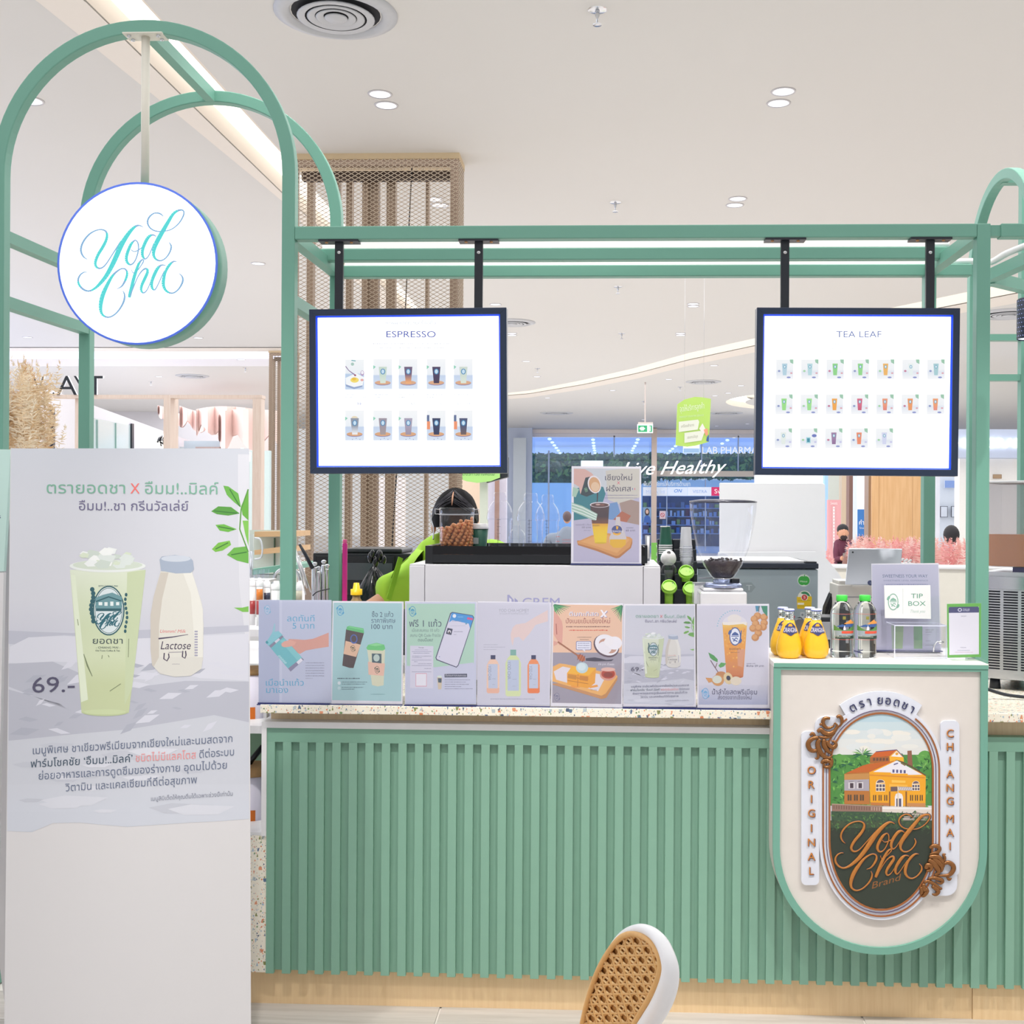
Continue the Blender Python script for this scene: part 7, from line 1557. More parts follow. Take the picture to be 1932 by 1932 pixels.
def wbottle(cx, label):
    Y = 3.335; x = at(cx, 1240, Y).x; R = 21.3/2150*Y; H = at(cx, 1122.6, Y).z-z0; g = lambda f: z0+H*f
    t = thing('water_bottle', label, 'bottle', (x, Y, z0)); c = (x, Y, 0)
    part('bottle', MB().lathe([(R*.85, g(0)), (R*.97, g(.03)), (R, g(.08)), (R*.97, g(.28)), (R, g(.32)), (R, g(.70)), (R*.93, g(.78)), (R*.6, g(.88)), (R*.42, g(.91))], c, 28), water, t)
    part('cap', MB().lathe([(R*.48, g(.905)), (R*.49, g(.915)), (R*.49, g(.99)), (R*.44, g(1)), (.001, g(1))], c, 24, cap=False), mat('cap_green', '#45cf4a', .35), t)
    def sf(u, f, o): a = -math.pi/2+u; return Vector((x+(R+o)*math.cos(a), Y+(R+o)*math.sin(a), g(f)))
    def band(u0, u1, f0, f1, m, o, nm, top=None):
        n_ = 10; U = [u0+(u1-u0)*i/n_ for i in range(n_+1)]; hi = [f1 if top is None else np.interp(u, *top) for u in U]
        part(nm, MB().add([sf(u, f0, o) for u in U]+[sf(u, h, o) for u, h in zip(U, hi)], [[i, i+1, n_+2+i, n_+1+i] for i in range(n_)]), m, t)
    band(-1.1, 1.3, .295, .30, mat('label_red_line', '#d8604a', .4), .0006, 'label_line'); band(-1.1, 1.3, .705, .71, mat('label_red_line', '#d8604a'), .0006, 'label_line')
    band(-.8, 1.2, .31, .355, mat('label_dark_band', '#2f4236', .4), .0008, 'label_band'); band(-.8, 1.2, .36, .44, mat('label_grey_band', '#9aa6ae', .4), .0007, 'label_band')
    band(-.2, 1.1, .395, .435, mat('label_red_text', '#e0563c', .4), .0011, 'brand_stroke')
    band(-.9, 1.25, .44, .44, mat('label_green_hill', '#5f8f4a', .4), .0008, 'hills', ([-.9, -.3, .1, .5, 1.25], [.53, .46, .44, .47, .54])); band(-.7, 1.2, .50, .5, mat('label_blue_mountain', '#3d5f9c', .4), .0007, 'mountain', ([-.7, -.2, .1, .5, 1.2], [.50, .545, .53, .56, .54]))
    band(.0, 1.2, .55, .5, mat('label_orange_peak', '#e89a4a', .4), .0009, 'orange_peak', ([0, .35, .6, .9, 1.2], [.555, .59, .62, .58, .59])); band(-.06, .14, .45, .5, mat('label_white', '#e4dfee'), .0012, 'waterfall', ([-.06, .04, .14], [.48, .53, .48])); band(-.12, .14, .62, .67, mat('label_gold', '#8f8a3c', .4), .001, 'gold_crest')
    A = Art(Vector((x, Y-R-.0012, 1)), NF, .0, 1e-6); A.text('น้ำดื่มเชียงใหม่', cx-13, cx+16, 1202.5, 3.6, '#dfe6da', .02); A.done('lettering', t)
wbottle(1587.7, 'left water bottle with green cap beside the orange sodas'); wbottle(1631.3, 'right water bottle with green cap beside the tip box')
# slanted acrylic menu holder behind the tip box
Yh = 3.45
def art9(A):
    A.poly([(1645, 1065), (1770, 1065), (1774, 1232), (1647, 1232)], '#c9c9dc'); z = zD
    zt(A, z, 'SWEETNESS YOUR WAY', 905, 1232, 345, 8.5, '#52698f', .03); zt(A, z, 'SWEETNESS LEVEL EXPERIENCE', 912, 1235, 372, 4, '#7f8cae', .02); zmarks(A, z, 930, 1236, 396, 1.6, '#8791b4', 3)
    zp(A, z, [(968, 690), (1058, 690), (1050, 862), (975, 862)], '#8fbf6a'); zp(A, z, [(975, 690), (1055, 690), (1052, 740), (978, 740)], '#7cb05e'); zp(A, z, [(1130, 690), (1194, 690), (1194, 862), (1132, 862)], '#4f9e58'); zp(A, z, [(1132, 800), (1194, 800), (1194, 862), (1132, 862)], '#6fae62')
    zt(A, z, '100% OF', 1218, 1275, 730, 3.4, '#6a6c80', .02); zt(A, z, 'SWEET', 1218, 1265, 746, 3.4, '#6a6c80', .02); zmarks(A, z, 1218, 1255, 760, .8, '#8a8ca0', 3); zmarks(A, z, 1218, 1255, 806, 1, '#8a8ca0', 5); zmarks(A, z, 1218, 1270, 836, 1, '#8a8ca0', 6)
stand([(1644, 1063.7), (1771, 1062.5), (1775.5, 1227), (1646.5, 1227)], Yh, 'large clear menu holder headed YOUR WAY behind the tip box', art9, 1.5)
# tip box
tb = thing('tip_box', 'clear acrylic tip box with a white TIP BOX card on its back plate', 'tip box', (at(1732, 1240, 3.30).x, 3.36, z0))
Yf0, Yf1 = 3.315, 3.41; a0, a1 = at(1688, 1200, Yf0).x, at(1785.5, 1200, Yf0).x; b0, b1 = a0-.0, a1; zb1 = at(1735, 1180.5, Yf0).z; th = .002
part('box_shell', MB().box(a0, a1, Yf0, Yf0+th, z0, zb1).box(a0, a1, Yf1-th, Yf1, z0, zb1).box(a0, a0+th, Yf0+th, Yf1-th, z0, zb1).box(a1-th, a1, Yf0+th, Yf1-th, z0, zb1).box(a0, a1, Yf0, Yf1, zb1, zb1+th), ACRYL, tb)
part('box_edges', MB().beam((a0, Yf0, zb1), (a1, Yf0, zb1), .003, .003).beam((a0, Yf0, z0+.002), (a1, Yf0, z0+.002), .003, .003).beam((a0, Yf0, z0), (a0, Yf0, zb1), .0025, .0025).beam((a1, Yf0, z0), (a1, Yf0, zb1), .0025, .0025).beam((a0, Yf1, zb1), (a1, Yf1, zb1), .003, .003).beam((a0, Yf0, zb1), (a0, Yf1, zb1), .003, .003).beam((a1, Yf0, zb1), (a1, Yf1, zb1), .003, .003), mat('acrylic_edge', '#d9dcf0', .2, noise=0), tb)
Yp = Yf1-.004; Pb = [at(*q, Yp) for q in [(1664, 1102), (1757, 1102), (1759, 1180), (1666, 1180)]]; part('back_plate', MB().prism(Pb, (0, .003, 0)), ACRYL, tb)
card = [at(*zD(*q), Yp-.004) for q in [(917, 402), (1252, 400), (1257, 645), (922, 640)]]; cd_ = part('card', MB().prism(card, (0, .002, 0)), mat('card_white', '#f3f2f3', .5), tb)
A = Art(Vector((0, Yp-.004, 1)), NF); zt(A, zD, 'TIP', 1112, 1197, 495, 12.4, '#63a186', .05); zt(A, zD, 'BOX', 1092, 1218, 550, 12.4, '#63a186', .05); zt(A, zD, 'Thank you', 1108, 1215, 600, 8, '#b9cfc4', 0, shear=.4)
A.rect(*zD(1052, 425), *zD(1054, 610), '#c9d6cf'); logo(A, *zD(982, 522), 16, '#8ab8a4', '#f3f2f3'); A.done('lettering', cd_)
part('keyring', MB().tube([at(*zD(*q), Yf0-.003) for q in [(1275, 885), (1278, 840), (1300, 810), (1350, 815)]], .002, 6).ball(at(*zD(1325, 815), Yf0-.002), .006, 8, 6), CHROME, tb)
# payment stand without its code
qs = thing('payment_stand', 'lime green bordered payment card in a small acrylic stand', 'card stand', (at(1818, 1240, 3.30).x, 3.31, z0)); Yq = 3.31; zf = zm(1560, 960, 5.1935)
cd_ = part('card', MB().prism([at(*zf(*q), Yq) for q in [(1178, 932), (1512, 925), (1510, 1452), (1184, 1460)]], (0, .0015, 0)), mat('lime_card', '#62b83e', .4), qs)
A = Art(Vector((0, Yq, 1)), NF); zp(A, zf, [(1195, 965), (1490, 960), (1490, 1425), (1200, 1432)], '#efeef4'); zp(A, zf, [(1195, 968), (1205, 962), (1480, 958), (1490, 966), (1490, 1016), (1195, 1020)], '#383d72')
A.ell(*zf(1303, 990), 4, 3.4, '#e4e6f4', 12).ell(*zf(1303, 990), 2.6, 2, '#383d72', 10); zt(A, zf, 'THAI QR', 1332, 1400, 990, 3.6, '#dfe2f2', .01); zt(A, zf, 'PAYMENT', 1332, 1400, 1004, 3.6, '#dfe2f2', .01)
zt(A, zf, 'SHOP1', 1315, 1367, 1057, 2.8, '#6a6c8a', .02); zt(A, zf, 'YODCHA', 1307, 1365, 1364, 3, '#6a6c8a', .01); zmarks(A, zf, 1280, 1402, 1387, .8, '#8a8ca4', 5); zmarks(A, zf, 1255, 1430, 1406, .8, '#d8a0a8', 8)
A.done('card_print', cd_); part('clear_front', MB().prism([at(*zf(*q), Yq-.003) for q in [(1172, 928), (1516, 918), (1514, 1462), (1180, 1468)]], (0, .0015, 0)), ACRYL, qs); part('base_plate', MB().box(at(1787, 1240, Yq).x, at(1851, 1240, Yq).x, 3.262, 3.33, z0, z0+.002), ACRYL, qs)
# ================================================================== BEHIND THE COUNTER
def skin_mesh(name, joints, bones, m, parent, label=None, sub=2):
    """continuous body surface grown over joints {name: ((x,y,z), (rx, ry))}, first joint is the root"""
    names = list(joints); off = wloc(parent)
    me = bpy.data.meshes.new(name); me.from_pydata([Vector(joints[k][0])-off for k in names], [(names.index(a), names.index(b)) for a, b in bones], [])
    o = bpy.data.objects.new(name, me); C.objects.link(o); o.parent = parent
    o.modifiers.new('skin', 'SKIN'); sk = me.skin_vertices[0] if len(me.skin_vertices) else None
    for i, k in enumerate(names):
        rr = joints[k][1]; me.skin_vertices[0].data[i].radius = rr if isinstance(rr, tuple) else (rr, rr); me.skin_vertices[0].data[i].use_root = (i == 0)
    s = o.modifiers.new('sub', 'SUBSURF'); s.levels = sub; s.render_levels = sub
    me.materials.append(m)
    bpy.context.view_layer.update(); dg = bpy.context.evaluated_depsgraph_get(); nm = bpy.data.meshes.new_from_object(o.evaluated_get(dg))
    o.modifiers.clear(); o.data = nm; nm.polygons.foreach_set('use_smooth', [True]*len(nm.polygons)); nm.materials.clear(); nm.materials.append(m)
    if label: o['label'] = label
    return o
def wc(q): return at(*q)
# second work counter inside the kiosk that carries the rear things
YI = 3.93
bc = thing('rear_work_counter', 'white rear work counter inside the kiosk behind the machine', 'counter', (0.3, 4.3, 0))
part('top', MB().box(-2.2, 2.6, 4.05, 4.75, .86, .90), WHITE, bc, bevel=.002); part('body', MB().box(-2.15, 2.55, 4.1, 4.7, .0, .859), WHITE, bc)
zI = .9005
# barista: green shirt, dark hair, bending behind the machine
YB_ = 4.02
pr = thing('person', 'barista in a lime green shirt with centre-parted dark hair bending behind the machine', 'person', (at(800, 1000, YB_).x, YB_, 0))
shirt = mat('lime_shirt', '#a5d639', .7, noise=.08, scale=9, bump=.3); skn = mat('skin', '#d9a284', .5, noise=.03); hairm = mat('black_hair', '#0f0d11', .75, noise=.3, scale=120, bump=.3, spec=.15)
hx = at(860, 966, YB_).x; hz = at(860, 972, YB_).z; sxl = at(768, 1095, YB_).x
J = {'pelvis': ((hx-.02, YB_+.22, .93), (.13, .11)), 'waist': ((hx-.03, YB_+.16, 1.08), (.13, .10)), 'chest': ((hx-.05, YB_+.06, 1.24), (.15, .11)), 'neckb': ((hx-.01, YB_+.01, 1.35), (.07, .06)),
     'shl': ((at(795, 1060, YB_).x, YB_+.02, at(795, 1072, YB_).z), (.075, .075)), 'ell': ((at(765, 1085, YB_).x, YB_-.03, at(765, 1112, YB_).z), (.07, .07)), 'sll': ((at(716, 1100, YB_).x, YB_-.08, at(716, 1120, YB_).z), (.078, .078)),
     'shr': ((hx+.16, YB_+.04, 1.30), (.075, .075)), 'elr': ((hx+.22, YB_-.02, 1.12), (.055, .055)), 'hipl': ((hx-.12, YB_+.22, .85), (.10, .10)), 'hipr': ((hx+.10, YB_+.22, .85), (.10, .10))}
skin_mesh('shirt', J, [('pelvis', 'waist'), ('waist', 'chest'), ('chest', 'neckb'), ('chest', 'shl'), ('shl', 'ell'), ('ell', 'sll'), ('chest', 'shr'), ('shr', 'elr'), ('pelvis', 'hipl'), ('pelvis', 'hipr')], shirt, pr)
wx, wy, wz = at(690, 1150, YB_-.1)
JB = {'c': ((hx-.05, YB_+.06, 1.22), .06), 'n': ((hx, YB_, 1.36), .05), 'h0': ((hx, YB_-.02, 1.42), .07), 'h1': ((hx, YB_-.03, hz), (.078, .095)), 'h2': ((hx, YB_-.02, hz+.06), (.065, .08)),
      'e': ((at(765, 1085, YB_).x, YB_-.03, at(765, 1112, YB_).z), .045), 'w': ((wx, wy, wz), .026), 'p': ((wx-.05, wy-.02, wz-.01), (.032, .02)), 'f1': ((wx-.10, wy-.03, wz-.03), .008), 'f2': ((wx-.105, wy-.02, wz-.015), .008), 'f3': ((wx-.10, wy-.01, wz), .008), 'f4': ((wx-.09, wy, wz+.01), .007), 't': ((wx-.06, wy-.05, wz-.02), .008),
      'er': ((hx+.22, YB_-.02, 1.12), .04), 'wr': ((hx+.16, YB_-.12, 1.0), .026), 'kl': ((hx-.12, YB_+.2, .5), .06), 'fl': ((hx-.12, YB_+.22, .06), .045), 'tl': ((hx-.12, YB_+.1, .04), .035), 'kr': ((hx+.1, YB_+.2, .5), .06), 'fr': ((hx+.1, YB_+.22, .06), .045), 'tr': ((hx+.1, YB_+.1, .04), .035), 'hp': ((hx-.01, YB_+.22, .9), .10)}
skin_mesh('body', JB, [('c', 'n'), ('n', 'h0'), ('h0', 'h1'), ('h1', 'h2'), ('c', 'e'), ('e', 'w'), ('w', 'p'), ('p', 'f1'), ('p', 'f2'), ('p', 'f3'), ('p', 'f4'), ('p', 't'), ('c', 'er'), ('er', 'wr'), ('c', 'hp'), ('hp', 'kl'), ('kl', 'fl'), ('fl', 'tl'), ('hp', 'kr'), ('kr', 'fr'), ('fr', 'tr')], skn, pr, sub=2)
# hair cap with a parting, ears and face towards the counter
top = at(860, 921, YB_).z; hw = (at(903, 966, YB_).x-at(817, 966, YB_).x)/2; hc = Vector((hx, YB_-.01, top-.105))
mb = MB(); nA, nB = 40, 14; vs = []
for i in range(nB+1):
    th = math.pi*.60*i/nB
    for k in range(nA):
        ph = 2*math.pi*k/nA; rr = 1+.012*math.sin(ph*13+i)+.01*math.sin(ph*7); part_ = .10*math.exp(-((math.sin(ph)+1)*6))*math.exp(-(math.cos(ph)*9)**2)*min(1, i/3)
        vs.append(hc+Vector((hw*rr*math.sin(th)*math.cos(ph), .105*rr*math.sin(th)*math.sin(ph), .105*(rr-part_)*math.cos(th))))
mb.add(vs, [[i*nA+k, (i+1)*nA+k, (i+1)*nA+(k+1) % nA, i*nA+(k+1) % nA] for i in range(nB) for k in range(nA)], True)
part('hair', mb, hairm, pr)
r = random.Random(3); mb = MB()
for k in range(46):
    s = -1 if k % 2 else 1; a = r.uniform(.15, 1.0); b = r.uniform(.1, .5)
    t0 = .25+b*1.6; L_ = []
    for q in range(7):
        f = q/6; ph = -math.pi/2+s*(.06+f*1.35); th_ = t0*(1-f)+f*(1.25+a*.5); L_.append(hc+Vector((hw*1.012*math.sin(th_)*math.cos(ph), .1065*math.sin(th_)*math.sin(ph), .1065*math.cos(th_))))
    mb.tube(L_, .0013, 4)
part('hair_strands', mb, mat('hair_sheen', '#2b2832', .5, noise=0), pr, kind='stuff')
part('parting', MB().tube([hc+Vector((0, -.106*math.sin(q), .106*math.cos(q))) for q in (.55, .75, .95, 1.15)], [.0012, .0030, .0034, .0014], 6), skn, pr, 'pale hair parting')
for s in (-1, 1): part('ear', MB().ball(hc+Vector((s*hw*.95, .0, -.035)), .018, 8, 6, (.5, .7, 1.2)), skn, pr)
for s in (-1, 1): part('eye', MB().ball(hc+Vector((s*.03, -.098, -.045)), .010, 8, 6, (1.2, .5, .7)), mat('eye_dark', '#2a1f1c', .2), pr)
part('nose', MB().ball(hc+Vector((0, -.112, -.075)), .013, 8, 6, (.8, 1, 1.5)), skn, pr); part('mouth', MB().ball(hc+Vector((0, -.10, -.108)), .016, 8, 5, (1.3, .4, .35)), mat('lips', '#b8695f', .5), pr)
for q in ([(732, 1105), (745, 1075), (770, 1052)], [(775, 1118), (772, 1090), (790, 1062)], [(735, 1128), (740, 1112), (748, 1100)]): part('shirt_seam', MB().tube([at(*p_, YB_-.092) for p_ in q], .0022, 5), mat('lime_shade_thread', '#8fbe2c', .8), pr)
part('sleeve_trim', MB().beam(at(733, 1131, YB_-.13), at(756, 1052, YB_-.09), .004, .02), mat('lime_dark_panel', '#8cc22a', .8), pr)
# microwave and garbage bag
zo = zm(460, 1000, 5.367); YM2 = 4.32
mw = thing('microwave_oven', 'black microwave oven with a tray on top behind the mint posts', 'oven', (at(700, 1100, YM2).x, YM2+.15, zI))
part('case', MB().box(at(590, 1100, YM2).x, at(775, 1100, YM2).x, YM2, YM2+.3, zI, at(700, 1044, YM2).z), mat('oven_black', '#1d2026', .35), mw, bevel=.004)
dr_ = part('door', MB().box(at(597, 1100, YM2).x, at(745, 1100, YM2).x, YM2-.012, YM2-.0005, at(700, 1122, YM2).z, at(700, 1049, YM2).z), mat('gloss_black', '#15171b'), mw, bevel=.002)
part('door_window', MB().box(at(643, 1100, YM2).x, at(741, 1100, YM2).x, YM2-.014, YM2-.0121, at(700, 1094, YM2).z, at(700, 1062, YM2).z), mat('oven_window', '#4a4f55', .2), dr_)
part('top_tray', MB().box(at(648, 1100, YM2).x, at(758, 1100, YM2).x, YM2+.0, YM2+.25, at(700, 1043.8, YM2).z, at(700, 1035, YM2).z), mat('oven_black', '#1d2026'), mw, bevel=.006)
bagm = mat('black_bag', '#191a20', .18, noise=.3, scale=60, bump=.9); YG2 = 4.08
gb = thing('garbage_bag', 'knotted shiny black plastic bag between the post and the green shirt', 'bag', (at(706, 1100, YG2).x, YG2, zI)); bcx = at(706, 1100, YG2)
mb = MB(); nA, nB = 28, 12; vs = []; bz1 = at(706, 1066, YG2).z; bz0 = zI; bw = (at(743, 1100, YG2).x-at(668, 1100, YG2).x)/2
for i in range(nB+1):
    f = i/nB; rad = bw*(math.sin(math.pi*min(1, .12+f*.88))**.55)*(1 if f < .8 else 1-(f-.8)*2.2); z = bz0+(bz1-bz0)*f
    for k in range(nA): a = 2*math.pi*k/nA; q = 1+.06*math.sin(5*a+i)+.04*math.sin(11*a-i*.7); vs.append(Vector((bcx.x+rad*q*math.cos(a), YG2+rad*.8*q*math.sin(a), z+.006*math.sin(a*7))))
mb.add(vs, [[i*nA+k, i*nA+(k+1) % nA, (i+1)*nA+(k+1) % nA, (i+1)*nA+k] for i in range(nB) for k in range(nA)], True); mb.f.append([nB*nA+k-0 for k in range(nA)]); mb.sm.append(True)
part('bag', mb, bagm, gb)
kx_ = at(710, 1060, YG2-.03)
for i, (dx, dz, s) in enumerate(((-.02, .015, .017), (.012, .022, .018), (.0, .0, .016), (.03, .008, .013), (-.01, .03, .012))): part('knot_fold', MB().ball(kx_+Vector((dx, -.005*i, dz)), s, 10, 7, (.7, .8, 1.25)), bagm, gb)
# pink long spatula handle and yellow squeeze bottle
t = thing('pink_straw_pack', 'tall bright pink upright rod left of the black bag', 'rod', (at(651, 1100, 3.66).x, 3.66, zTop))
p = at(651, 1018, 3.66); part('rod', MB().box(p.x-.0075, p.x+.0075, 3.655, 3.665, zTop+.0003, p.z-.012), mat('magenta', '#d8278f', .4), t, bevel=.002); part('tip', MB().box(p.x-.0062, p.x+.0062, 3.656, 3.664, p.z-.0118, p.z), mat('pink_tip', '#ee5f9c', .4), t, bevel=.002)
t = thing('syrup_bottle', 'small syrup bottle with bright yellow cap beside the green sleeve', 'bottle', (at(673, 1100, 3.60).x, 3.60, zTop)); x = at(672.5, 1100, 3.6).x; g = lambda y: at(672, zo(0, y)[1], 3.6).z
part('bottle', MB().lathe([(.024, zTop+.0003), (.026, zTop+.01), (.026, g(760)), (.013, g(690)), (.0125, g(655))], (x, 3.6, 0), 20), mat('amber_syrup', '#a98a5c', .25), t)
part('cap', MB().lathe([(.0185, g(656)), (.0185, g(598)), (.012, g(596)), (.0085, g(535)), (.001, g(533))], (x, 3.6, 0), 18, cap=False), mat('cap_yellow', '#f2c40c', .35), t)
# utensil cup with tongs and spoons
YU = 3.70; t = thing('utensil_cup', 'clear cup of tongs and steel spoons between the two mint posts', 'utensils', (at(583, 1130, YU).x, YU, zTop)); x = at(583, 1100, YU).x
part('cup', MB().lathe([(.020, zTop+.0003), (.022, zTop+.003), (.026, at(583, 1112, YU).z)], (x, YU, 0), 20, cap=False), CLEARP, t)
for a, b, w, m in (((552, 1020), (580, 1110), .006, WHITE), ((556, 1035), (577, 1122), .004, CHROME), ((562, 1048), (587, 1118), .004, CHROME)): part('utensil', MB().tube([at(*a, YU), at(*b, YU)], w*.7, 6), m, t)
part('tongs_handle', MB().tube([at(565, 1027, YU), at(576, 1046, YU), at(590, 1073, YU)], [.004, .006, .007], 8), BLACK, t)
t = thing('steel_utensils', 'cluster of steel measuring cups and spoons beside the second mint post', 'utensils', (at(603, 1130, 3.78).x, 3.78, zTop)); 
for i, (px, w, y) in enumerate(((593, 5, 1064), (600, 6, 1072), (610, 4, 1060), (606, 5, 1076), (616, 4, 1068))):
    pb = at(px, 1118, 3.78+.01*i); part('steel_tube', MB().lathe([(w/2150*3.7, zTop+.0003), (w/2150*3.8, at(px, y+8, 3.78).z), (w/2150*3.2, at(px, y+6, 3.78).z)], (pb.x, 3.78+.01*i, 0), 12), CHROME if i != 3 else BLACK, t)
    part('spoon_head', MB().ball(at(px+1, y, 3.78+.01*i), .009, 8, 6, (1, .4, .8)), CHROME, t)
part('wire', MB().tube(spline([tuple(at(*q, 3.66)) for q in [(590, 1124), (598, 1117), (612, 1113), (622, 1111)]], 4), .002, 5), BLACK, t)
# white tubs with cream lids to the left
def tub(px0, px1, y0, Y, bands, label, lidc='#f0eff0'):
    x = (at(px0, 1100, Y).x+at(px1, 1100, Y).x)/2; R = (at(px1, 1100, Y).x-at(px0, 1100, Y).x)/2; t = thing('syrup_tub', label, 'container', (x, Y, 1.0)); zt_ = at(px0, y0, Y).z; g = lambda y: at(px0, y, Y).z
    t.location.z = g(1190)+.0001
    part('tub', MB().lathe([(R*.95, g(1190)), (R, g(y0+16))], (x, Y, 0), 18), mat('tub_white', '#ededee', .4), t); part('lid', MB().lathe([(R*1.06, g(y0+16)), (R*1.06, g(y0+6)), (R*.6, g(y0+5)), (R*.5, g(y0)), (.001, g(y0))], (x, Y, 0), 18, cap=False), mat('tub_lid', lidc, .4), t)
    for a, b, m in bands:
        part('content', MB().lathe([(R*1.01, g(b)), (R*1.01, g(a))], (x, Y, 0), 18), m, t)
orm, redm, navm, gnm = mat('syrup_orange', '#e07f2c', .3), mat('syrup_red', '#a83a3c', .3), mat('syrup_navy', '#3d4258', .3), mat('syrup_cream', '#eee6d2', .4)
YTb = 3.50
tub(471, 482, 1090, YTb, [(1133, 1158, redm)], 'leftmost white tub with a dark red band beside the big standee')
tub(484, 496, 1090, YTb-.02, [(1111, 1132, orm), (1133, 1159, redm)], 'white tub with orange and red bands beside the standee')
tub(498, 510, 1092, YTb, [(1118, 1131, navm)], 'white tub with a navy band left of the mint post')
tub(512, 531, 1096, YTb-.01, [], 'wide plain white tub touching the left mint post')
tub(557, 570, 1098, YTb+.02, [(1110, 1132, gnm)], 'cream filled tub right of the left mint post')
for i, px in enumerate((474, 482.5, 491, 500)):
    p = at(px, 1092, 3.62); solo('clear_cup', MB().lathe([(.011, at(px, 1092, 3.62).z), (.013, at(px, 1076-i, 3.62).z)], (p.x, 3.62, 0), 16, cap=False), CLEARP, '%s small clear cup in the row above the white tubs' % ['first', 'second', 'third', 'fourth'][i], 'cup', 'small clear cups above the tubs')
t = thing('cup_ledge', 'white ledge under the small clear cups beside the standee', 'ledge', (at(485, 1100, 3.62).x, 3.62, 0)); part('ledge', MB().box(at(455, 1100, 3.6).x, at(512, 1100, 3.6).x, 3.585, 3.66, at(485, 1098, 3.62).z, at(485, 1092.3, 3.62).z), WHITE, t); part('support', MB().box(at(458, 1100, 3.6).x, at(462, 1100, 3.6).x, 3.62, 3.65, zTop, at(485, 1098, 3.62).z), WHITE, t)
# mint rear worktop, clear tube device, wood ledges of the neighbour counter
st = thing('neighbour_counter', 'mint topped neighbour counter with pale wooden ledges left of the mint post', 'counter', (at(480, 1100, 6).x, 6.1, 0))
part('mint_top', MB().prism([at(*q, 5.6) for q in [(420, 1082), (532, 1066), (560, 1066), (560, 1074), (420, 1092)]], (0, .5, 0)), GREEN, st); part('wood_ledge', MB().prism([at(*q, 6.4) for q in [(480, 1038), (533, 1031), (560, 1030), (560, 1040), (480, 1047)]], (0, .3, 0)), wood('honey_wood', '#d3aa7c', '#e0bd93', .6, 0), st)
part('wood_ledge', MB().prism([at(*q, 6.4) for q in [(480, 1003), (560, 1002), (560, 1012), (480, 1013)]], (0, .3, 0)), wood('honey_wood', '#d3aa7c', '#e0bd93'), st); part('glass_front', MB().box(at(455, 1000, 6.5).x, at(560, 1000, 6.5).x, 6.5, 6.51, .2, at(500, 1000, 6.5).z), mat('green_glass_sheet', '#d6e3da', .1), st)
part('body', MB().box(at(420, 1000, 6.3).x, at(560, 1000, 6.3).x, 6.0, 6.08, 0, at(500, 1084, 6.0).z), WHITE, st); part('glass_joint', MB().box(at(514, 1000, 6.45).x, at(515.5, 1000, 6.45).x, 6.48, 6.495, .2, at(500, 1015, 6.45).z), mat('green_edge', '#3f6f5a', .3), st)
t = thing('clear_hose_stand', 'clear plastic tube stand with looping hose beside the standee leaves', 'stand', (at(472, 1075, 3.8).x, 3.8, zTop)); part('tube', MB().tube([at(473, 1075, 3.8), at(473, 1008, 3.8)], .010, 10), CLEARP, t); part('hose', MB().tube(spline([tuple(at(*q, 3.8)) for q in [(480, 1015), (491, 1018), (495, 1035), (492, 1052), (480, 1055)]], 5), .003, 6), mat('hose_clear', '#dfe3ea', .2), t); part('rod', MB().tube([at(474, 1128, 3.8), at(474, 1040, 3.8)], .005, 6), CHROME, t)
t = thing('steel_faucet', 'curved steel tap showing either side of the left mint post', 'tap', (at(545, 1110, 3.72).x, 3.72, zTop)); part('spout', MB().tube(spline([tuple(at(*q, 3.72)) for q in [(517, 1104), (520, 1084), (532, 1074), (548, 1072), (561, 1080), (566, 1096)]], 5), .0055, 8), CHROME, t); part('base', MB().tube([at(517, 1104, 3.72), Vector((at(517, 1104, 3.72).x, 3.72, zTop))], .006, 8), CHROME, t)
# fridge with stickers
YFr = 4.06; fx1 = at(1540.5, 1100, YFr).x; fx0 = at(1395, 1100, YFr).x; fz = at(1500, 1073.5, YFr).z
fr = thing('small_fridge', 'pale blue-grey small fridge with dark top edge and stickers behind the grinder', 'fridge', ((fx0+fx1)/2, YFr+.25, zI-.9005)); fm = mat('fridge_blue_grey', '#a9b9c3', .35, .2, noise=.02)
fr.location.z = 0
dr_ = part('door', MB().box(fx0-.15, fx1, YFr-.03, YFr, .92, fz), fm, fr, bevel=.004); part('cabinet', MB().box(fx0-.15, fx1-.002, YFr+.002, YFr+.45, .9, fz+.002), fm, fr); part('dark_top_trim', MB().box(fx0-.16, fx1+.001, YFr-.034, YFr+.45, fz+.0025, at(1500, 1062, YFr).z), mat('fridge_trim', '#2b3342', .35), fr, bevel=.003)
part('stand', MB().box(fx0-.15, fx1-.002, YFr+.0, YFr+.45, .9, .9002) if False else MB().box(fx0-.15, fx1-.01, YFr+.01, YFr+.44, 0, .9), WHITE, fr)
part('white_lid', MB().box(fx0-.16, at(1520, 1060, YFr).x, YFr+.0, YFr+.4, at(1500, 1062, YFr).z+.0005, at(1500, 1058.5, YFr).z), WHITE, fr); part('hinge', MB().box(at(1517, 1060, YFr).x, at(1538, 1060, YFr).x, YFr-.03, YFr+.02, at(1500, 1062, YFr).z+.0005, at(1500, 1059, YFr).z), BLACK, fr)
A = Art(Vector((0, YFr-.03, 1)), NF)
A.ell(1516.5, 1094.8, 12.5, 12.5, '#b9c7cf', 24).ell(1516.5, 1094.8, 11.4, 11.4, '#e3ede6', 24).ell(1513.5, 1095.5, 7.6, 8.6, '#3fae4c', 18).ell(1520, 1095.5, 7.6, 8.6, '#3fae4c', 18).line([(1517, 1088), (1518.5, 1084)], .8, '#3fae4c').text('Mitsui', 1509.5, 1523, 1098.5, 4.6, '#e8f4e8', .02)
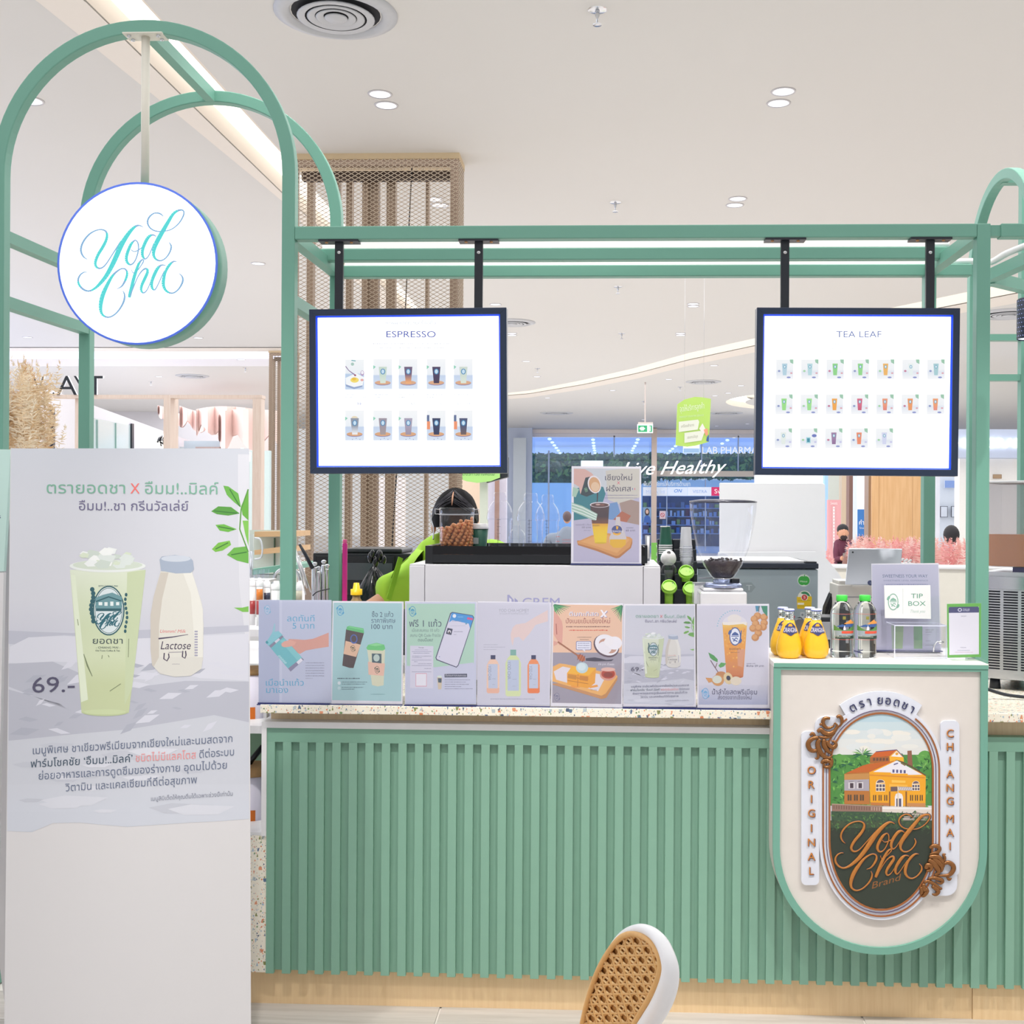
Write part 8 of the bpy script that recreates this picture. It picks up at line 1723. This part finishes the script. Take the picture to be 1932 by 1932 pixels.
zp(A, zD, [(282, 485), (300, 478), (375, 478), (392, 485), (388, 572), (285, 572)], '#edc92a'); A.ell(*zD(338, 487), 12.6, 12, '#f0efe6', 24, 0, math.pi, 2*math.pi).ell(*zD(338, 487), 10.5, 10.5, '#3f8f62', 24, 0, math.pi*1.25, math.pi*2).ell(*zD(338, 489), 6.6, 6.4, '#f2f0ea', 18).ell(*zD(338, 489), 5.4, 5.3, '#d34a4a', 18)
zt(A, zD, '5', 331, 345, 498, 7, '#f6f0e6', .04); zmarks(A, zD, 290, 382, 512, 1, '#8f7f30', 3); A.rect(*zD(288, 528), *zD(335, 543), '#f3f0e2'); zmarks(A, zD, 290, 380, 552, 1, '#a08f30', 5)
zp(A, zT, [(1545, 1103), (1645, 1098), (1682, 1140), (1645, 1185), (1565, 1185), (1560, 1150)], '#97a5ae'); zt(A, zT, 'T', 1600, 1650, 1168, 15, '#c4ced4', .05)
A.rect(1510, 1155, 1518, 1168, '#c8d0d6').ell(1514, 1160, 2.4, 2.4, '#8a929c', 8).ell(1497, 1164, 3, 3, '#c05a66', 10).ell(1509, 1173, 7.5, 9, '#5a5d62', 12)
A.done('stickers', dr_)
# large white screen panel and curved partition
YPn = 4.85; pn = thing('white_partition', 'tall white partition panel with a curved lower wing behind the hopper', 'partition', (at(1460, 1000, YPn).x, YPn, 0)); pm = mat('partition_white', '#e9e8ec', .5, noise=.01)
part('panel', MB().prism([at(*q, YPn) for q in [(1358.5, 911), (1553, 911), (1557, 915), (1560, 1200), (1358, 1200)]], (0, .03, 0)), pm, pn, bevel=.003)
L = [(1356, 1042), (1540, 1041)]+[(1548+62*math.sin(t), 1049-8*math.cos(t)+t*68) for t in [i*math.pi/16 for i in range(1, 9)]]+[(1616, 1200), (1356, 1200)]
part('curved_wing', MB().prism([at(*q, YPn-.06) for q in L], (0, .03, 0)), pm, pn)
part('base', MB().box(at(1356, 1000, YPn).x, at(1618, 1000, YPn).x, YPn-.06, YPn+.03, 0, at(1400, 1200, YPn).z), pm, pn)
YW = 5.4; cw = thing('cream_back_counter', 'cream low counter wall in front of the pink pampas grass', 'counter', (at(1760, 1100, YW).x, YW, 0)); part('wall', MB().box(at(1545, 1100, YW).x, at(1960, 1100, YW).x, YW, YW+.25, 0, at(1760, 1073.5, YW).z), mat('counter_cream', '#ece7dc', .5), cw); part('top', MB().box(at(1545, 1100, YW).x, at(1960, 1100, YW).x, YW-.01, YW+.26, at(1760, 1073.5, YW).z+.0004, at(1760, 1070, YW).z), WHITE, cw)
# receipt printer, black jacket, tablet
YTa = 3.74; zi = zTop
pt = thing('receipt_printer', 'white till printer block under the tablet', 'printer', (at(1625, 1150, YTa).x, YTa+.08, zTop)); part('case', MB().box(at(1583, 1150, YTa).x, at(1662, 1150, YTa).x, YTa+.02, YTa+.16, zTop+.0003, at(1620, 1104, YTa).z), mat('printer_white', '#e6e3de', .4), pt, bevel=.004); part('slot', MB().box(at(1590, 1150, YTa).x, at(1655, 1150, YTa).x, YTa+.018, YTa+.0199, at(1620, 1128, YTa).z, at(1620, 1126.5, YTa).z), GREYP, pt); part('lid', MB().box(at(1586, 1150, YTa).x, at(1650, 1150, YTa).x, YTa+.03, YTa+.14, at(1620, 1104, YTa).z+.0004, at(1620, 1097, YTa).z), mat('printer_white', '#e6e3de'), pt, bevel=.002)
tbm = mat('tablet_silver', '#c3c7d0', .3, .6, noise=.01); t = thing('tablet', 'silver tablet seen from behind on its stand above the water bottles', 'tablet', (at(1650, 1100, YTa-.02).x, YTa, at(1650, 1104, YTa).z))
Q = [at(1601.5, 1034.5, YTa+.03), at(1703, 1035.5, YTa+.03), at(1697, 1104, YTa-.02), at(1595, 1103.5, YTa-.02)]
part('back', MB().prism(Q, (0, .006, .001)), tbm, t, bevel=.0025); nq = (Q[1]-Q[0]).cross(Q[3]-Q[0]).normalized(); nq = nq if nq.y < 0 else -nq
part('camera', MB().lathe([(.001, .0006), (.0026, .0006), (.003, 0)], on_plane(1609, 1042, Q[0], nq)+nq*.0004, 14, axis=nq, cap=False), mat('gloss_black', '#15171b'), t); part('round_mark', MB().lathe([(.001, .0005), (.009, .0005)], on_plane(1642, 1100, Q[0], nq)+nq*.0004, 18, axis=nq, cap=False), mat('emblem_navy', '#3a4468', .4), t)
part('stand_foot', MB().box(at(1610, 1100, YTa).x, at(1690, 1100, YTa).x, YTa-.015, YTa+.06, at(1650, 1108, YTa).z, at(1650, 1104.5, YTa).z), mat('printer_white', '#e6e3de'), t)
t = thing('white_ruffle_napkins', 'small frilly white tissue stack between the tablet and the menu holder', 'napkins', (at(1710, 1075, 3.9).x, 3.9, zTop))
part('base_box', MB().box(at(1697, 1100, 3.9).x, at(1722, 1100, 3.9).x, 3.88, 3.94, zTop+.0003, at(1710, 1062, 3.9).z), WHITE, t)
for i in range(9): part('frill', MB().ball(at(1699+i*2.4, 1058-(i % 3)*2+i*.4, 3.9), .005, 7, 5, (1, 1, .8)), WHITE, t)
t = thing('black_jacket', 'crumpled black cloth bundle behind the water bottles', 'cloth', (at(1572, 1150, 3.86).x, 3.86, zTop)); mb = MB(); mb.prism([at(*q, 3.86) for q in [(1555, 1168), (1558, 1146), (1568, 1122), (1578, 1106), (1584, 1104), (1586, 1170)]], (0, .05, 0)); part('cloth', mb, mat('crumpled_black', '#1b1b22', .5, noise=.3, scale=50, bump=.8), t)
for L in ([(1560, 1165), (1570, 1130), (1582, 1108)], [(1566, 1168), (1576, 1140), (1584, 1122)]): part('fold', MB().tube([at(*q, 3.857) for q in L], .0045, 6), mat('crumpled_black', '#1b1b22'), t)
part('base', MB().box(at(1555, 1150, 3.86).x, at(1586, 1150, 3.86).x, 3.86, 3.9, zTop+.0003, at(1570, 1168, 3.86).z), mat('crumpled_black', '#1b1b22'), t)
t = thing('card_reader', 'dark card terminal standing behind the orange soda bottles', 'terminal', (at(1509, 1175, 3.58).x, 3.5, z0)); part('case', MB().prism([at(*q, 3.5) for q in rrect(1502, 1168, 1517, 1238, 5)], (0, .02, 0)), mat('grey_dark_plastic', '#55585f', .4), t)
t = thing('black_cash_box', 'black till drawer behind the right orange sodas', 'box', (at(1560, 1200, 3.60).x, 3.58, zTop)); part('case', MB().box(at(1535, 1200, 3.58).x, at(1598, 1200, 3.58).x, 3.56, 3.66, zTop+.0003, at(1560, 1163, 3.58).z), mat('till_black', '#26282f', .35), t, bevel=.003); part('steel_band', MB().box(at(1548, 1200, 3.58).x, at(1566, 1200, 3.58).x, 3.555, 3.5595, at(1560, 1205, 3.58).z, at(1560, 1172, 3.58).z), GREYP, t)
# cold drink dispenser on the right
dp = thing('drink_dispenser', 'stainless cold drink dispenser with brown tea tank at the right edge', 'drink dispenser', (1.36, 3.6, zTop)); A0 = at(1855, 1200, 3.72); A0.z = 0; ux = Vector((.84, -.54, 0)).normalized(); uy = Vector((.54, .84, 0)).normalized()
zt0 = at(1862, 1085, 3.72).z; zt1 = zTop+.035; stl = mat('brushed_steel', '#c9ccd2', .25, .7, noise=.05, scale=8); vo = mat('vent_dark', '#141826', .7)
def obx(a0, a1, b0, b1, z0_, z1_, mb=None):
    mb = mb or MB(); P_ = [A0+ux*a+uy*b for a, b in ((a0, b0), (a1, b0), (a1, b1), (a0, b1))]; return mb.hexa([p_+ZU*z0_ for p_ in P_], [p_+ZU*z1_ for p_ in P_])
part('body', obx(.003, .40, .003, .35, zt1, zt0), vo, dp)
mb = MB(); rows_ = 30; rh = (zt0-.045-zt1-.03)/rows_; cols_ = [(.012, .052), (.062, .106), (.116, .160), (.170, .214), (.224, .268), (.278, .322)]
zlo, zhi = zt1+.03, zt1+.03+rows_*rh
obx(0, .4, 0, .002, zt1, zlo, mb); obx(0, .4, 0, .002, zhi, zt0, mb)
xs_ = [0]+[v for c_ in cols_ for v in c_]+[.4]
for i in range(0, len(xs_), 2): obx(xs_[i], xs_[i+1], 0, .002, zlo, zhi, mb)
for r_ in range(rows_):
    for a, b in cols_: obx(a, b, 0, .002, zlo+r_*rh+rh*.56, zlo+(r_+1)*rh, mb)
part('louvre_panel', mb, stl, dp, kind='stuff')
part('top_deck', obx(-.002, .405, -.002, .352, zt0, zt0+.012), stl, dp); part('chrome_band', obx(-.001, .40, -.0015, -.0001, zt0-.042, zt0-.004), CHROME, dp)
for a in (.03, .36): part('foot', MB().lathe([(.018, zTop+.0003), (.015, zt1)], A0+ux*a+uy*.03, 12), BLACK, dp); part('foot', MB().lathe([(.018, zTop+.0003), (.015, zt1)], A0+ux*a+uy*.30, 12), BLACK, dp)
part('power_cable', MB().tube(spline([tuple(Vector((at(*q, 3.5).x, at(*q, 3.5).y, max(at(*q, 3.5).z, zTop+.006)))) for q in [(1850, 1296), (1880, 1306), (1905, 1312), (1950, 1318)]], 5), .005, 6), BLACK, dp)
tk0 = zt0+.03; tkt = at(1880, 910, 3.60).z; tkl = at(1880, 1009, 3.60).z; tanka = (.0, .36)
part('tea', obx(.012, .37, .012, .2, tk0, tkl), mat('brown_tea', '#cc7824', .15, noise=.15, scale=6, emit=.04), dp, 'brown iced tea'); part('tank', obx(.006, .376, .006, .21, tk0-.003, tkt), glassy('frosted_tank', '#e4e3e6', .62, .2), dp, bevel=.006); part('tank_lid', obx(.0, .38, .0, .215, tkt, tkt+.008), mat('tank_lid', '#d9d8dc', .3), dp, bevel=.003); part('tank_foot', obx(.08, .30, .04, .18, zt0+.012, tk0-.003), mat('violet_foot', '#8d8fc0', .4), dp)

# ================================================================== PEOPLE AND PLANTS FARTHER BACK
def sitter():
    Y = 19.0; s = Y/2150.; cx = at(1592, 1040, Y).x; zz_ = lambda y: at(1592, y, Y).z; X_ = lambda px: at(px, 1040, Y).x
    t = thing('person', 'bearded person in a maroon shirt and cap seated looking down at a phone', 'person', (cx, Y+.2, 0))
    zs = .45; zsh = zz_(1022); sk = mat('skin', '#d9a284')
    t_ = mat('maroon_shirt', '#6a3048', .7, noise=.2, scale=12); tr_ = mat('dark_trousers', '#26242c', .8)
    # real stature, resting on the bench: seat height follows the shoulder height in view
    sh = zsh; hip = sh-.48; hd = zz_(1003)
    J = {'hip': ((cx, Y+.15, hip), .14), 'ch': ((cx, Y+.12, sh-.12), (.17, .12)), 'n': ((cx, Y+.08, sh+.03), .06), 'sl': ((X_(1581), Y+.12, sh-.04), .07), 'el': ((X_(1579), Y+.02, sh-.30), .055), 'sr': ((X_(1607), Y+.12, sh-.04), .07), 'er': ((X_(1608), Y+.02, sh-.30), .055), 'wl': ((X_(1588), Y-.16, sh-.26), .04), 'wr': ((X_(1598), Y-.16, sh-.27), .04)}
    skin_mesh('shirt', J, [('hip', 'ch'), ('ch', 'n'), ('ch', 'sl'), ('sl', 'el'), ('ch', 'sr'), ('sr', 'er'), ('el', 'wl'), ('er', 'wr')], t_, t)
    J = {'h': ((cx, Y+.15, hip-.02), .15), 'kl': ((cx-.16, Y-.30, hip+.02), .085), 'fl': ((cx-.17, Y-.28, hip-.38), .06), 'kr': ((cx+.13, Y-.30, hip+.02), .085), 'fr': ((cx+.14, Y-.28, hip-.38), .06)}
    skin_mesh('trousers', J, [('h', 'kl'), ('kl', 'fl'), ('h', 'kr'), ('kr', 'fr')], tr_, t)
    for s_ in (-1, 1): part('shoe', MB().ball((cx+s_*.15, Y-.34, hip-.42), .06, 10, 6, (.8, 1.7, .6)), BLACK, t)
    part('head', MB().ball((cx-.01, Y+.03, hd-.02), .105, 14, 10, (.82, .95, 1.2)), sk, t); part('hair', MB().ball((cx-.01, Y+.05, hd+.035), .11, 14, 8, (.88, .98, .85)), mat('cap_black', '#202026', .6), t)
    part('beard', MB().ball((cx-.01, Y-.045, hd-.10), .06, 10, 6, (1, .6, .8)), mat('beard', '#33262a', .8), t); part('nose', MB().ball((cx-.01, Y-.075, hd-.045), .018, 8, 6, (.8, 1, 1.3)), sk, t)
    for s_ in (-1, 1): part('ear', MB().ball((cx-.01+s_*.09, Y+.04, hd-.03), .024, 8, 6, (.5, .8, 1.3)), sk, t)
    part('sling_bag', MB().ball((cx+.10, Y-.02, sh-.15), .10, 12, 8, (.9, .5, 1.3)), mat('grey_bag', '#4a4c66', .7), t)
    part('phone', MB().box(cx-.06, cx+.03, Y-.24, Y-.22, sh-.30, sh-.18), mat('phone_grey', '#8f8a86', .3), t)
    for s_ in (-1, 1):
        h0 = Vector((cx-.015+s_*.06, Y-.20, sh-.27)); mb = MB(); mb.ball(h0, .035, 8, 6, (.8, 1, 1.1))
        part('hand', mb, sk, t)
        for q in range(4): part('finger', MB().tube([h0+Vector((0, -.02, .02-q*.016)), h0+Vector((-s_*.025, -.045, .02-q*.016)), h0+Vector((-s_*.045, -.04, .02-q*.016))], .008, 5), sk, t)
        part('thumb', MB().tube([h0+Vector((0, 0, .03)), h0+Vector((-s_*.03, -.01, .05))], .009, 5), sk, t)
    solo('bench', MB().box(cx-.6, cx+.6, Y-.1, Y+.5, 0, hip-.16), mat('bench_grey', '#b9b2b0', .6), 'low grey bench under the seated person', 'bench')
sitter()
def half_person(px, yh, Y, hpx, col, label, hc_='#1c1a20'):
    s = Y/2150.; x = at(px, yh, Y).x; zh = at(px, yh, Y).z; r_ = hpx*s
    t = thing('person', label, 'person', (x, Y, 0)); H = zh-r_
    J = {'p': ((x, Y, H-.62), (.15, .11)), 'c': ((x, Y, H-.25), (.17, .11)), 'n': ((x, Y, H-.03), .06), 'sl': ((x-.19, Y, H-.14), .06), 'el': ((x-.24, Y, H-.42), .05), 'sr': ((x+.19, Y, H-.14), .06), 'er': ((x+.24, Y, H-.42), .05), 'kl': ((x-.1, Y-.02, max(.4, H-1.0)), .08), 'fl': ((x-.1, Y, .05), .05), 'kr': ((x+.1, Y-.02, max(.4, H-1.0)), .08), 'fr': ((x+.1, Y, .05), .05)}
    skin_mesh('clothes', J, [('p', 'c'), ('c', 'n'), ('c', 'sl'), ('sl', 'el'), ('c', 'sr'), ('sr', 'er'), ('p', 'kl'), ('kl', 'fl'), ('p', 'kr'), ('kr', 'fr')], mat('cloth_'+col[1:], col, .7), t)
    part('head', MB().ball((x, Y, zh), r_, 14, 10, (.85, .95, 1.15)), mat('skin', '#d9a284'), t); part('hair', MB().ball((x, Y-.02, zh+.02), r_*1.08, 14, 10, (.9, 1, 1.12)), mat('hair_'+hc_[1:], hc_, .6), t)
half_person(1794, 1012, 13.5, 15, '#23242c', 'person with dark hair seen from behind over the pink grass')
half_person(1624.5, 1020, 16.5, 5.5, '#8f6a62', 'tiny head of a person just right of the seated man', '#6a3f38')
half_person(1070, 978, 12, 8.5, '#8f9aa8', 'person with brown hair far behind the measuring glass', '#6a5b5c')
# feathery plumes
def plumes(root, X0, X1, z0_, z1_, Y0, Y1, n, cols, seed, L=.30, W=.05, name='plume'):
    r = random.Random(seed)
    for ci, m in enumerate(cols):
        mb = MB()
        for i in range(n):
            bx_ = r.uniform(X0, X1); by = r.uniform(Y0, Y1); zt_ = z1_-r.random()**1.6*(z1_-z0_)*.65; lean = r.uniform(-.3, .3); base = Vector((bx_, by, zt_-L)); tip = Vector((bx_+lean*L, by+r.uniform(-.05, .05), zt_))
            for j in range(95):
                f = r.random(); c_ = base.lerp(tip, f); w_ = W*(math.sin(math.pi*min(1, .12+f*.85))); a = r.uniform(0, 6.28); d = Vector((math.cos(a)*w_*.95, math.sin(a)*w_*.7, r.uniform(-.15, .6)*L*.14)); e = d.cross(Vector((r.uniform(-1, 1), 1, .2))).normalized()*W*.045
                mb.add([c_-e, c_+d*.5-e*.8, c_+d, c_+d*.5+e*.8, c_+e], [(0, 1, 2, 3, 4)])
        part(name, mb, m, root, kind='stuff')
pg = thing('pink_pampas_grass', 'hedge of feathery pink pampas grass behind the cream counter', 'pampas grass', (at(1700, 1050, 10).x, 10, 0)); pg['kind'] = 'stuff'
pc = [mat('plume_pink', '#fbd0c8', .8, noise=.1), mat('plume_light', '#ffe4de', .8, noise=.1), mat('plume_rose', '#f8b9b9', .8, noise=.1)]
plumes(pg, at(1655, 1050, 10).x, at(1850, 1050, 10).x, at(1700, 1085, 10).z, at(1700, 1014, 10).z, 9.6, 10.6, 75, pc, 5, .26, .06)
plumes(pg, at(1624, 1050, 10).x, at(1650, 1050, 10).x, at(1700, 1085, 10).z, at(1700, 1010, 10).z, 9.8, 10.4, 16, pc, 6, .24, .055)
plumes(pg, at(1545, 1050, 10).x, at(1562, 1050, 10).x, at(1700, 1085, 10).z, at(1700, 1036, 10).z, 9.8, 10.4, 8, pc, 7, .2, .05)
part('planter', MB().box(at(1540, 1050, 10).x, at(1850, 1050, 10).x, 9.7, 10.5, 0, at(1700, 1080, 10).z), mat('planter_rose', '#e4b4ac', .7, noise=.1), pg)
tp = thing('pampas_bouquet', 'bushy tan dried pampas grass behind the top left of the standee', 'dried grass', (at(45, 850, 5.2).x, 5.2, 0)); tp['kind'] = 'stuff'
tc_ = [mat('plume_tan', '#f6e0c0', .8, noise=.15), mat('plume_cream', '#fdf0da', .8, noise=.1), mat('plume_brown', '#e8c9a0', .8, noise=.15)]
plumes(tp, at(-10, 850, 5.2).x, at(80, 850, 5.2).x, at(45, 880, 5.2).z, at(45, 675, 5.2).z, 5.0, 5.4, 30, tc_, 8, .34, .05)
part('vase', MB().lathe([(.10, 0), (.13, .3), (.12, .9), (.09, 1.45)], (at(40, 850, 5.2).x, 5.2, 0), 20), mat('vase_white', '#e6e2dc', .5), tp)

# ================================================================== BIG STANDEE AT THE LEFT
S0 = at(20, 845.5, 2.74); S1 = at(470.5, 857, 2.955); S2 = at(8, 1932, 2.62); nS = (S1-S0).cross(S2-S0).normalized(); nS = nS if nS.y < 0 else -nS
def sp(x, y, o=0): return on_plane(x, y, S0+nS*o, nS)
bl_, br_ = sp(8, 1932), sp(473.5, 1932); tl_, tr_ = sp(20, 845.5), sp(470.5, 857)
def tofloor(a, b): return b+(b-a)*((0.0-b.z)/(b.z-a.z))
fl0, fr0 = tofloor(tl_, bl_), tofloor(tr_, br_)
se_ = thing('poster_standee', 'large white A-frame standee with green tea cup and milk bottle poster', 'standee', ((fl0+fr0)/2+Vector((0, .02, 0))))
board = mat('standee_white', '#dfdddf', .45, noise=.005, scale=2)
fbd = part('front_board', MB().prism([tl_, tr_, fr0, fl0], -nS*.012), board, se_)
mid = (tl_+tr_+fl0+fr0)/4; fm_ = (fl0+fr0)/2; part('back_strut', MB().beam(mid-nS*.02, fm_+Vector((-.04, .45, .012)), .05, .02), WHITE, se_); part('foot_bar', MB().beam(fm_+Vector((-.22, .45, .012)), fm_+Vector((.1, .47, .012)), .03, .022), WHITE, se_)
A = Art(S0, nS, .0003, 3e-6); greentea(A); A.done('poster_print', fbd, printmat('ink_on_paper'))
s2 = thing('poster_standee', 'second standee with mint top cut by the left edge of the picture', 'standee', (at(-60, 1800, 2.9).x, 2.9, 0)); mm = mat('pale_mint_board', '#bfdcd6', .5, noise=.01); Y = 2.86
part('mint_board', MB().prism([at(*q, Y) for q in [(-140, 846), (20, 848), (7, 1078), (-140, 1078)]], (0, .012, 0)), mm, s2)
q0, q1 = at(-140, 1080, Y), at(7, 1080, Y); part('white_board', MB().prism([q0, q1, Vector((q1.x-.02, Y, 0)), Vector((q0.x, Y, 0))], (0, .012, 0)), board, s2)
part('rear_leg_board', MB().prism([q0+Vector((0, .05, .2)), q1+Vector((-.02, .05, .2)), Vector((q1.x-.05, Y+.4, 0)), Vector((q0.x, Y+.4, 0))], (0, .012, 0)), board, s2)
A = Art(Vector((0, Y, 1)), NF); A.text('s', -3, 1.5, 978, 12, '#3f5a70', .02); A.done('print', s2)

# ================================================================== FOREGROUND RATTAN CHAIR
def chair():
    zr_ = zm(1040, 1560, 5.194)
    outer_ = [(330, 1932, 8), (372, 1700, 8), (420, 1530, 9), (480, 1370, 12), (560, 1220, 18), (640, 1110, 26), (730, 1035, 34), (830, 1000, 40), (920, 1005, 46), (1010, 1055, 54), (1080, 1135, 62), (1130, 1240, 68), (1165, 1370, 76), (1160, 1500, 84), (1120, 1640, 90), (1060, 1770, 92), (985, 1890, 92), (920, 1990, 92), (840, 2110, 92)]
    t = thing('rattan_chair', 'white framed chair with honey coloured rattan back in the foreground', 'chair', (at(1180, 1930, 1.8).x+.02, 1.72, 0))
    Yc = lambda x: 1.90-.0003*(x-330)                # the right side of the back is nearer
    wrap = lambda x, y, o=0: at(*zr_(x, y), Yc(x)+o)
    P_ = spline(outer_, 4)
    pts = [wrap(x, y) for x, y, w in P_]; rad = [w/5.194*1.86/2150 for x, y, w in P_]
    # carry the frame down to the seat
    sL = Vector((pts[0].x-.05, 1.90, .46)); sR = Vector((pts[-1].x-.06, 1.66, .46))
    part('back_frame', MB().tube([sL]+pts+[sR], [rad[0]]+rad+[rad[-1]], 16), mat('chair_white', '#f6f6f9', .3), t)
    cane = mat('rattan', '#e6b574', .5, noise=.12, scale=120); cane2 = mat('rattan_light', '#f0ca90', .5, noise=.1, scale=120)
    inn = spline([(300, 1960), (345, 1760), (400, 1570), (470, 1390), (560, 1230), (660, 1105), (760, 1050), (850, 1052), (930, 1090), (1010, 1170), (1060, 1280), (1070, 1390), (1030, 1530), (960, 1680), (880, 1820), (800, 1960)], 3)
    part('cane_rim', MB().tube([wrap(x, y, -.008) for x, y in inn], .0050, 8), cane, t)
    def inside(x, y):
        c_ = False; n_ = len(inn)
        for i in range(n_):
            a, b = inn[i], inn[(i+1) % n_]
            if (a[1] > y) != (b[1] > y) and x < (b[0]-a[0])*(y-a[1])/(b[1]-a[1])+a[0]: c_ = not c_
        return c_
    u = Vector((55, -95)); v = Vector((104, 92)); o_ = Vector((700, 1500)); mb = MB(); mb2 = MB(); mb3 = MB()
    def runs(d, e, off, w, mbx, oy):
        for k in range(-22, 23):
            st = o_+e*(k+off); seg = []
            for j in range(-120, 121):
                q = st+d*(j/8.0)
                if inside(q.x, q.y): seg.append(wrap(q.x, q.y, oy))
                else:
                    if len(seg) > 2: mbx.tube(seg[::3]+[seg[-1]], w, 4, sx=.45, nrm=(0, 1, 0))
                    seg = []
            if len(seg) > 2: mbx.tube(seg[::3]+[seg[-1]], w, 4, sx=.45, nrm=(0, 1, 0))
    # octagonal caning: doubled uprights, doubled crossings, and two diagonals
    for off in (-.19, .19): runs(u, v, off, .0026, mb, -.004); runs(v, u, off, .0026, mb2, -.0058)
    runs(u+v, v, .5, .0027, mb3, -.0072); runs(v-u, v, .5, .0027, mb3, -.0082)
    part('cane_strands', mb, cane, t, kind='stuff'); part('cane_strands', mb2, cane2, t, kind='stuff'); part('cane_strands', mb3, cane, t, kind='stuff')
    bk_ = [(x, y) for x, y in inn]; part('cane_backing', MB().prism([wrap(x, y, .004) for x, y in bk_], (0, .002, 0)), mat('cane_shade', '#c68d4a', .7, noise=.2, scale=90), t)
    cs = Vector(((sL.x+sR.x)/2-.19, 1.75, .44)); part('seat', MB().lathe([(.19, 0), (.205, .012), (.20, .03), (.001, .034)], cs, 28), cane, t); part('seat_rim', MB().tube([cs+Vector((.2*math.cos(a), .2*math.sin(a), .012)) for a in [i*math.pi/14 for i in range(28)]], .014, 8, closed=True), mat('chair_white', '#f6f6f9'), t)
    for a in (.6, 2.3, 3.9, 5.5): part('leg', MB().tube([cs+Vector((.15*math.cos(a), .15*math.sin(a), 0)), Vector((cs.x+.22*math.cos(a), cs.y+.22*math.sin(a), .002))], [.014, .011], 8), mat('chair_white', '#f6f6f9'), t)
chair()
